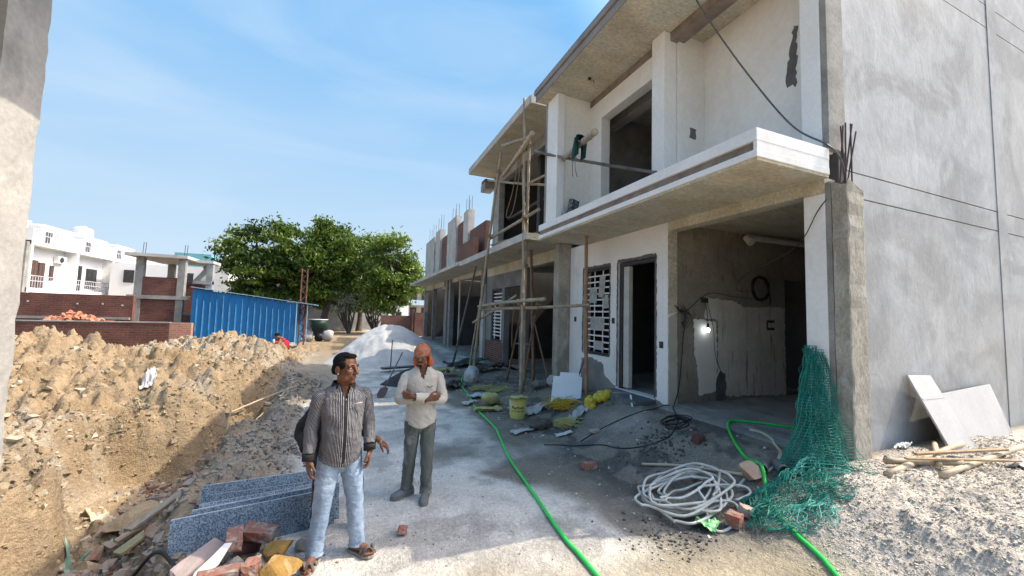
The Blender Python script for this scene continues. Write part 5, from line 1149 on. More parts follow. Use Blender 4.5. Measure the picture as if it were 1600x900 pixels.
# bamboo and laths on the gravel
for i, (lab, a, b, r_, m_) in enumerate((
    ('longest pale bamboo pole lying on the gravel by the grey wall', (5.05, 2.28), (7.0, 2.42), 0.03, BAMPALE),
    ('pale bamboo crossing low at the front of the pile by the boards', (5.5, 2.05), (7.6, 2.12), 0.028, BAMPALE),
    ('short stout bamboo piece ending in a splintered knot', (5.4, 2.45), (6.0, 2.08), 0.032, BAMPALE),
    ('bamboo pole propped towards the foot of the upright board', (5.75, 2.16), (6.62, 2.52), 0.025, BAMPALE))):
    za, zb = H(*a), H(*b); mb = MB(); p = [Vector((a[0], a[1], za + r_ + 0.015 * i)).lerp(Vector((b[0], b[1], zb + r_ + 0.02 * i)), k / 8) for k in range(9)]
    mb.smooth = True; mb.tube(p, [r_ * (1.0 if k % 2 else 1.12) for k in range(9)], 8); tag(mb.build('bamboo_pole', m_), lab, 'bamboo pole', 'bamboo lying by the grey wall')
plank('wood_lath', 'sawn wooden lath resting on the bamboo, nearer the wall', 'lath', (5.75, 2.35, 0.66), (6.95, 2.05, 0.68), 0.05, 0.025, TIMBER, group='laths by the grey wall')
plank('wood_lath', 'sawn wooden lath resting on the bamboo, nearer the camera', 'lath', (5.45, 2.30, 0.66), (6.6, 1.86, 0.66), 0.045, 0.02, TIMBER, group='laths by the grey wall')
scrap('plastic_sheet', 'crumpled white plastic sheet by the ends of the bamboo', 'plastic sheet', 6.75, 1.8, 0.55, 0.25, SACKW, 5, 0.0, 0.05)
scrap('plastic_sheet', 'white plastic scrap beside the foot of the upright board', 'plastic sheet', 6.25, 2.66, 0.22, 0.12, M('clean white plastic', (0.75, 0.77, 0.78), rough=0.4), 6, 0.2, 0.07)
# ------------------------------------------------------------------ bamboo scaffold
def pole(mb, a, b, r0, r1=None, bow=0.03, seed=0, k=12):
    a = Vector(a); b = Vector(b); r1 = r1 or r0; rnd = random.Random(seed); d = (b - a); s = d.orthogonal().normalized(); s.rotate(Quaternion(d.normalized(), rnd.uniform(0, 6.28)))
    P = []; R = []
    nodes = max(4, int(d.length / 0.32))
    for i in range(nodes):
        for e in ((0.0, 0.94), (0.86, 0.94), (0.93, 1.14)):
            t = (i + e[0]) / nodes; P.append(a + d * t + s * (bow * math.sin(math.pi * t) + 0.006 * rnd.uniform(-1, 1))); R.append((r0 + (r1 - r0) * t) * e[1])
    P.append(b); R.append(r1); mb.smooth = True; mb.tube(P, R, 8)
def tie(mb, p, r=0.055, seed=0, axis=(0, 0, 1)):
    rnd = random.Random(seed)
    for k in range(4):
        ax = Vector((rnd.uniform(-.4, .4), rnd.uniform(-.4, .4), 1)).normalized(); u = ax.orthogonal().normalized(); v = ax.cross(u); c = Vector(p) + Vector((0, 0, 0.025 * (k - 1.5)))
        mb.tube([c + u * r * math.cos(t) + v * r * math.sin(t) for t in [2 * math.pi * q / 12 for q in range(12)]], 0.009, 5, closed=True)
sc = thing('bamboo_scaffold', 'tied bamboo scaffold standing before the half built second house', 'scaffold', (3.8, 9.6, 0))
sp = [((3.84, 8.70, 0.06), (3.90, 9.1, 7.76), 0.050, 0.032), ((4.02, 8.98, 0.15), (4.0, 8.9, 6.7), 0.048, 0.038), ((3.97, 9.02, 3.2), (3.98, 9.25, 5.9), 0.04, 0.034),
      ((3.68, 12.2, 0.0), (3.75, 10.35, 6.74), 0.052, 0.042), ((3.7, 12.75, 0.0), (3.9, 12.1, 2.85), 0.038, 0.03),
      ((3.72, 11.95, 2.28), (3.84, 7.55, 2.40), 0.045, 0.045), ((3.86, 12.1, 2.18), (4.0, 8.2, 2.22), 0.045, 0.04), ((3.9, 9.15, 2.22), (4.56, 6.9, 2.3), 0.04, 0.034),
      ((3.75, 12.6, 1.75), (3.95, 9.4, 2.55), 0.04, 0.036), ((3.78, 11.3, 4.35), (3.95, 8.15, 4.55), 0.045, 0.04), ((3.9, 11.4, 4.2), (5.0, 9.2, 4.4), 0.04, 0.036),
      ((3.92, 10.7, 7.12), (3.92, 8.75, 6.55), 0.055, 0.045), ((4.25, 11.5, 6.5), (3.55, 7.75, 6.15), 0.055, 0.06), ((3.82, 11.7, 6.35), (4.3, 8.5, 5.3), 0.036, 0.03), ((3.9, 9.05, 5.35), (4.7, 8.3, 5.75), 0.036, 0.03)]
for i, (a, b, r0, r1) in enumerate(sp):
    mb = MB(); pole(mb, a, b, r0, r1, 0.03, i); mb.build('bamboo_pole', BAMBOO if i != 12 else BAMPALE, sc)
for i, (p, r_) in enumerate((((3.85, 8.86, 2.34), .09), ((3.92, 8.9, 4.5), .08), ((3.88, 9.0, 3.7), .07), ((3.9, 9.02, 6.35), .085), ((3.74, 11.6, 2.28), .085), ((3.73, 11.0, 4.38), .08), ((3.76, 10.5, 6.2), .07), ((3.98, 8.92, 6.4), .07), ((4.0, 8.95, 3.3), .07), ((3.88, 7.9, 2.33), .07))):
    mb = MB(); tie(mb, p, r_, i); mb.build('rope_tie', ROPE, sc)
mb = MB(); mb.tube(spline([(3.9, 9.3, 6.3), (3.88, 9.7, 5.4), (3.88, 10.1, 4.9), (3.88, 9.95, 4.75), (3.88, 9.6, 4.9), (3.9, 9.35, 5.6), (3.9, 9.2, 6.3)], 6), 0.014, 5); mb.build('hanging_rope', ROPE, sc); mb = MB(); mb.tube(spline([(3.9, 9.4, 2.3), (3.9, 9.5, 1.7), (3.88, 9.42, 1.2)], 5), 0.012, 5); mb.build('hanging_rope', ROPE, sc)
def single_pole(name, label, cat, a, b, r0, r1, mat, seed, group=None):
    mb = MB(); pole(mb, a, b, r0, r1, 0.025, seed); return tag(mb.build(name, mat), label, cat, group)
single_pole('timber_prop', 'reddish brown timber prop under the slab behind the scaffold', 'prop', (4.6, 9.57, 0.1), (4.62, 10.0, 3.9), 0.05, 0.045, BAMDARK, 31, 'props under the slabs')
single_pole('timber_prop', 'slim brown prop standing before the barred window of the white wall', 'prop', (4.62, 7.05, 0.3), (4.6, 7.12, 3.8), 0.045, 0.04, bamboo_mat('orange brown timber', (0.36, 0.21, 0.11), (0.25, 0.14, 0.08)), 32, 'props under the slabs')
single_pole('timber_pole', 'long dark pole leaning against the third house slab', 'pole', (3.75, 15.2, 0.0), (4.0, 13.3, 3.75), 0.05, 0.04, BAMGREY, 33)
single_pole('timber_pole', 'thin pole leaning between the brown prop and the dark column', 'pole', (4.75, 8.9, 0.2), (4.6, 9.7, 2.0), 0.028, 0.022, BAMDARK, 34)
ld = thing('timber_ladder', 'rough pole ladder leaning behind the main scaffold pole', 'ladder', (4.25, 10.1, 0.1))
mb = MB(); pole(mb, (4.2, 10.6, 0.0), (4.25, 9.7, 2.15), 0.032, 0.028, 0.02, 35); pole(mb, (4.3, 9.55, 0.1), (4.3, 8.95, 2.05), 0.032, 0.028, 0.02, 36); mb.build('rail', BAMDARK, ld)
for k, (za, zb) in enumerate(((0.62, 0.66), (1.25, 1.3))):
    mb = MB(); pole(mb, (4.22, 10.6 - 0.42 * za, za), (4.3, 9.45 - 0.3 * zb, zb), 0.025, 0.022, 0.01, 40 + k); mb.build('rung', BAMGREY, ld)
single_pole('bamboo_pole', 'thin grey pole stretched across the upper balcony opening', 'pole', (3.86, 8.3, 5.99), (4.35, 4.75, 4.37), 0.035, 0.028, BAMGREY, 51)
single_pole('bamboo_pole', 'thick bamboo sticking out over the balcony with a cloth on it', 'pole', (4.45, 8.25, 5.75), (3.35, 4.98, 4.93), 0.055, 0.055, BAMBOO, 52)
mb = MB(); mb.smooth = True
def cl(u, v):
    x, y, z = 3.64 - 0.03 * math.sin(v * 7), 5.98 - 0.30 * v, 5.22
    a = (u - 0.5) * 2; dz = 0.06 - 0.10 * a * a - max(0, abs(a) - .25) * (0.36 + 0.05 * math.sin(v * 6)); return (x - 0.10 * v + 0.085 * math.tanh(3 * a) + 0.02 * math.sin(v * 11 + a), y + 0.02 * math.sin(a * 5 + v * 4), z + dz - 0.07 * v)
mb.sheet(cl, 16, 16); o = mb.build('cloth', M('dark green checked cloth', (0.012, 0.06, 0.055), (0.008, 0.035, 0.035), 14, bump=0.3), label='dark green cloth hanging over the thick bamboo at the balcony', cat='cloth'); so = o.modifiers.new('t', 'SOLIDIFY'); so.thickness = 0.006
mb = MB(); mb.tube(spline([(3.98, 6.6, 5.24), (3.95, 6.55, 5.0), (3.97, 6.5, 4.8)], 4), 0.008, 5); mb.tube(spline([(3.98, 6.7, 5.24), (3.99, 6.72, 4.95), (3.97, 6.66, 4.86)], 4), 0.008, 5); tie(mb, (3.98, 6.65, 5.24), 0.05, 3)
tag(mb.build('rope', M('grey cord', (0.2, 0.2, 0.19))), 'grey cord tying the two balcony poles together', 'rope')
brick('dark cinder block standing on end at the far corner of the balcony', 4.3, 7.2, 0.3, (0.22, 0.12, 0.42), (0.1, 0.1), M('black speckled block', (0.06, 0.06, 0.06), (0.3, 0.3, 0.29), 20, bump=0.5, rr=(0.5, 0.62)), 0.0, 61, 'blocks on the balcony', z=4.15)
brick('small grey block lying beside the dark one on the balcony', 4.2, 7.28, 0.1, (0.2, 0.14, 0.16), (0.0, 0.0), M('mid grey block', (0.28, 0.28, 0.27), (0.2, 0.2, 0.2), 12, bump=0.4), 0.0, 62, 'blocks on the balcony', z=4.15)

# ------------------------------------------------------------------ hoses, cables, pipes
def hose(name, label, pts, r, mat, n=8, on=True, cat='hose'):
    if on: pts = [(x, y, H(x, y) + r * 0.9 + (dz[0] if dz else 0)) for x, y, *dz in pts]
    mb = MB(); mb.smooth = True
    P = spline(pts, 8)
    if on:
        hv = HV(np.array([p.x for p in P]), np.array([p.y for p in P])); P = [Vector((p.x, p.y, max(p.z, h_ + r * 0.7))) for p, h_ in zip(P, hv)]
    mb.tube(P, r, n); return tag(mb.build(name, mat), label, cat)
hose('garden_hose', 'bright green hose running down the middle of the road', [(1.86, 2.2), (1.89, 2.72), (1.90, 2.97), (1.91, 3.27), (1.97, 3.78), (2.07, 4.49), (2.18, 5.3), (2.36, 6.13), (2.49, 6.86), (2.54, 8.02), (2.80, 9.6), (2.88, 10.4), (3.05, 11.2), (3.6, 12.8), (4.2, 13.6), (4.3, 14.6), (4.9, 15.4)], 0.019, HOSEG)
hose('garden_hose', 'bright green hose looping out of the garage past the green net', [(3.5, 1.75), (3.6, 1.97), (3.69, 2.13), (3.76, 2.35), (3.89, 2.62), (4.02, 2.81), (4.16, 2.92, 0.05), (4.24, 3.02, 0.12), (4.43, 3.34), (4.60, 3.60), (4.88, 3.91), (5.15, 4.15), (5.38, 4.22), (5.63, 4.03), (5.95, 3.62), (6.3, 3.2)], 0.019, HOSEG)
rnd = random.Random(5); cp = []
for k in range(90):
    a = k * 0.60 + 0.35 * math.sin(k * 1.7); rr = 0.36 + 0.11 * math.sin(k * 0.37) + 0.06 * math.sin(k * 0.91)
    cp.append((3.47 + rr * 1.12 * math.cos(a) + 0.10 * math.sin(k * 0.21), 3.34 + rr * 0.84 * math.sin(a) + 0.10 * math.cos(k * 0.17), 0.012 + 0.0014 * k + 0.02 * abs(math.sin(k * 0.8))))
cp += [(3.72, 3.0, 0.05), (3.62, 2.82, 0.0), (3.38, 2.80, 0.0), (3.36, 2.92, 0.02), (3.5, 3.1, 0.10), (3.6, 3.25, 0.13), (3.95, 3.05, 0.06), (3.98, 2.95, 0.0), (3.8, 2.98, 0.02)]
hose('coiled_hose', 'tangled coil of dusty white hose lying on the dark mud', cp, 0.0135, HOSEW)
hose('pvc_hose', 'stiff beige pipe curving from the garage floor to the hose coil', [(5.16, 3.82), (5.16, 3.61), (4.95, 3.32), (4.72, 3.12), (4.40, 3.02), (4.2, 3.13), (4.06, 3.43), (3.89, 3.85), (3.66, 4.24)], 0.018, M('beige pvc pipe', (0.55, 0.49, 0.38), (0.45, 0.40, 0.3), 6, rough=0.5, bump=0.05), cat='pipe')
for i, (x, y, rz, lab) in enumerate(((4.34, 3.06, 0.5, 'short grey pvc pipe offcut right behind the tan stone'), (4.42, 2.92, 0.9, 'short grey pvc pipe offcut with its open mouth towards the camera by the net'))):
    z = H(x, y) + 0.06; d = Vector((math.cos(rz), math.sin(rz), 0)) * 0.12; mb = MB(); c = Vector((x, y, z)); mb.smooth = True
    mb.tube([c - d, c + d], 0.055, 16, cap=False); mb.tube([c + d, c - d], 0.047, 16, cap=False); mb.smooth = False
    tag(mb.build('pipe_offcut', PVCG), lab, 'pipe', 'grey pipe offcuts')
for i, (x, y, rz) in enumerate(((4.05, 3.16, 0.3),)):
    hose('pvc_hose', 'short piece of beige pipe lying by the tan stone', [(3.98, 3.1), (4.12, 3.12)], 0.016, PVC, cat='pipe')
hose('power_cable', 'thin black cable snaking over the dark mud to the garage', [(2.9, 5.6), (3.3, 5.45), (3.61, 5.1), (3.72, 4.8), (3.95, 4.55), (4.3, 4.42), (4.75, 4.7), (5.05, 5.1), (5.25, 5.3)], 0.009, BLACKW, 6, cat='cable')
hose('power_cable', 'thin black cable crossing the pale ramp to the pink tile', [(3.5, 5.5), (3.9, 5.52), (4.4, 5.4), (4.8, 5.32), (5.1, 5.36), (5.22, 5.36)], 0.008, BLACKW, 6, cat='cable')
cp = []
for k in range(40):
    a = k * 0.7; cp.append((4.62 + (0.20 + 0.05 * math.sin(k * 1.3)) * math.cos(a), 4.62 + (0.16 + 0.04 * math.cos(k * 0.9)) * math.sin(a), 0.002 * k))
hose('coiled_cable', 'flat coil of black cable on the ramp before the garage', cp, 0.008, BLACKW, 6, cat='cable')
cp = []
for k in range(40):
    a = k * 0.62; r_ = 0.24 + 0.02 * math.sin(k * 2.1); cp.append((7.62 + r_ * math.cos(a) + 0.01 * math.sin(k), 5.39 - 0.001 * k, 2.72 + r_ * 0.98 * math.sin(a)))
mb = MB(); mb.smooth = True; mb.tube(spline(cp, 6), 0.014, 6); mb.tube(spline([(7.86, 5.38, 2.75), (7.92, 5.38, 2.5), (7.9, 5.38, 2.4)], 5), 0.014, 6); tag(mb.build('coiled_cable', BLACKW), 'thick ring of black cable hung high on the garage wall', 'cable')
mb = MB(); mb.smooth = True
mb.tube(spline([(4.35, 4.1, 7.0), (4.5, 3.95, 6.5), (4.75, 3.55, 5.5), (5.0, 3.1, 4.55), (5.18, 2.80, 4.2), (5.25, 2.70, 4.0), (5.28, 2.68, 3.78)], 8), 0.011, 6)
tag(mb.build('overhead_cable', M('grey black cable', (0.12, 0.12, 0.12), (0.07, 0.07, 0.07), 30, rough=0.5, bump=0.2)), 'twisted cable dropping from the roof slab to the column with bare bars', 'cable')
mb = MB(); mb.smooth = True; mb.tube(spline([(5.28, 2.66, 3.76), (5.19, 2.9, 3.45), (5.19, 3.2, 3.0), (5.6, 4.2, 2.75), (6.6, 5.1, 2.62), (7.35, 5.38, 2.66)], 8), 0.006, 6)
tag(mb.build('power_cable', BLACKW), 'slack black wire running from the column into the garage', 'cable')
mb = MB(); mb.smooth = True
mb.tube(spline([(5.32, 5.34, 2.3), (5.42, 5.3, 2.18), (5.6, 5.37, 2.1), (5.55, 5.37, 1.7), (5.5, 5.37, 1.2), (5.42, 5.35, 0.8), (5.30, 5.33, 0.55)], 6), 0.008, 6)
mb.tube(spline([(5.36, 5.33, 2.28), (5.6, 5.36, 2.2), (6.2, 5.39, 2.55), (6.9, 5.40, 2.52), (7.4, 5.40, 2.5)], 6), 0.006, 6)
for k in range(5): mb.tube(spline([(5.45, 5.34, 2.2), (5.5 + 0.05 * k, 5.3, 2.3 - 0.05 * k), (5.56, 5.33, 2.05 - 0.04 * k), (5.48, 5.34, 2.0)], 5), 0.006, 5)
tag(mb.build('power_cable', BLACKW), 'tangled wires hanging down the jamb between door and garage', 'cable')
# lit bulb hanging on its wire
bl = thing('light_bulb', 'lit bulb on a wire before the white putty patch in the garage', 'lamp', (6.12, 5.33, 1.85))
mb = MB(); mb.smooth = True; mb.tube(spline([(6.12, 5.39, 2.40), (6.13, 5.36, 2.2), (6.12, 5.33, 1.97)], 5), 0.006, 6); mb.tube(spline([(6.12, 5.35, 2.38), (6.3, 5.37, 1.9), (6.36, 5.38, 1.4), (6.5, 5.39, 1.1), (6.52, 5.39, 0.9)], 5), 0.005, 5); mb.build('wire', BLACKW, bl)
mb = MB(); mb.smooth = True; mb.tube([(6.12, 5.33, 1.99), (6.12, 5.33, 1.91)], [0.018, 0.026], 10); mb.build('socket', BLACKW, bl)
em, n_, l_, b_ = nt('glowing bulb glass'); b_.inputs['Base Color'].default_value = (0.9, 0.95, 1, 1); b_.inputs['Emission Color'].default_value = (0.85, 0.95, 1.0, 1); b_.inputs['Emission Strength'].default_value = 6
mb = MB(); mb.smooth = True; mb.ell((6.12, 5.33, 1.865), (0.032, 0.032, 0.04)); mb.build('bulb_glass', em, bl)

# ------------------------------------------------------------------ green net
def net(name, mat, parent, fn, nu, nv, th):
    mb = MB(); A, B = np.meshgrid(np.linspace(0, 1, nu + 1), np.linspace(0, 1, nv + 1), indexing='ij'); X_, Y_, Z_ = fn(A, B)
    mb.v = [tuple(p) for p in np.stack([X_, Y_, Z_], -1).reshape(-1, 3)]
    for i in range(nu):
        for j in range(nv): a = i * (nv + 1) + j; mb.face((a, a + nv + 1, a + nv + 2, a + 1))
    o = mb.build(name, mat, parent)
    w = o.modifiers.new('cords', 'WIREFRAME'); w.thickness = th; w.use_replace = True; return o
gn = thing('safety_net', 'green knotted net draped from the garage pillar down to the mud', 'net', (4.7, 2.9, 0.4))
def nf(seed, top, bot, w0, w1, folds):
    def f(u, v):
        wdt = w0 + (w1 - w0) * (u ** 1.6); a = (v - 0.5)
        cx, cy, cz = [top[i] + (bot[i] - top[i]) * u for i in range(3)]
        nx = fbm(u * 4 + seed, v * 5, seed, 3) - 0.5; ny = fbm(u * 5, v * 6 + seed, seed + 5, 3) - 0.5
        x = cx + a * wdt * 0.75 + 0.10 * np.sin(v * folds + u * 2) * (0.3 + u) + 0.16 * nx
        y = cy - a * wdt * 0.55 + 0.09 * np.cos(v * folds * 1.2 + u * 3) * (0.3 + u) + 0.14 * ny
        z = cz + 0.08 * nx * u - 0.1 * u * (1 - u)
        return x, y, np.maximum(z, HV(x, y) + 0.012 + 0.03 * np.abs(nx))
    return f
net('net_fold', NETG, gn, nf(1, (5.12, 3.0, 1.78), (4.66, 2.76, 0.45), 0.06, 0.66, 9), 46, 26, 0.006)
net('net_fold', NETG, gn, nf(2, (5.10, 2.98, 1.74), (4.55, 2.68, 0.42), 0.08, 0.58, 13), 44, 26, 0.006)
net('net_fold', NETG, gn, nf(3, (5.14, 2.92, 1.7), (4.75, 2.62, 0.5), 0.05, 0.55, 11), 44, 22, 0.006)
net('net_fold', NETL, gn, nf(4, (5.0, 2.85, 1.0), (4.56, 2.58, 0.47), 0.2, 0.5, 8), 18, 16, 0.007)
def heapnet(seed, cx, cy, sx, sy, h, rz):
    def f(u, v):
        a = (u - .5) * 2; b = (v - .5) * 2; q = np.sqrt(np.clip(1 - 0.5 * b * b, 0, 1)); r = np.sqrt(np.clip(1 - 0.5 * a * a, 0, 1)); a, b = a * q, b * r
        n1 = fbm(u * 5 + seed, v * 5, seed, 4) - .5; n2 = fbm(u * 4, v * 4 + seed, seed + 20, 3) - .5
        x = cx + a * sx * math.cos(rz) - b * sy * math.sin(rz) + 0.34 * n1; y = cy + a * sx * math.sin(rz) + b * sy * math.cos(rz) + 0.30 * n2
        return x, y, HV(x, y) + 0.015 + h * np.maximum(0, 1 - a * a - b * b) * (0.6 + 1.6 * np.abs(n1)) + 0.05 * np.abs(n1)
    return f
net('net_fold', NETG, gn, heapnet(5, 4.14, 2.64, 0.48, 0.26, 0.16, -0.5), 34, 24, 0.006)
net('net_fold', NETG, gn, heapnet(6, 4.05, 2.55, 0.5, 0.26, 0.12, -0.35), 32, 22, 0.006)
net('net_fold', NETL, gn, heapnet(7, 3.95, 2.44, 0.30, 0.15, 0.12, -0.4), 16, 12, 0.006)

# ------------------------------------------------------------------ bucket, sacks, scraps round the scaffold foot
bk = thing('plastic_bucket', 'yellow plastic bucket with black printing at the foot of the main scaffold pole', 'bucket', (3.12, 7.2, H(3.12, 7.2)))
z0 = H(3.12, 7.2); mb = MB(); mb.smooth = True
mb.tube([(3.12, 7.2, z0 + 0.0), (3.12, 7.2, z0 + 0.02), (3.12, 7.2, z0 + 0.40)], [0.145, 0.15, 0.172], 28)
mb.build('bucket_body', M('dusty yellow bucket', (0.56, 0.50, 0.13), (0.46, 0.42, 0.14), 3, rough=0.5, bump=0.1, stain=(0.5, 0.49, 0.36), sscale=5, st=(0.5, 0.66)), bk)
mb = MB(); mb.smooth = True
mb.tube([(3.12 + 0.176 * math.cos(t), 7.2 + 0.176 * math.sin(t), z0 + 0.395) for t in [2 * math.pi * k / 28 for k in range(28)]], 0.012, 6, closed=True)
mb.build('rim', YELPALE, bk)
def text_mesh(txt, size):
    cu = bpy.data.curves.new('t', 'FONT'); cu.body = txt; cu.size = size; cu.align_x = 'CENTER'; cu.extrude = 0.0; cu.resolution_u = 3; cu.offset = size * 0.02
    o = bpy.data.objects.new('t', cu); COL.objects.link(o); dg = bpy.context.evaluated_depsgraph_get(); dg.update()
    me = bpy.data.meshes.new_from_object(o.evaluated_get(dg)); bpy.data.objects.remove(o); vs = [tuple(v.co) for v in me.vertices]; fs = [tuple(p.vertices) for p in me.polygons]; bpy.data.meshes.remove(me); return vs, fs
mb = MB()
face_dir = math.atan2(-7.2, -3.12) + 0.05
for txt, size, dz in (('Perfoca', 0.085, 0.205), ('LAT XLMC.MAI', 0.042, 0.150), ('- - - - - -', 0.03, 0.105)):
    vs_, fs_ = text_mesh(txt, size)
    out = []
    for (a, b, c) in vs_:
        zz = dz + b; R_ = 0.15 + (0.172 - 0.15) * zz / 0.4 + 0.0025; ang = face_dir + a / R_; out.append((3.12 + R_ * math.cos(ang), 7.2 + R_ * math.sin(ang), z0 + zz))
    mb.add(out, fs_)
mb.build('printing', BLACKW, bk)
scrap('plastic_sheet', 'pale yellow film draped over the bucket rim', 'plastic sheet', 3.08, 7.12, 0.36, 0.3, YELPALE, 3, 0.3, 0.06, 0.0, z=z0 + 0.41)
mb = MB(); mb.smooth = True; mb.ell((2.95, 8.4, H(2.95, 8.4) + 0.16), (0.2, 0.16, 0.14)); mb.ell((3.1, 8.5, H(3.1, 8.5) + 0.12), (0.15, 0.13, 0.1)); displace(mb, 0, 0.06, 7, 3)
tag(mb.build('plastic_bag', YELPALE), 'crumpled pale yellow bag left of the bucket', 'bag', 'bags and sacks by the scaffold')
def sack(label, x, y, s, rz, mat, seed, tip=0.0, amp=0.03):
    mb = MB(); mb.smooth = True; R = Euler((0, tip, rz)).to_matrix(); mb.ell((x, y, H(x, y) + s[2] * 0.75), s, R, 40, 26); displace(mb, 0, amp, 9, seed); displace(mb, 0, amp * 0.5, 24, seed + 4); return tag(mb.build('sack', mat), label, 'sack', 'bags and sacks by the scaffold')
sack('yellow sack lying beside the prop by the door step', 4.66, 6.5, (0.25, 0.12, 0.10), 0.15, YELLOW, 5, -0.25, 0.06)
sack('yellow sack with a dark mouth at the foot of the prop by the window', 4.28, 6.42, (0.10, 0.09, 0.14), 0.2, YELLOW, 6, 0.2, 0.06)
sack('ribbed grey white sack at the foot of the left scaffold pole', 3.35, 11.2, (0.32, 0.22, 0.25), 0.9, SACKW, 7, -0.5, 0.04)
sack('knotted dusty bundle lying before the dark column', 4.75, 8.75, (0.16, 0.14, 0.14), 0.2, SACKW, 8, 0, 0.06)
sack('lumpy grey bag just left of the knotted bundle', 4.45, 8.85, (0.26, 0.14, 0.12), 0.2, M('dull grey bag', (0.22, 0.22, 0.21), (0.15, 0.15, 0.145), 8, bump=0.4), 9, 0, 0.05)
sack('dark brown torn sack in front of the bucket', 3.28, 6.5, (0.24, 0.14, 0.10), 0.3, M('brown jute sack', (0.13, 0.11, 0.09), (0.085, 0.07, 0.06), 9, bump=0.5), 10, 0, 0.05)
def straw(label, x, y, n, L, w, rz, spread, mat, seed, zt=0.12):
    rnd = random.Random(seed); mb = MB(); g = H(x, y)
    for k in range(n):
        a = rz + rnd.gauss(0, spread); l = L * rnd.uniform(.5, 1.1); bx = x + rnd.uniform(-1, 1) * w * 0.6; by = y + rnd.uniform(-1, 1) * w * 0.4; bz = g + 0.02 + rnd.random() * zt
        e = Vector((bx + l * math.cos(a), by + l * math.sin(a), bz + rnd.uniform(-.05, .10))); mb.tube([(bx, by, bz), Vector((bx, by, bz)).lerp(e, .5) + Vector((0, 0, .02)), e], rnd.uniform(.004, .008), 4)
    return tag(mb.build('straw_bundle', mat), label, 'straw bundle', 'yellow straw about the scaffold')
straw('bright yellow bundle of plastic straw under the white board', 3.9, 6.95, 150, 0.34, 0.34, 0.2, 0.9, YELSTRAW, 1, 0.14)
straw('pale yellow fanned sheaf lying in front of the straw bundle', 3.55, 6.35, 120, 0.42, 0.12, -0.75, 0.35, YELPALE, 2, 0.12)
straw('long yellow strips on the mud behind the bucket', 3.4, 9.6, 40, 0.6, 0.25, 0.1, 0.25, YELPALE, 3, 0.06)
straw('flat yellow strips left of the bucket by the green hose', 3.1, 10.0, 40, 0.5, 0.3, 0.05, 0.3, YELPALE, 4, 0.06)
for i, (lab, nm, cat, x, y, sx, sy, m_, rz, amp) in enumerate((
    ('pale yellow crumpled sheet lying left of the bucket', 'plastic_sheet', 'plastic sheet', 2.75, 7.9, 0.6, 0.22, YELPALE, 0.1, 0.10),
    ('white crumpled sheet just right of the bucket', 'plastic_sheet', 'plastic sheet', 3.55, 7.35, 0.5, 0.3, SACKW, 0.2, 0.14),
    ('greyish white tangled film below the straw bundle', 'plastic_sheet', 'plastic sheet', 3.95, 6.35, 0.5, 0.22, SACKW, 0.5, 0.12),
    ('white torn paper in front of the brown sack', 'paper_scrap', 'paper', 2.85, 6.35, 0.42, 0.15, SACKW, 0.25, 0.06),
    ('white paper scrap by the pale sheaf', 'paper_scrap', 'paper', 3.45, 5.95, 0.28, 0.1, PEBWHITE, -0.2, 0.03),
    ('pale blue white sheet beside the green hose, near the ribbed sack', 'plastic_sheet', 'plastic sheet', 2.95, 9.2, 0.5, 0.35, M('pale blue film', (0.5, 0.54, 0.58), (0.38, 0.42, 0.46), 6), 0.3, 0.12),
    ('white rag next to the green hose', 'rag', 'rag', 2.55, 8.6, 0.35, 0.2, SACKW, 0.2, 0.1),
    ('grey green tarpaulin scraps piled along the plinth of the third house', 'tarpaulin', 'tarpaulin', 4.1, 14.6, 1.4, 1.0, M('dull green tarp', (0.05, 0.075, 0.06), (0.03, 0.045, 0.04), 5), 0.3, 0.3),
    ('yellowish heap of sacking right of the turbaned man', 'tarpaulin', 'tarpaulin', 2.85, 12.6, 0.9, 0.6, M('straw yellow sacking', (0.42, 0.38, 0.17), (0.3, 0.27, 0.13), 6), 0.3, 0.35),
    ('dark rubbish sheet with pale ribs right of the turbaned man', 'tarpaulin', 'tarpaulin', 2.55, 10.6, 0.75, 0.6, M('dark ribbed sheet', (0.04, 0.04, 0.042), (0.26, 0.26, 0.25), 9, rr=(0.5, 0.66)), 0.6, 0.25),
    ('brown tarpaulin lump before the third house', 'tarpaulin', 'tarpaulin', 4.4, 12.8, 1.0, 0.7, M('brown tarp', (0.10, 0.085, 0.065), (0.06, 0.05, 0.042), 5), 0.2, 0.3),
    ('bright yellow green bag on the dark soil behind the white shirted man', 'plastic_bag', 'bag', 1.3, 9.6, 0.32, 0.26, M('lime yellow bag', (0.55, 0.62, 0.13), (0.42, 0.5, 0.1), 6, rough=0.5), 0.2, 0.26),
    ('small light green bag lying against the hose coil', 'plastic_bag', 'bag', 3.33, 2.93, 0.16, 0.2, M('mint bag', (0.22, 0.62, 0.22), (0.36, 0.72, 0.36), 9, rough=0.4), 0.3, 0.09),
    ('pale green cloth caught on the earth bank in the trench', 'cloth', 'cloth', -2.42, 5.55, 0.32, 0.22, M('sea green cloth', (0.25, 0.42, 0.33), (0.18, 0.32, 0.25), 6), 0.5, 0.14),
    ('white and ochre cloth hanging on the near bank', 'cloth', 'cloth', -2.75, 6.45, 0.3, 0.35, M('dirty white cloth', (0.6, 0.55, 0.42), (0.45, 0.36, 0.2), 7), 0.9, 0.16),
    ('pale green strip trailing at the bottom left corner of the bank', 'cloth', 'cloth', -2.35, 5.0, 0.5, 0.1, M('sea green cloth', (0.25, 0.42, 0.33)), 0.9, 0.05),
    ('white rag on the trench slope near the red brick', 'rag', 'rag', -1.95, 6.9, 0.16, 0.1, PEBWHITE, 0.2, 0.06),
    ('cream paper piece on the trench slope below the white rag', 'paper_scrap', 'paper', -1.72, 5.6, 0.3, 0.12, M('cream paper', (0.62, 0.58, 0.48)), 0.6, 0.03),
    ('white plastic lump on the crest of the earth mound', 'rag', 'rag', -3.4, 9.2, 0.2, 0.14, PEBWHITE, 0.2, 0.1))):
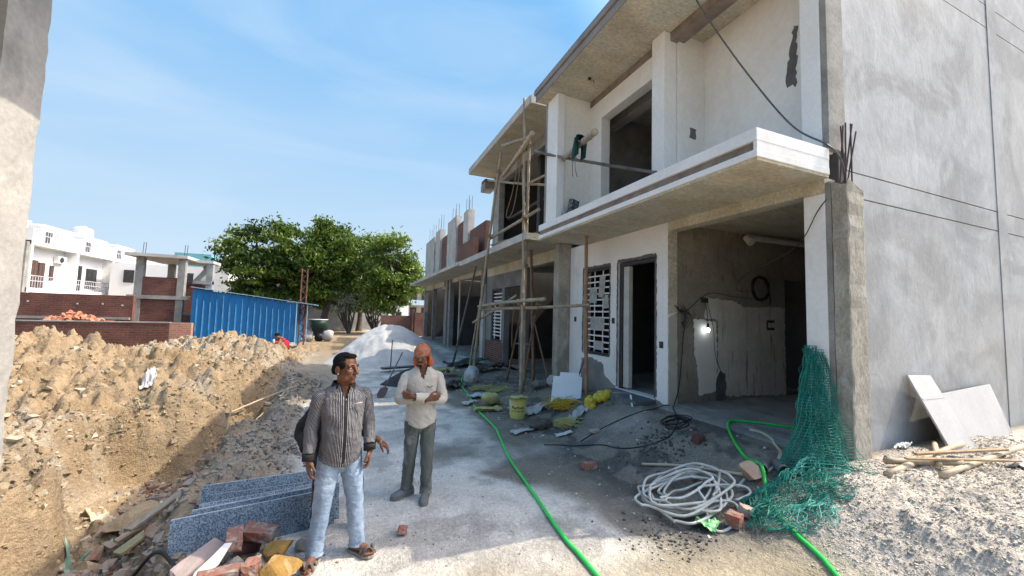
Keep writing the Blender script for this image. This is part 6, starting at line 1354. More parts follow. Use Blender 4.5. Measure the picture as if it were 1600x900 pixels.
    scrap(nm, lab, cat, x, y, sx, sy, m_, 100 + i, rz, amp)
wsteel = thing('notched_board', 'white rectangular panel with notched corners leaning by the shovel', 'board', (4.2, 7.4, 0.2))
mb = MB(); zb = H(4.05, 7.3)
P0 = Vector((3.92, 7.32, zb + 0.02)); U_ = Vector((0.52, -0.30, 0.0)).normalized(); V_ = Vector((0.30, 0.42, 0.62)).normalized(); W_ = U_.cross(V_)
mb.prism([(0, 0), (0.62, 0.0), (0.62, 0.64), (0.55, 0.64), (0.55, 0.74), (0.14, 0.74), (0.14, 0.64), (0.0, 0.64)], P0, U_, V_, W_, 0.012); mb.build('panel_sheet', M('clean white panel', (0.72, 0.74, 0.76), (0.66, 0.68, 0.7), 3, rough=0.5, bump=0.03), wsteel, bevel=0.003)
def shovel(label, a, b, blade_at_a, grp='spades and shovels'):
    a = Vector(a); b = Vector(b); d = (b - a).normalized(); t = thing('shovel', label, 'shovel', tuple(a), grp)
    mb = MB(); mb.smooth = True; mb.tube([a + d * 0.18, b], 0.018, 8); mb.build('handle', BAMGREY, t)
    s = d.cross(Vector((0, 0, 1))).normalized(); u = s.cross(d); mb = MB()
    mb.prism([(-0.10, 0.22), (-0.11, 0.0), (-0.06, -0.06), (0, -0.08), (0.06, -0.06), (0.11, 0.0), (0.10, 0.22), (0.03, 0.26), (-0.03, 0.26)], a, s, d, u, 0.006); mb.build('blade', STEEL, t)
shovel('shovel standing on its blade against the white wall behind the white panel', (4.75, 7.75, 0.42), (5.12, 7.75, 1.36), True)
shovel('shovel leaning with its blade on the road left of the white shirted man', (0.72, 9.8, 0.06), (1.3, 10.9, 0.95), True)
shovel('spade stuck upright in the ground before the sand heap', (1.25, 13.6, 0.02), (1.28, 13.6, 1.1), True)
plank('dark_plank', 'dark plank lying flat before the sand heap', 'plank', (1.0, 13.9, 0.12), (2.1, 14.1, 0.14), 0.3, 0.05, METDARK)
mb = MB(); mb.sheet(lambda u, v: (4.62 + 0.22 * u, 5.58 + 0.05 * v + 0.32 * u, H(4.7, 5.7) + 0.03 + 0.13 * u * u + 0.0 * v), 8, 2)
o = mb.build('metal_strip', METWHITE, label='curled white strip leaning on the dark door step', cat='strip'); so = o.modifiers.new('t', 'SOLIDIFY'); so.thickness = 0.008
# sticks and roots at the trench edge, plastic pipe in the trench
for i, (lab, a, b, r_) in enumerate((('long pale stick lying over the trench crack towards the road', (-2.1, 8.9), (-1.0, 11.2), 0.02), ('second pale stick beside the long one over the trench crack', (-2.0, 8.6), (-1.3, 10.4), 0.015), ('short upright twig at the trench lip', (-1.62, 6.9), (-1.6, 7.0), 0.01))):
    mb = MB(); e = 0.35 if 'upright' in lab else 0.06; pole(mb, (a[0], a[1], H(*a) + 0.04), (b[0], b[1], H(*b) + e), r_, r_ * .7, 0.03, 70 + i); tag(mb.build('stick', BAMPALE), lab, 'stick', 'sticks at the trench')
rt = thing('roots', 'bare hanging roots in the dark hollow of the trench edge', 'roots', (-1.6, 8.6, -0.1))
rnd = random.Random(4); mb = MB()
for k in range(12):
    x = -1.5 + rnd.uniform(-.15, .15); y = 8.5 + rnd.uniform(-.5, .5); mb.tube(spline([(x, y, 0.12), (x - .1, y + rnd.uniform(-.1, .1), 0.0), (x - .2, y + rnd.uniform(-.2, .2), -0.3)], 4), 0.007, 4)
mb.build('root', BAMPALE, rt)
mb = MB(); mb.smooth = True; c = Vector((-1.72, 4.72, H(-1.72, 4.72) + 0.06)); d = Vector((0.35, 0.30, 0.10)); mb.tube([c, c + d], 0.05, 16, cap=False); mb.tube([c + d, c], 0.043, 16, cap=False)
tag(mb.build('pipe_offcut', M('pale grey pipe', (0.5, 0.52, 0.5), (0.4, 0.42, 0.4), 6, rough=0.5)), 'pale grey plastic pipe mouth poking out of the trench rubble', 'pipe')
hose('power_cable', 'black flexible cable looping over the rubble at the granite foot', [(-2.0, 4.3), (-1.6, 4.15, 0.12), (-1.35, 4.0, 0.1), (-1.2, 3.88, 0.03), (-1.15, 3.72, 0.05), (-1.3, 3.6, 0.05), (-1.6, 3.7, 0.1), (-2.0, 3.9)], 0.014, BLACKW, 6, cat='cable')
plank('wood_plank', 'grey brown plank sloping down the trench by the cream paper', 'plank', (-1.98, 5.2, -0.22), (-1.68, 5.75, -0.08), 0.09, 0.03, M('grey plank', (0.27, 0.24, 0.19), (0.2, 0.18, 0.14), 5, stretch=(5, 1, 1)), group='planks in the trench')
plank('wood_plank', 'olive plank sliding under the granite end', 'plank', (-1.85, 4.7, -0.2), (-1.55, 5.1, -0.04), 0.10, 0.03, M('olive plank', (0.25, 0.23, 0.13), (0.18, 0.165, 0.1), 5), group='planks in the trench')
plank('wood_plank', 'pale flat offcut at the trench end of the olive plank', 'plank', (-2.1, 5.3, -0.36), (-1.8, 5.55, -0.25), 0.09, 0.03, TIMBER, group='planks in the trench')
# green topped machine and pale bundles by the thick tree trunk
mc = thing('small_machine', 'small dark machine with a green tank standing under the thick trunked tree', 'machine', (-1.9, 28, 0))
mb = MB(); mb.smooth = True; mb.tube([(-2.0, 28, 0.85), (-2.0, 28, 0.9), (-2.0, 28, 1.35)], [0.42, 0.5, 0.55], 16); mb.build('tank', M('dark green tank', (0.015, 0.06, 0.045), (0.01, 0.04, 0.03), 4, rough=0.5), mc)
mb = MB(); mb.smooth = True; mb.tube([(-2.0, 28, 1.36), (-2.0, 28, 1.4)], 0.57, 16); mb.build('rim', METWHITE, mc)
mb = MB(); mb.box(-2.35, -1.65, 27.8, 28.2, 0.35, 0.85); mb.obox((-2.5, 28, 0.5), (0.5, 0.06, 0.06), (0, 0.5, 0)); mb.obox((-1.5, 28, 0.5), (0.5, 0.06, 0.06), (0, -0.5, 0)); mb.build('frame', METDARK, mc)
for y in (27.7, 28.3):
    mb = MB(); mb.smooth = True; mb.tube([(-1.9, y - .05, 0.25), (-1.9, y + .05, 0.25)], 0.27, 16); mb.build('wheel', BLACKW, mc)
for x, s, lab in ((-2.55, 1, 'pale bundle left of the green topped machine'), (-1.4, 2, 'pale bundle right of the green topped machine')):
    mb = MB(); mb.smooth = True; mb.ell((x, 27.8, 0.35), (0.36, 0.3, 0.42)); displace(mb, 0, 0.12, 3, s); tag(mb.build('bundle', SACKW), lab, 'bundle', 'bundles by the machine')
rock('round dusty stone on the path in front of the squatting woman', -2.5, 20.6, (0.22, 0.2, 0.17), STONE, 77)
# ------------------------------------------------------------------ people
def skin_mat(name, c):
    m = M(name, c, tuple(x * 0.84 for x in c), 9, rough=0.55, bump=0.1, bscale=60, bdist=0.004, spec=0.4); return m
SKIN = skin_mat('brown skin', (0.17, 0.072, 0.038)); SKIN2 = skin_mat('light brown skin', (0.20, 0.088, 0.048))
HAIR = M('black hair', (0.010, 0.009, 0.009), (0.005, 0.005, 0.005), 40, rough=0.85, bump=0.8, bscale=130, spec=0.15)
EYEW = M('eye white', (0.6, 0.57, 0.52), rough=0.4, bump=0)
def stripe_mat(name, dark, light, pitch, width):
    m, n, l, b = nt(name); u = n.new('ShaderNodeUVMap'); u.uv_map = 'UVMap'; s = n.new('ShaderNodeSeparateXYZ'); l.new(u.outputs[0], s.inputs[0])
    f = math_(n, l, 'FRACT', math_(n, l, 'MULTIPLY', s.outputs[0], 1.0 / pitch)); k = math_(n, l, 'LESS_THAN', f, width)
    l.new(mixc(n, l, k, dark, light), b.inputs['Base Color']); b.inputs['Roughness'].default_value = 0.85; b.inputs['Specular IOR Level'].default_value = 0.2
    bumpn(n, l, b, noise(n, l, coords(n, l), 9, 5), 0.85, 0.035); return m
STRIPED = stripe_mat('dark striped shirt cloth', (0.028, 0.027, 0.030), (0.40, 0.40, 0.42), 0.0118, 0.30)
DARKCLOTH = M('charcoal shirt trim', (0.022, 0.021, 0.024), (0.016, 0.016, 0.018), 8, bump=0.2)
JEANS = M('pale washed denim', (0.27, 0.36, 0.48), (0.19, 0.27, 0.38), 5, stretch=(1, 1, 1.3), rough=0.9, bump=0.9, bscale=9, bdist=0.035, stain=(0.38, 0.47, 0.57), sscale=3, st=(0.5, 0.68), fine=0.06)
GREYPANT = M('dusty grey trousers', (0.135, 0.145, 0.13), (0.075, 0.082, 0.075), 6, stretch=(1, 1, 0.45), rough=0.95, bump=0.9, bscale=9, bdist=0.035, stain=(0.25, 0.255, 0.235), sscale=6, st=(0.52, 0.66), sstretch=(1, 1, 0.5))
CREAMSH = M('cream cotton shirt', (0.60, 0.55, 0.48), (0.50, 0.45, 0.39), 5, stretch=(1, 1, 0.8), rough=0.9, bump=0.9, bscale=9, bdist=0.035, stain=(0.50, 0.43, 0.36), sscale=4, st=(0.58, 0.72))
ORANGE = M('faded orange headcloth', (0.42, 0.13, 0.06), (0.30, 0.10, 0.055), 8, rough=0.9, bump=0.4, bscale=40, stain=(0.36, 0.20, 0.13), sscale=14, st=(0.5, 0.64))
ORANGEB = M('bright orange cloth tail', (0.62, 0.14, 0.035), (0.45, 0.10, 0.03), 8, rough=0.9, bump=0.4)
SANDAL = M('taupe sandal', (0.15, 0.125, 0.115), (0.10, 0.085, 0.08), 9, rough=0.7, bump=0.2)
SOLE = M('pale sandal sole', (0.30, 0.28, 0.25), (0.22, 0.2, 0.18), 9, rough=0.8, bump=0.1)
SHOE = M('dusty grey shoe', (0.19, 0.20, 0.20), (0.13, 0.135, 0.135), 9, rough=0.85, bump=0.2)

def ering(c, ax, ay, a, b, n=40, p=2.4, ph=0.0):
    c = Vector(c); ax = Vector(ax); ay = Vector(ay); out = []
    for k in range(n):
        t = 2 * math.pi * k / n + ph; ct, st = math.cos(t), math.sin(t)
        out.append(c + ax * (a * math.copysign(abs(ct) ** (2 / p), ct)) + ay * (b * math.copysign(abs(st) ** (2 / p), st)))
    return out
def limb_rings(pts, rs, sub=6, n=28, wr=0.0, seed=0, fold=None):
    """rings along a bent limb with cloth wrinkles"""
    P = spline(pts, sub); R = []
    for i in range(len(P)):
        t = i / sub; j = min(int(t), len(rs) - 2); f = t - j; R.append(rs[j] + (rs[j + 1] - rs[j]) * f)
    rings = []; up = None
    for i, p in enumerate(P):
        d = (P[min(i + 1, len(P) - 1)] - P[max(i - 1, 0)]).normalized()
        if up is None: up = (Vector((0, -1, 0)) - d * Vector((0, -1, 0)).dot(d)).normalized()
        up = (up - d * up.dot(d)).normalized(); sd = d.cross(up); ring = []
        an = np.arange(n) * 2 * math.pi / n; ww = wr * (ridged(i * 0.33 + seed + 0.35 * np.cos(an), 1.2 * np.sin(an) + seed, seed, 3) - 0.55) * 2 if wr else np.zeros(n)
        for k in range(n):
            a = an[k]; w = float(ww[k])
            ring.append(p + (up * math.cos(a) + sd * math.sin(a)) * (R[i] * (1 + 0.0) + w))
        rings.append(ring)
    return rings
def hand(mb, wrist, d, nrm, thumb, curl=0.5, s=1.0, spread=1.0):
    """palm, four fingers and a thumb; d = pointing direction, nrm = palm normal, thumb = thumb side"""
    w = Vector(wrist); d = Vector(d).normalized(); t = Vector(thumb); t = (t - d * t.dot(d)).normalized(); nn = t.cross(d) * (1 if t.cross(d).dot(Vector(nrm)) > 0 else -1)
    L = 0.088 * s
    mb.cap([w - d * 0.03, w + d * 0.015], [0.025 * s, 0.025 * s], 10)
    for k, (o, fl, fr) in enumerate(((0.030, 0.070, 0.0088), (0.010, 0.078, 0.0092), (-0.011, 0.072, 0.0088), (-0.031, 0.056, 0.0078))):
        kn = w + d * (L - 0.006 * abs(k - 1)) + t * o * s
        mb.cap([w + t * o * 0.5 * s, kn], [0.0145 * s, 0.0115 * s], 10)
        dd = (d + t * (0.16 * o / 0.03) * spread).normalized(); p = kn; ang = 0.0; pts = [kn]
        for seg, f in enumerate((0.46, 0.30, 0.24)):
            ang += curl * (0.55 + 0.25 * seg) * (1 + 0.12 * k); p = p + (dd * math.cos(ang) + nn * math.sin(ang)) * fl * f * s; pts.append(p)
        mb.cap(pts, [fr * 1.08 * s, fr * s, fr * 0.94 * s, fr * 0.8 * s], 10)
    b = w + d * 0.022 * s + t * 0.022 * s + nn * 0.004
    mb.cap([b, b + (d * 0.55 + t * 0.75 + nn * 0.25).normalized() * 0.034 * s, b + (d * 0.9 + t * 0.62 + nn * 0.45).normalized() * 0.060 * s, b + (d * 1.0 + t * 0.48 + nn * 0.5).normalized() * 0.083 * s], [0.0155 * s, 0.0125 * s, 0.0105 * s, 0.0085 * s], 10)
def head(mb, c, R, k=1.0):
    q = lambda x, y, z: Vector(c) + R @ (Vector((x, y, z)) * k)
    E = lambda p, r: mb.ell(q(*p), tuple(a * k for a in r), R, 18, 12)
    E((0, .012, .036), (.073, .093, .086)); E((0, -.022, -.035), (.058, .064, .076)); E((0, -.064, -.094), (.026, .021, .019))
    for s in (-1, 1):
        E((s * .040, -.058, -.020), (.022, .026, .022)); E((s * .046, -.022, -.068), (.017, .034, .026)); E((s * .077, .014, -.008), (.010, .021, .032))
        mb.cap([q(s * .046, -.070, .022), q(s * .012, -.083, .021)], [.011 * k, .0115 * k], 8); E((s * .012, -.094, -.034), (.009, .010, .008))
    mb.cap([q(0, -.082, .016), q(0, -.100, -.014), q(0, -.108, -.030)], [.010 * k, .0115 * k, .0135 * k], 10)
    mb.cap([q(-.022, -.080, -.060), q(0, -.089, -.0585), q(.022, -.080, -.060)], [.0065 * k, .0085 * k, .0065 * k], 8)
    mb.cap([q(-.018, -.079, -.073), q(0, -.087, -.0735), q(.018, -.079, -.073)], [.007 * k, .009 * k, .007 * k], 8)
def face_parts(root, c, R, k=1.0, moustache=False, beard=False):
    q = lambda x, y, z: Vector(c) + R @ (Vector((x, y, z)) * k)
    for s in (-1, 1):
        mb = MB(); mb.smooth = True; mb.ell(q(s * .031, -.0725, .003), (.0125 * k, .009 * k, .0085 * k), R, 12, 8); e = mb.build('eye', EYEW, root)
        mb = MB(); mb.smooth = True; mb.ell(q(s * .031, -.0785, .003), (.0062 * k, .0042 * k, .0062 * k), R, 10, 6); mb.build('iris', HAIR, e)
        mb = MB(); mb.smooth = True; mb.cap([q(s * .052, -.072, .0225), q(s * .034, -.0845, .0275), q(s * .014, -.0895, .0225)], [.0035 * k, .0052 * k, .0042 * k], 6); mb.build('eyebrow', HAIR, root)
    if moustache:
        mb = MB(); mb.smooth = True; mb.cap([q(-.026, -.080, -.056), q(-.012, -.093, -.0475), q(0, -.0965, -.047), q(.012, -.093, -.0475), q(.026, -.080, -.056)], [.0045 * k, .0065 * k, .0055 * k, .0065 * k, .0045 * k], 8); mb.build('moustache', HAIR, root)
    if beard:
        mb = MB(); mb.smooth = True; mb.ell(q(0, -.074, -.094), (.020 * k, .0165 * k, .0165 * k), R, 12, 8); mb.build('beard', HAIR, root)
def foot_shape(mb, ankle, dirv, L=0.245):
    a = Vector(ankle); d = Vector((dirv[0], dirv[1], 0)).normalized(); s = Vector((-d.y, d.x, 0)); g = Vector((a.x, a.y, 0.0))
    mb.cap([a, g + Vector((0, 0, .062)) - d * .012], [.040, .042], 10); mb.cap([g - d * .045 + Vector((0, 0, .058)), g + d * .06 + Vector((0, 0, .060)), g + d * .125 + Vector((0, 0, .047))], [.034, .036, .034], 12)
    for o, l, r in ((.033, .175, .014), (.012, .178, .0105), (-.006, .170, .010), (-.022, .160, .0095), (-.036, .147, .009)):
        mb.cap([g + d * .115 + s * o * .9 + Vector((0, 0, .044)), g + d * l + s * o + Vector((0, 0, .038))], [.017, r], 8)
def sole_poly(g, d, L, w):
    s = Vector((-d.y, d.x, 0)); pr = [(-.33, .0), (-.32, .55), (-.2, .78), (.1, .72), (.4, .98), (.58, .85), (.68, .35), (.69, -.1), (.62, -.65), (.42, -.98), (.1, -.75), (-.2, -.72), (-.32, -.5)]
    return [g + d * (a * L) + s * (b * w) for a, b in pr]
def sandal(root, ankle, dirv):
    d = Vector((dirv[0], dirv[1], 0)).normalized(); s = Vector((-d.y, d.x, 0)); g = Vector((ankle[0], ankle[1], 0)); base = sole_poly(g, d, .265, .052)
    mb = MB(); n = len(base); o = [p + Vector((0, 0, .002)) for p in base]; t = [p + Vector((0, 0, .024)) for p in base]; mb.loft([o, t]); so = mb.build('sandal', SOLE, root, bevel=0.005)
    mb = MB(); mb.smooth = True
    for a, b in (((.125, .052), (.165, .008)), ((.115, -.052), (.165, .008)), ((.05, .046), (.085, -.046))):
        p = g + d * a[0] + s * a[1]; q = g + d * b[0] + s * b[1]; P = [p + Vector((0, 0, .022)), p.lerp(q, .35) + Vector((0, 0, .082)), p.lerp(q, .7) + Vector((0, 0, .087 if abs(b[1]) < .02 else .08)), q + Vector((0, 0, .055 if abs(b[1]) < .02 else .022))]
        P = spline(P, 5); rings = []
        for i, x in enumerate(P):
            dd = (P[min(i + 1, len(P) - 1)] - P[max(i - 1, 0)]).normalized(); wv = (d - dd * d.dot(dd)).normalized(); nv = dd.cross(wv); rings.append([x + wv * .014 + nv * .004, x - wv * .014 + nv * .004, x - wv * .014 - nv * .004, x + wv * .014 - nv * .004])
        mb.loft(rings)
    mb.build('strap', SANDAL, so)
def shoe(root, ankle, dirv):
    d = Vector((dirv[0], dirv[1], 0)).normalized(); s = Vector((-d.y, d.x, 0)); g = Vector((ankle[0], ankle[1], 0)); base = sole_poly(g, d, .28, .052)
    mb = MB(); o = [p + Vector((0, 0, .001)) for p in base]; t = [p + Vector((0, 0, .022)) for p in base]; mb.loft([o, t]); so = mb.build('shoe', SHOE, root, bevel=0.004)
    mb = MB(); mb.smooth = True; rings = []
    for z, k, sh, bk in ((.02, .97, 0, 0), (.045, .97, 0, 0), (.065, .88, -.004, .05), (.085, .70, -.012, .2), (.10, .52, -.02, .5), (.125, .40, -.025, .8)):
        ctr = g - d * .01; rings.append([ctr + (p - ctr) * k + d * (sh - 0.03 * bk * max(0, (p - g).dot(d)) / .18) + Vector((0, 0, z - .03 * max(0, (p - g).dot(d) / .19) * (z - .02) / .1)) for p in base])
    mb.loft(rings); mb.build('upper', SHOE, so)
def fold_noise(rings, amp, seed, fz=9.0, fa=1.6):
    out = []
    for i, r in enumerate(rings):
        c = sum(r, Vector()) / len(r); nr = []; an = np.arange(len(r)) * 2 * math.pi / len(r)
        ww = (ridged(np.array([p.z for p in r]) * fz + 1.1 * np.cos(an), fa * np.sin(an) + fa * np.cos(an) + seed, seed, 3) - .6) * 2 * amp
        for k, p in enumerate(r):
            w = float(ww[k])
            dd = (p - c); dd.z = 0; nr.append(p + dd.normalized() * w)
        out.append(nr)
    return out

def place(root, x, y, rz):
    root.location = (x, y, H(x, y) + 0.004); root.rotation_euler = (0, 0, rz)

TORSO = [(0.79, .180, .124, .012), (0.84, .180, .124, .008), (0.92, .177, .122, .0), (1.00, .173, .119, -.004), (1.08, .174, .117, -.004), (1.16, .182, .116, 0.0), (1.24, .192, .114, .006), (1.31, .200, .106, .012), (1.355, .194, .096, .018), (1.385, .166, .084, .022), (1.41, .118, .072, .024), (1.428, .082, .066, .022)]
def torso_rings(n=64, wid=1.0, belly=0.0, hem=None, p=2.35):
    T = []
    for i in range(len(TORSO) - 1):
        for k in range(7):
            f = k / 7; T.append([TORSO[i][q] + (TORSO[i + 1][q] - TORSO[i][q]) * f for q in range(4)])
    T.append(list(TORSO[-1])); rings = []
    for (z, a, b, yo) in T:
        b2 = b + belly * math.exp(-((z - 1.0) / .14) ** 2); r = ering((0, yo - belly * .5 * math.exp(-((z - 1.0) / .14) ** 2), z), (1, 0, 0), (0, 1, 0), a * wid, b2, n, p)
        if hem and z < 0.95:
            k = (0.95 - z) / 0.18; r = [q + Vector((0, 0, k * hem(math.atan2(q.y, q.x)))) for q in r]
        # sloping shoulders
        r = [Vector((q.x, q.y, q.z - (0.0 if z < 1.3 else 0.10 * (abs(q.x) / .2) ** 1.5 * (z - 1.3) / .12 * .25))) for q in r]
        rings.append(r)
    return rings
def vneck(mb, z0, slope):
    """open the front of a shirt above z0"""
    keep = []
    for i, f in enumerate(mb.f):
        c = sum((Vector(mb.v[k]) for k in f), Vector()) / len(f)
        if not (c.y < 0.01 and c.z > z0 and abs(c.x - .004) < (c.z - z0) * slope): keep.append(i)
    for nm in ('f', 'mi', 'uv', 'sm'): setattr(mb, nm, [getattr(mb, nm)[i] for i in keep])
def legs(mat, root, feet, hipx=.088, amp=.007, rs=(.100, .098, .085, .071, .066, .062, .064), name='trousers', zhip=.80, knee_fwd=-.015, seed=3):
    mb = MB(); mb.smooth = True
    W = [(0.70, .075), (0.75, .12), (0.80, .155), (0.86, .160), (0.93, .150), (0.99, .145)]
    pel = [ering((0, .006, z), (1, 0, 0), (0, 1, 0), a, .105 if z > .78 else .07, 40, 2.3) for z, a in W]
    mb.loft(pel)
    for i, (s, (fx, fy)) in enumerate(zip((-1, 1), feet)):
        hx = s * hipx; pts = [(hx, .006, zhip + .03), (hx * 1.02, 0.002, zhip - .08), (hx + (fx - hx) * .25, knee_fwd * .6 + fy * .25, .62), (hx + (fx - hx) * .5, knee_fwd + fy * .5, .46), (hx + (fx - hx) * .75, fy * .75 + knee_fwd * .3, .28), (fx, fy + .005, .13), (fx, fy, .065)]
        mb.loft(limb_rings(pts, rs, 7, 28, amp, seed + i * 7))
    return mb.build(name, mat, root)
def base_body(mb, R, headc, arms, feet, shoes=False, k=1.0, hands=()):
    head(mb, headc, R, k)
    mb.cap([Vector(headc) + R @ Vector((0, .022, -.05)), (0, .03, 1.40), (0, .03, 1.36)], [.053, .056, .07], 14)
    mb.ell((0, .012, 1.20), (.15, .085, .20)); mb.ell((0, .0, .95), (.12, .08, .16)); mb.cap([(-.12, .015, 1.315), (.12, .015, 1.315)], [.045, .045], 12); mb.ell((0, 0, 1.08), (.14, .085, .2))
    for (sh, el, wr) in arms: mb.cap([Vector(sh) * .93 + Vector((0, 0, .06)), el, wr], [.034, .033, .025], 12)
    for s, (fx, fy) in zip((-1, 1), feet):
        mb.cap([(s * .085, .005, .86), (s * .085 + (fx - s * .085) * .5, -.015 + fy * .5, .46), (fx, fy, .09)], [.068, .045, .034], 12)
    for h in hands: hand(mb, *h)
def collar(root, mat, c=(0, .022, 1.425), seed=0, open_=0.55, r=.075):
    mb = MB(); mb.smooth = True
    def f(u, v):
        a = -math.pi / 2 + open_ / 2 + u * (2 * math.pi - open_); front = max(0.0, math.cos(a + math.pi / 2)); lp = 0.020 + 0.034 * front ** 3
        rr = r + v * (0.020 + .022 * front); z = 0.030 - v * (0.032 + lp) - 0.03 * front * 1.0
        return (c[0] + rr * 1.02 * math.cos(a), c[1] + rr * .88 * math.sin(a) - .012 * front * v, c[2] + z)
    mb.sheet(f, 30, 4); o = mb.build('collar', mat, root); s = o.modifiers.new('t', 'SOLIDIFY'); s.thickness = .005; return o

# --- man in the striped shirt
p1 = thing('person', 'man in a dark striped shirt and pale jeans, arms down, looking to the right', 'person', (0, 0, 0), 'men standing on the road')
feet1 = ((-.155, -.02), (.165, -.03)); d1 = ((-.50, -.86), (.55, -.84))
RH = Euler((rad(-2), rad(3), rad(40))).to_matrix(); hc = Vector((.005, -.015, 1.55))
armsL = [((-.172, .015, 1.335), (-.228, .03, 1.085), (-.242, -.035, .845)), ((.172, .015, 1.335), (.222, .03, 1.085), (.225, -.055, .865))]
mb = MB()
base_body(mb, RH, hc, armsL, feet1, k=1.1, hands=[((-.243, -.042, .835), (0.02, -.16, -1), (1, 0.2, 0), (.15, -1, 0), .45), ((.225, -.062, .855), (-.02, -.18, -1), (-1, .3, 0), (-.25, -1, 0), .5)])
for f, dv in zip(feet1, d1): foot_shape(mb, (f[0], f[1], .10), dv)
remeshed(mb, 'body', SKIN, p1, .0048, 2)
face_parts(p1, hc, RH, 1.1, moustache=False)
mb = MB(); mb.smooth = True; q = lambda x, y, z: hc + RH @ (Vector((x, y, z)) * 1.1)
mb.ell(q(0, .022, .050), (.084, .096, .083), RH, 26, 18); mb.ell(q(0, .053, .005), (.079, .063, .068), RH, 22, 14); mb.ell(q(0, -.034, .093), (.060, .048, .026), RH, 18, 12)
for s in (-1, 1): mb.ell(q(s * .058, .012, .032), (.024, .062, .044), RH, 16, 10); mb.ell(q(s * .060, .052, -.008), (.022, .034, .04), RH, 14, 10)
displace(mb, 0, .003, 55, 4); mb.build('hair', HAIR, p1)
hem = lambda a: (-0.035 * math.cos(2 * a) if True else 0) - 0.03 * (1 if -2.2 < a < -0.9 else 0) * math.cos((a + math.pi / 2) * 2.2)
mb = MB(); mb.smooth = True
mb.loft(fold_noise(torso_rings(96, .91, .010, lambda a: 0.03 * math.cos(2 * a) - .005), .011, 5, 9), uscale=1.02, capends=(False, False)); vneck(mb, 1.30, .42)
for k, (a, b, c) in enumerate(armsL):
    a, b, c = Vector(a), Vector(b), Vector(c); s = -1 if k == 0 else 1
    pts = [a + Vector((-s * .05, 0, -.012)), a + Vector((s * .004, 0, -.025)), a.lerp(b, .45), b, b.lerp(c, .5), c + Vector((0, 0, .035))]
    mb.loft(limb_rings(pts, (.054, .063, .058, .053, .050, .046), 7, 30, .0075, 21 + k * 9), uscale=.40, capends=(False, False))
o = mb.build('shirt', STRIPED, p1); sd = o.modifiers.new('t', 'SOLIDIFY'); sd.thickness = .004
collar(p1, DARKCLOTH, c=(0, .022, 1.412), open_=1.25, r=.080)
for k, (a, b, c) in enumerate(armsL):
    a, b, c = Vector(a), Vector(b), Vector(c); dd = (c - b).normalized(); mb = MB(); mb.smooth = True
    mb.tube([c + Vector((0, 0, .045)), c + Vector((0, 0, .042)), c - dd * -.01, c + dd * .02], [.049, .0525, .050, .047], 26, cap=False); o = mb.build('cuff', DARKCLOTH, p1); sd = o.modifiers.new('t', 'SOLIDIFY'); sd.thickness = .004
mb = MB(); mb.smooth = True
def placket(u, v):
    z = .80 + u * .50; yb = -.128 - .022 * math.exp(-((z - 1.0) / .14) ** 2) - (.006 if z < 1.1 else 0) + max(0, z - 1.16) * .20 + max(0, z - 1.3) * .30
    return (-.004 + .010 * v, yb - .012, z)
mb.sheet(placket, 30, 2); mb.build('placket', DARKCLOTH, p1)
mb = MB(); mb.smooth = True; mb.tube([(.065, -.125, 1.268), (.135, -.110, 1.272)], .004, 6); mb.build('pocket_edge', EYEW, p1)
mb = MB(); mb.smooth = True; mb.ell(q(-.079, .004, -.036), (.005, .006, .007), RH, 10, 8); mb.build('earring', EYEW, p1)
mb = MB(); mb.smooth = True; c = Vector((-.243, -.037, .842)); mb.tube([c + Vector((.034 * math.cos(t), .033 * math.sin(t), -.006 * math.sin(t))) for t in [2 * math.pi * k / 20 for k in range(20)]], .005, 6, closed=True); mb.build('bangle', M('yellow bangle', (0.6, 0.45, 0.2), rough=0.4, bump=0), p1)
legs(JEANS, p1, feet1, amp=.009, rs=(.092, .092, .082, .069, .066, .064, .065))
for f, dv in zip(feet1, d1): sandal(p1, (f[0], f[1], 0), dv)
place(p1, -0.035, 3.67, rad(10))

# --- man in the cream shirt and orange headcloth, arms crossed
p2 = thing('person', 'man in a cream shirt, grey trousers and orange headcloth with crossed arms', 'person', (0, 0, 0), 'men standing on the road')
feet2 = ((-.125, .03), (.085, -.085)); d2 = ((-.85, -.53), (-.15, -1))
RH = Euler((rad(3), rad(-3), rad(-14))).to_matrix(); hc = Vector((-.015, -.025, 1.54))
ar2 = [((-.172, .015, 1.33), (-.235, -.045, 1.085), (.055, -.175, 1.085)), ((.172, .015, 1.33), (.225, -.055, 1.075), (-.085, -.205, 1.125))]
mb = MB()
base_body(mb, RH, hc, ar2, feet2, hands=[((.075, -.178, 1.095), (1, .05, .18), (0, 1, 0), (0, -.3, 1), .5), ((-.095, -.2, 1.13), (-1, .35, .1), (0, 1, 0), (0, 0, 1), .6)])
remeshed(mb, 'body', SKIN2, p2, .0048, 2)
face_parts(p2, hc, RH, 1.0, moustache=True, beard=True)
q = lambda x, y, z: hc + RH @ Vector((x, y, z))
mb = MB(); mb.smooth = True
def turb(u, v):
    a = 2 * math.pi * u; t = v * math.pi * .60; zz = math.cos(t); rr = math.sin(t)
    w = 1 + .045 * math.sin(v * 26 + 3 * math.sin(a + 1) + a * 2) * (v > .25)
    return q(.0855 * rr * w * math.cos(a), .012 + .106 * rr * w * math.sin(a), .040 + .100 * zz * (1 if zz > 0 else .75) + .012 * math.sin(a))
mb.sheet(turb, 40, 30); o = mb.build('headcloth', ORANGE, p2); sd = o.modifiers.new('t', 'SOLIDIFY'); sd.thickness = .006
for s in (-1, 1):
    mb = MB(); mb.smooth = True; mb.ell(q(s * .082, .030, -.055), (.030, .036, .062), RH, 20, 14); displace(mb, 0, .014, 22, 5 + s); mb.build('cloth_tail', ORANGEB, p2)
mb = MB(); mb.smooth = True; mb.ell(q(0, .085, -.04), (.07, .035, .06), RH, 18, 12); displace(mb, 0, .012, 20, 9); mb.build('cloth_tail', ORANGEB, p2)
mb = MB(); mb.smooth = True
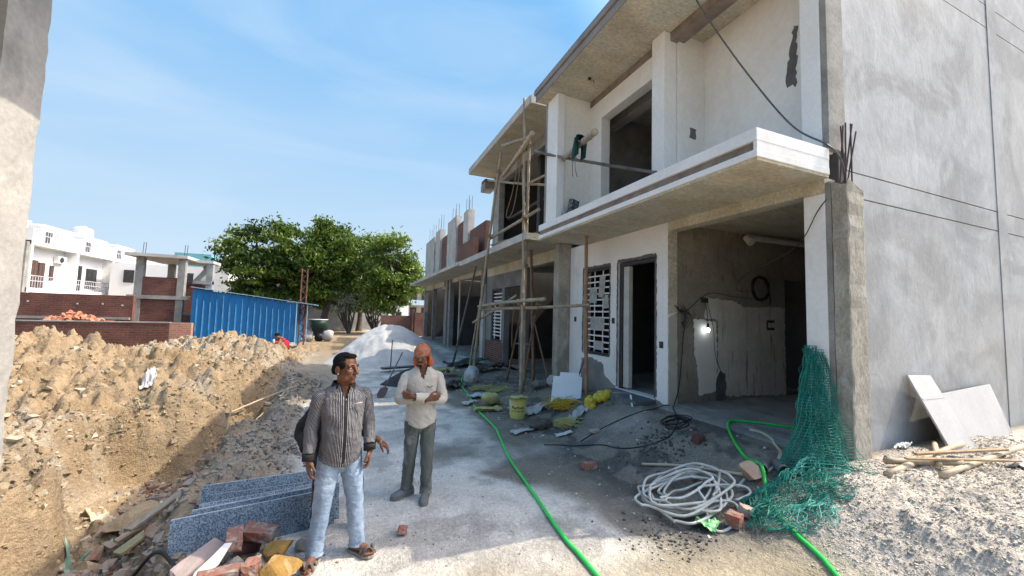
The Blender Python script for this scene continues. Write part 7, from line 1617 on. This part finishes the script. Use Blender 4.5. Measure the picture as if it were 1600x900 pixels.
mb.loft(fold_noise(torso_rings(84, .92, -.004, lambda a: 0.035 * math.cos(2 * a)), .013, 15, 9), capends=(False, False)); vneck(mb, 1.28, .36)
for k, (a, b, c) in enumerate(ar2):
    a, b, c = Vector(a), Vector(b), Vector(c); s = -1 if k == 0 else 1
    pts = [a + Vector((-s * .05, 0, -.012)), a + Vector((s * .002, -.005, -.025)), a.lerp(b, .5) + Vector((s * .006, 0, 0)), b + Vector((s * .006, .012, -.006)), b.lerp(c, .25) + Vector((0, -.012, -.004)), b.lerp(c, .6), b.lerp(c, .97)]
    mb.loft(limb_rings(pts, (.052, .062, .058, .056, .054, .050, .046), 7, 28, .0075, 41 + k * 9), capends=(False, False))
o = mb.build('shirt', CREAMSH, p2); sd = o.modifiers.new('t', 'SOLIDIFY'); sd.thickness = .004
collar(p2, CREAMSH, c=(0, .02, 1.412), open_=1.2, r=.078)
mb = MB(); mb.smooth = True; mb.tube([(.05, -.118, 1.225), (.085, -.115, 1.21), (.115, -.105, 1.222)], .004, 6); mb.build('pocket_pen', DARKCLOTH, p2)
legs(GREYPANT, p2, feet2, hipx=.082, amp=.010, rs=(.092, .090, .078, .068, .064, .062, .064), seed=13)
for f, dv in zip(feet2, d2): shoe(p2, (f[0], f[1], 0), dv)
place(p2, 0.775, 4.53, rad(-10))

# --- third man, almost wholly hidden behind the first
p3 = thing('person', 'man in black hidden behind the striped shirt, one hand held out', 'person', (0, 0, 0), 'men standing on the road')
feet3 = ((-.125, .0), (.225, .0)); RH = Euler((0, 0, rad(15))).to_matrix(); hc = Vector((.03, -.10, 1.27))
mb = MB()
head(mb, hc, RH, 0.95); mb.cap([hc + Vector((0, .02, -.05)), (0, .0, 1.18)], [.05, .06], 12)
mb.ell((0, .012, 1.06), (.14, .085, .20)); mb.ell((0, .0, .85), (.13, .09, .16)); mb.cap([(-.13, .015, 1.18), (.13, .015, 1.18)], [.05, .05], 12)
ar3 = [((-.155, .015, 1.17), (-.285, .03, .92), (-.22, -.15, .80)), ((.155, .015, 1.17), (.22, .05, .90), (.385, -.03, .80))]
for (sh, el, wr) in ar3: mb.cap([sh, el, wr], [.045, .034, .025], 12)
for s, (fx, fy) in zip((-1, 1), feet3): mb.cap([(s * .08, .005, .80), (fx, -.015, .44), (fx, fy, .09)], [.085, .05, .036], 12)
hand(mb, (.395, -.032, .795), (.72, -.05, -.62), (-.3, 0, -1), (-.2, -1, -.1), .45); hand(mb, (-.22, -.16, .80), (.6, -.6, -.3), (0, 0, -1), (0, -.5, 1), .6)
for f in feet3: foot_shape(mb, (f[0], f[1], .10), (.1, -1))
remeshed(mb, 'body', SKIN, p3, .0055, 2)
mb = MB(); mb.smooth = True; mb.ell(hc + Vector((0, .025, .05)), (.078, .09, .075), RH); mb.build('hair', HAIR, p3)
BLACKSH = M('black shirt cloth', (0.012, 0.012, 0.014), (0.02, 0.02, 0.022), 6, bump=0.3)
mb = MB(); mb.smooth = True
mb.loft([ering((0, .01, z), (1, 0, 0), (0, 1, 0), a, b, 36, 2.3) for z, a, b in ((.70, .175, .12), (.8, .178, .122), (.95, .172, .118), (1.08, .18, .112), (1.16, .17, .10), (1.215, .13, .08), (1.25, .075, .065))], capends=(False, False))
a, b, c = [Vector(v) for v in ar3[0]]; mb.loft(limb_rings([a + Vector((.05, 0, .03)), a.lerp(b, .5), b, b.lerp(c, .6), c], (.07, .066, .062, .055, .045), 6, 22, .008, 3))
a, b, c = [Vector(v) for v in ar3[1]]; mb.loft(limb_rings([a + Vector((-.05, 0, .03)), a.lerp(b, .5), b, b.lerp(c, .3)], (.072, .065, .055, .05), 6, 22, .008, 4))
mb.build('shirt', BLACKSH, p3)
legs(M('dark trousers', (0.03, 0.032, 0.036), (0.02, 0.021, 0.024), 6, bump=0.3), p3, feet3, zhip=.76, seed=23, hipx=.10, rs=(.08, .078, .066, .055, .052, .052, .054))
for f in feet3: sandal(p3, (f[0], f[1], 0), (.1, -1))
mb = MB(); mb.smooth = True; c = Vector((.402, -.034, .787)); u = Vector((.62, 0, .72)); v = Vector((0, 1, 0)); mb.tube([c + u * .03 * math.cos(t) + v * .028 * math.sin(t) for t in [2 * math.pi * k / 16 for k in range(16)]], .004, 6, closed=True); mb.build('bangle', M('yellow bangle', (0.6, 0.45, 0.2)), p3)
place(p3, -0.09, 4.08, rad(0))

# --- squatting woman in red by the shed
p4 = thing('person', 'woman in red squatting on the path at the right end of the blue shed', 'person', (0, 0, 0))
mb = MB(); RH = Euler((rad(35), 0, rad(-50))).to_matrix(); hc = Vector((-.16, -.30, .74)); head(mb, hc, RH, .95)
mb.cap([hc + Vector((.03, .03, -.05)), (-.06, -.16, .62)], [.05, .055], 10); mb.cap([(0, 0, .28), (-.03, -.08, .45), (-.06, -.15, .60)], [.14, .13, .11], 12)
for s in (-1, 1):
    mb.cap([(s * .1, 0, .24), (s * .17 - .12, -.36, .42), (s * .14 - .08, -.20, .07), (s * .14 - .16, -.32, .03)], [.09, .06, .04, .03], 10)
    mb.cap([(s * .15 - .06, -.15, .60), (s * .22 - .12, -.30, .38), (s * .08 - .28, -.50, .18)], [.045, .036, .025], 10)
    hand(mb, (s * .08 - .285, -.51, .17), (-.5, -.7, -.5), (0, 0, -1), (-s, 0, 0), .5, 1.0)
remeshed(mb, 'body', SKIN, p4, .010, 1)
mb = MB(); mb.smooth = True; mb.ell(hc + RH @ Vector((0, .03, .04)), (.085, .095, .09), RH); mb.ell(hc + RH @ Vector((0, .12, .02)), (.045, .045, .045), RH); mb.build('hair', HAIR, p4)
RED = M('crimson sari cloth', (0.50, 0.012, 0.03), (0.33, 0.008, 0.02), 7, bump=0.4)
mb = MB(); mb.smooth = True; mb.ell((0.02, -.02, .27), (.29, .27, .27)); mb.ell((-.03, -.10, .48), (.20, .18, .19)); mb.ell((-.14, -.28, .30), (.20, .16, .20)); displace(mb, 0, .04, 6, 3); mb.build('sari', RED, p4)
mb = MB(); mb.smooth = True; mb.ell((-.20, -.40, .42), (.07, .08, .16)); displace(mb, 0, .03, 9, 4); mb.build('scarf', SACKW, p4)
place(p4, -3.05, 22.0, rad(-35))
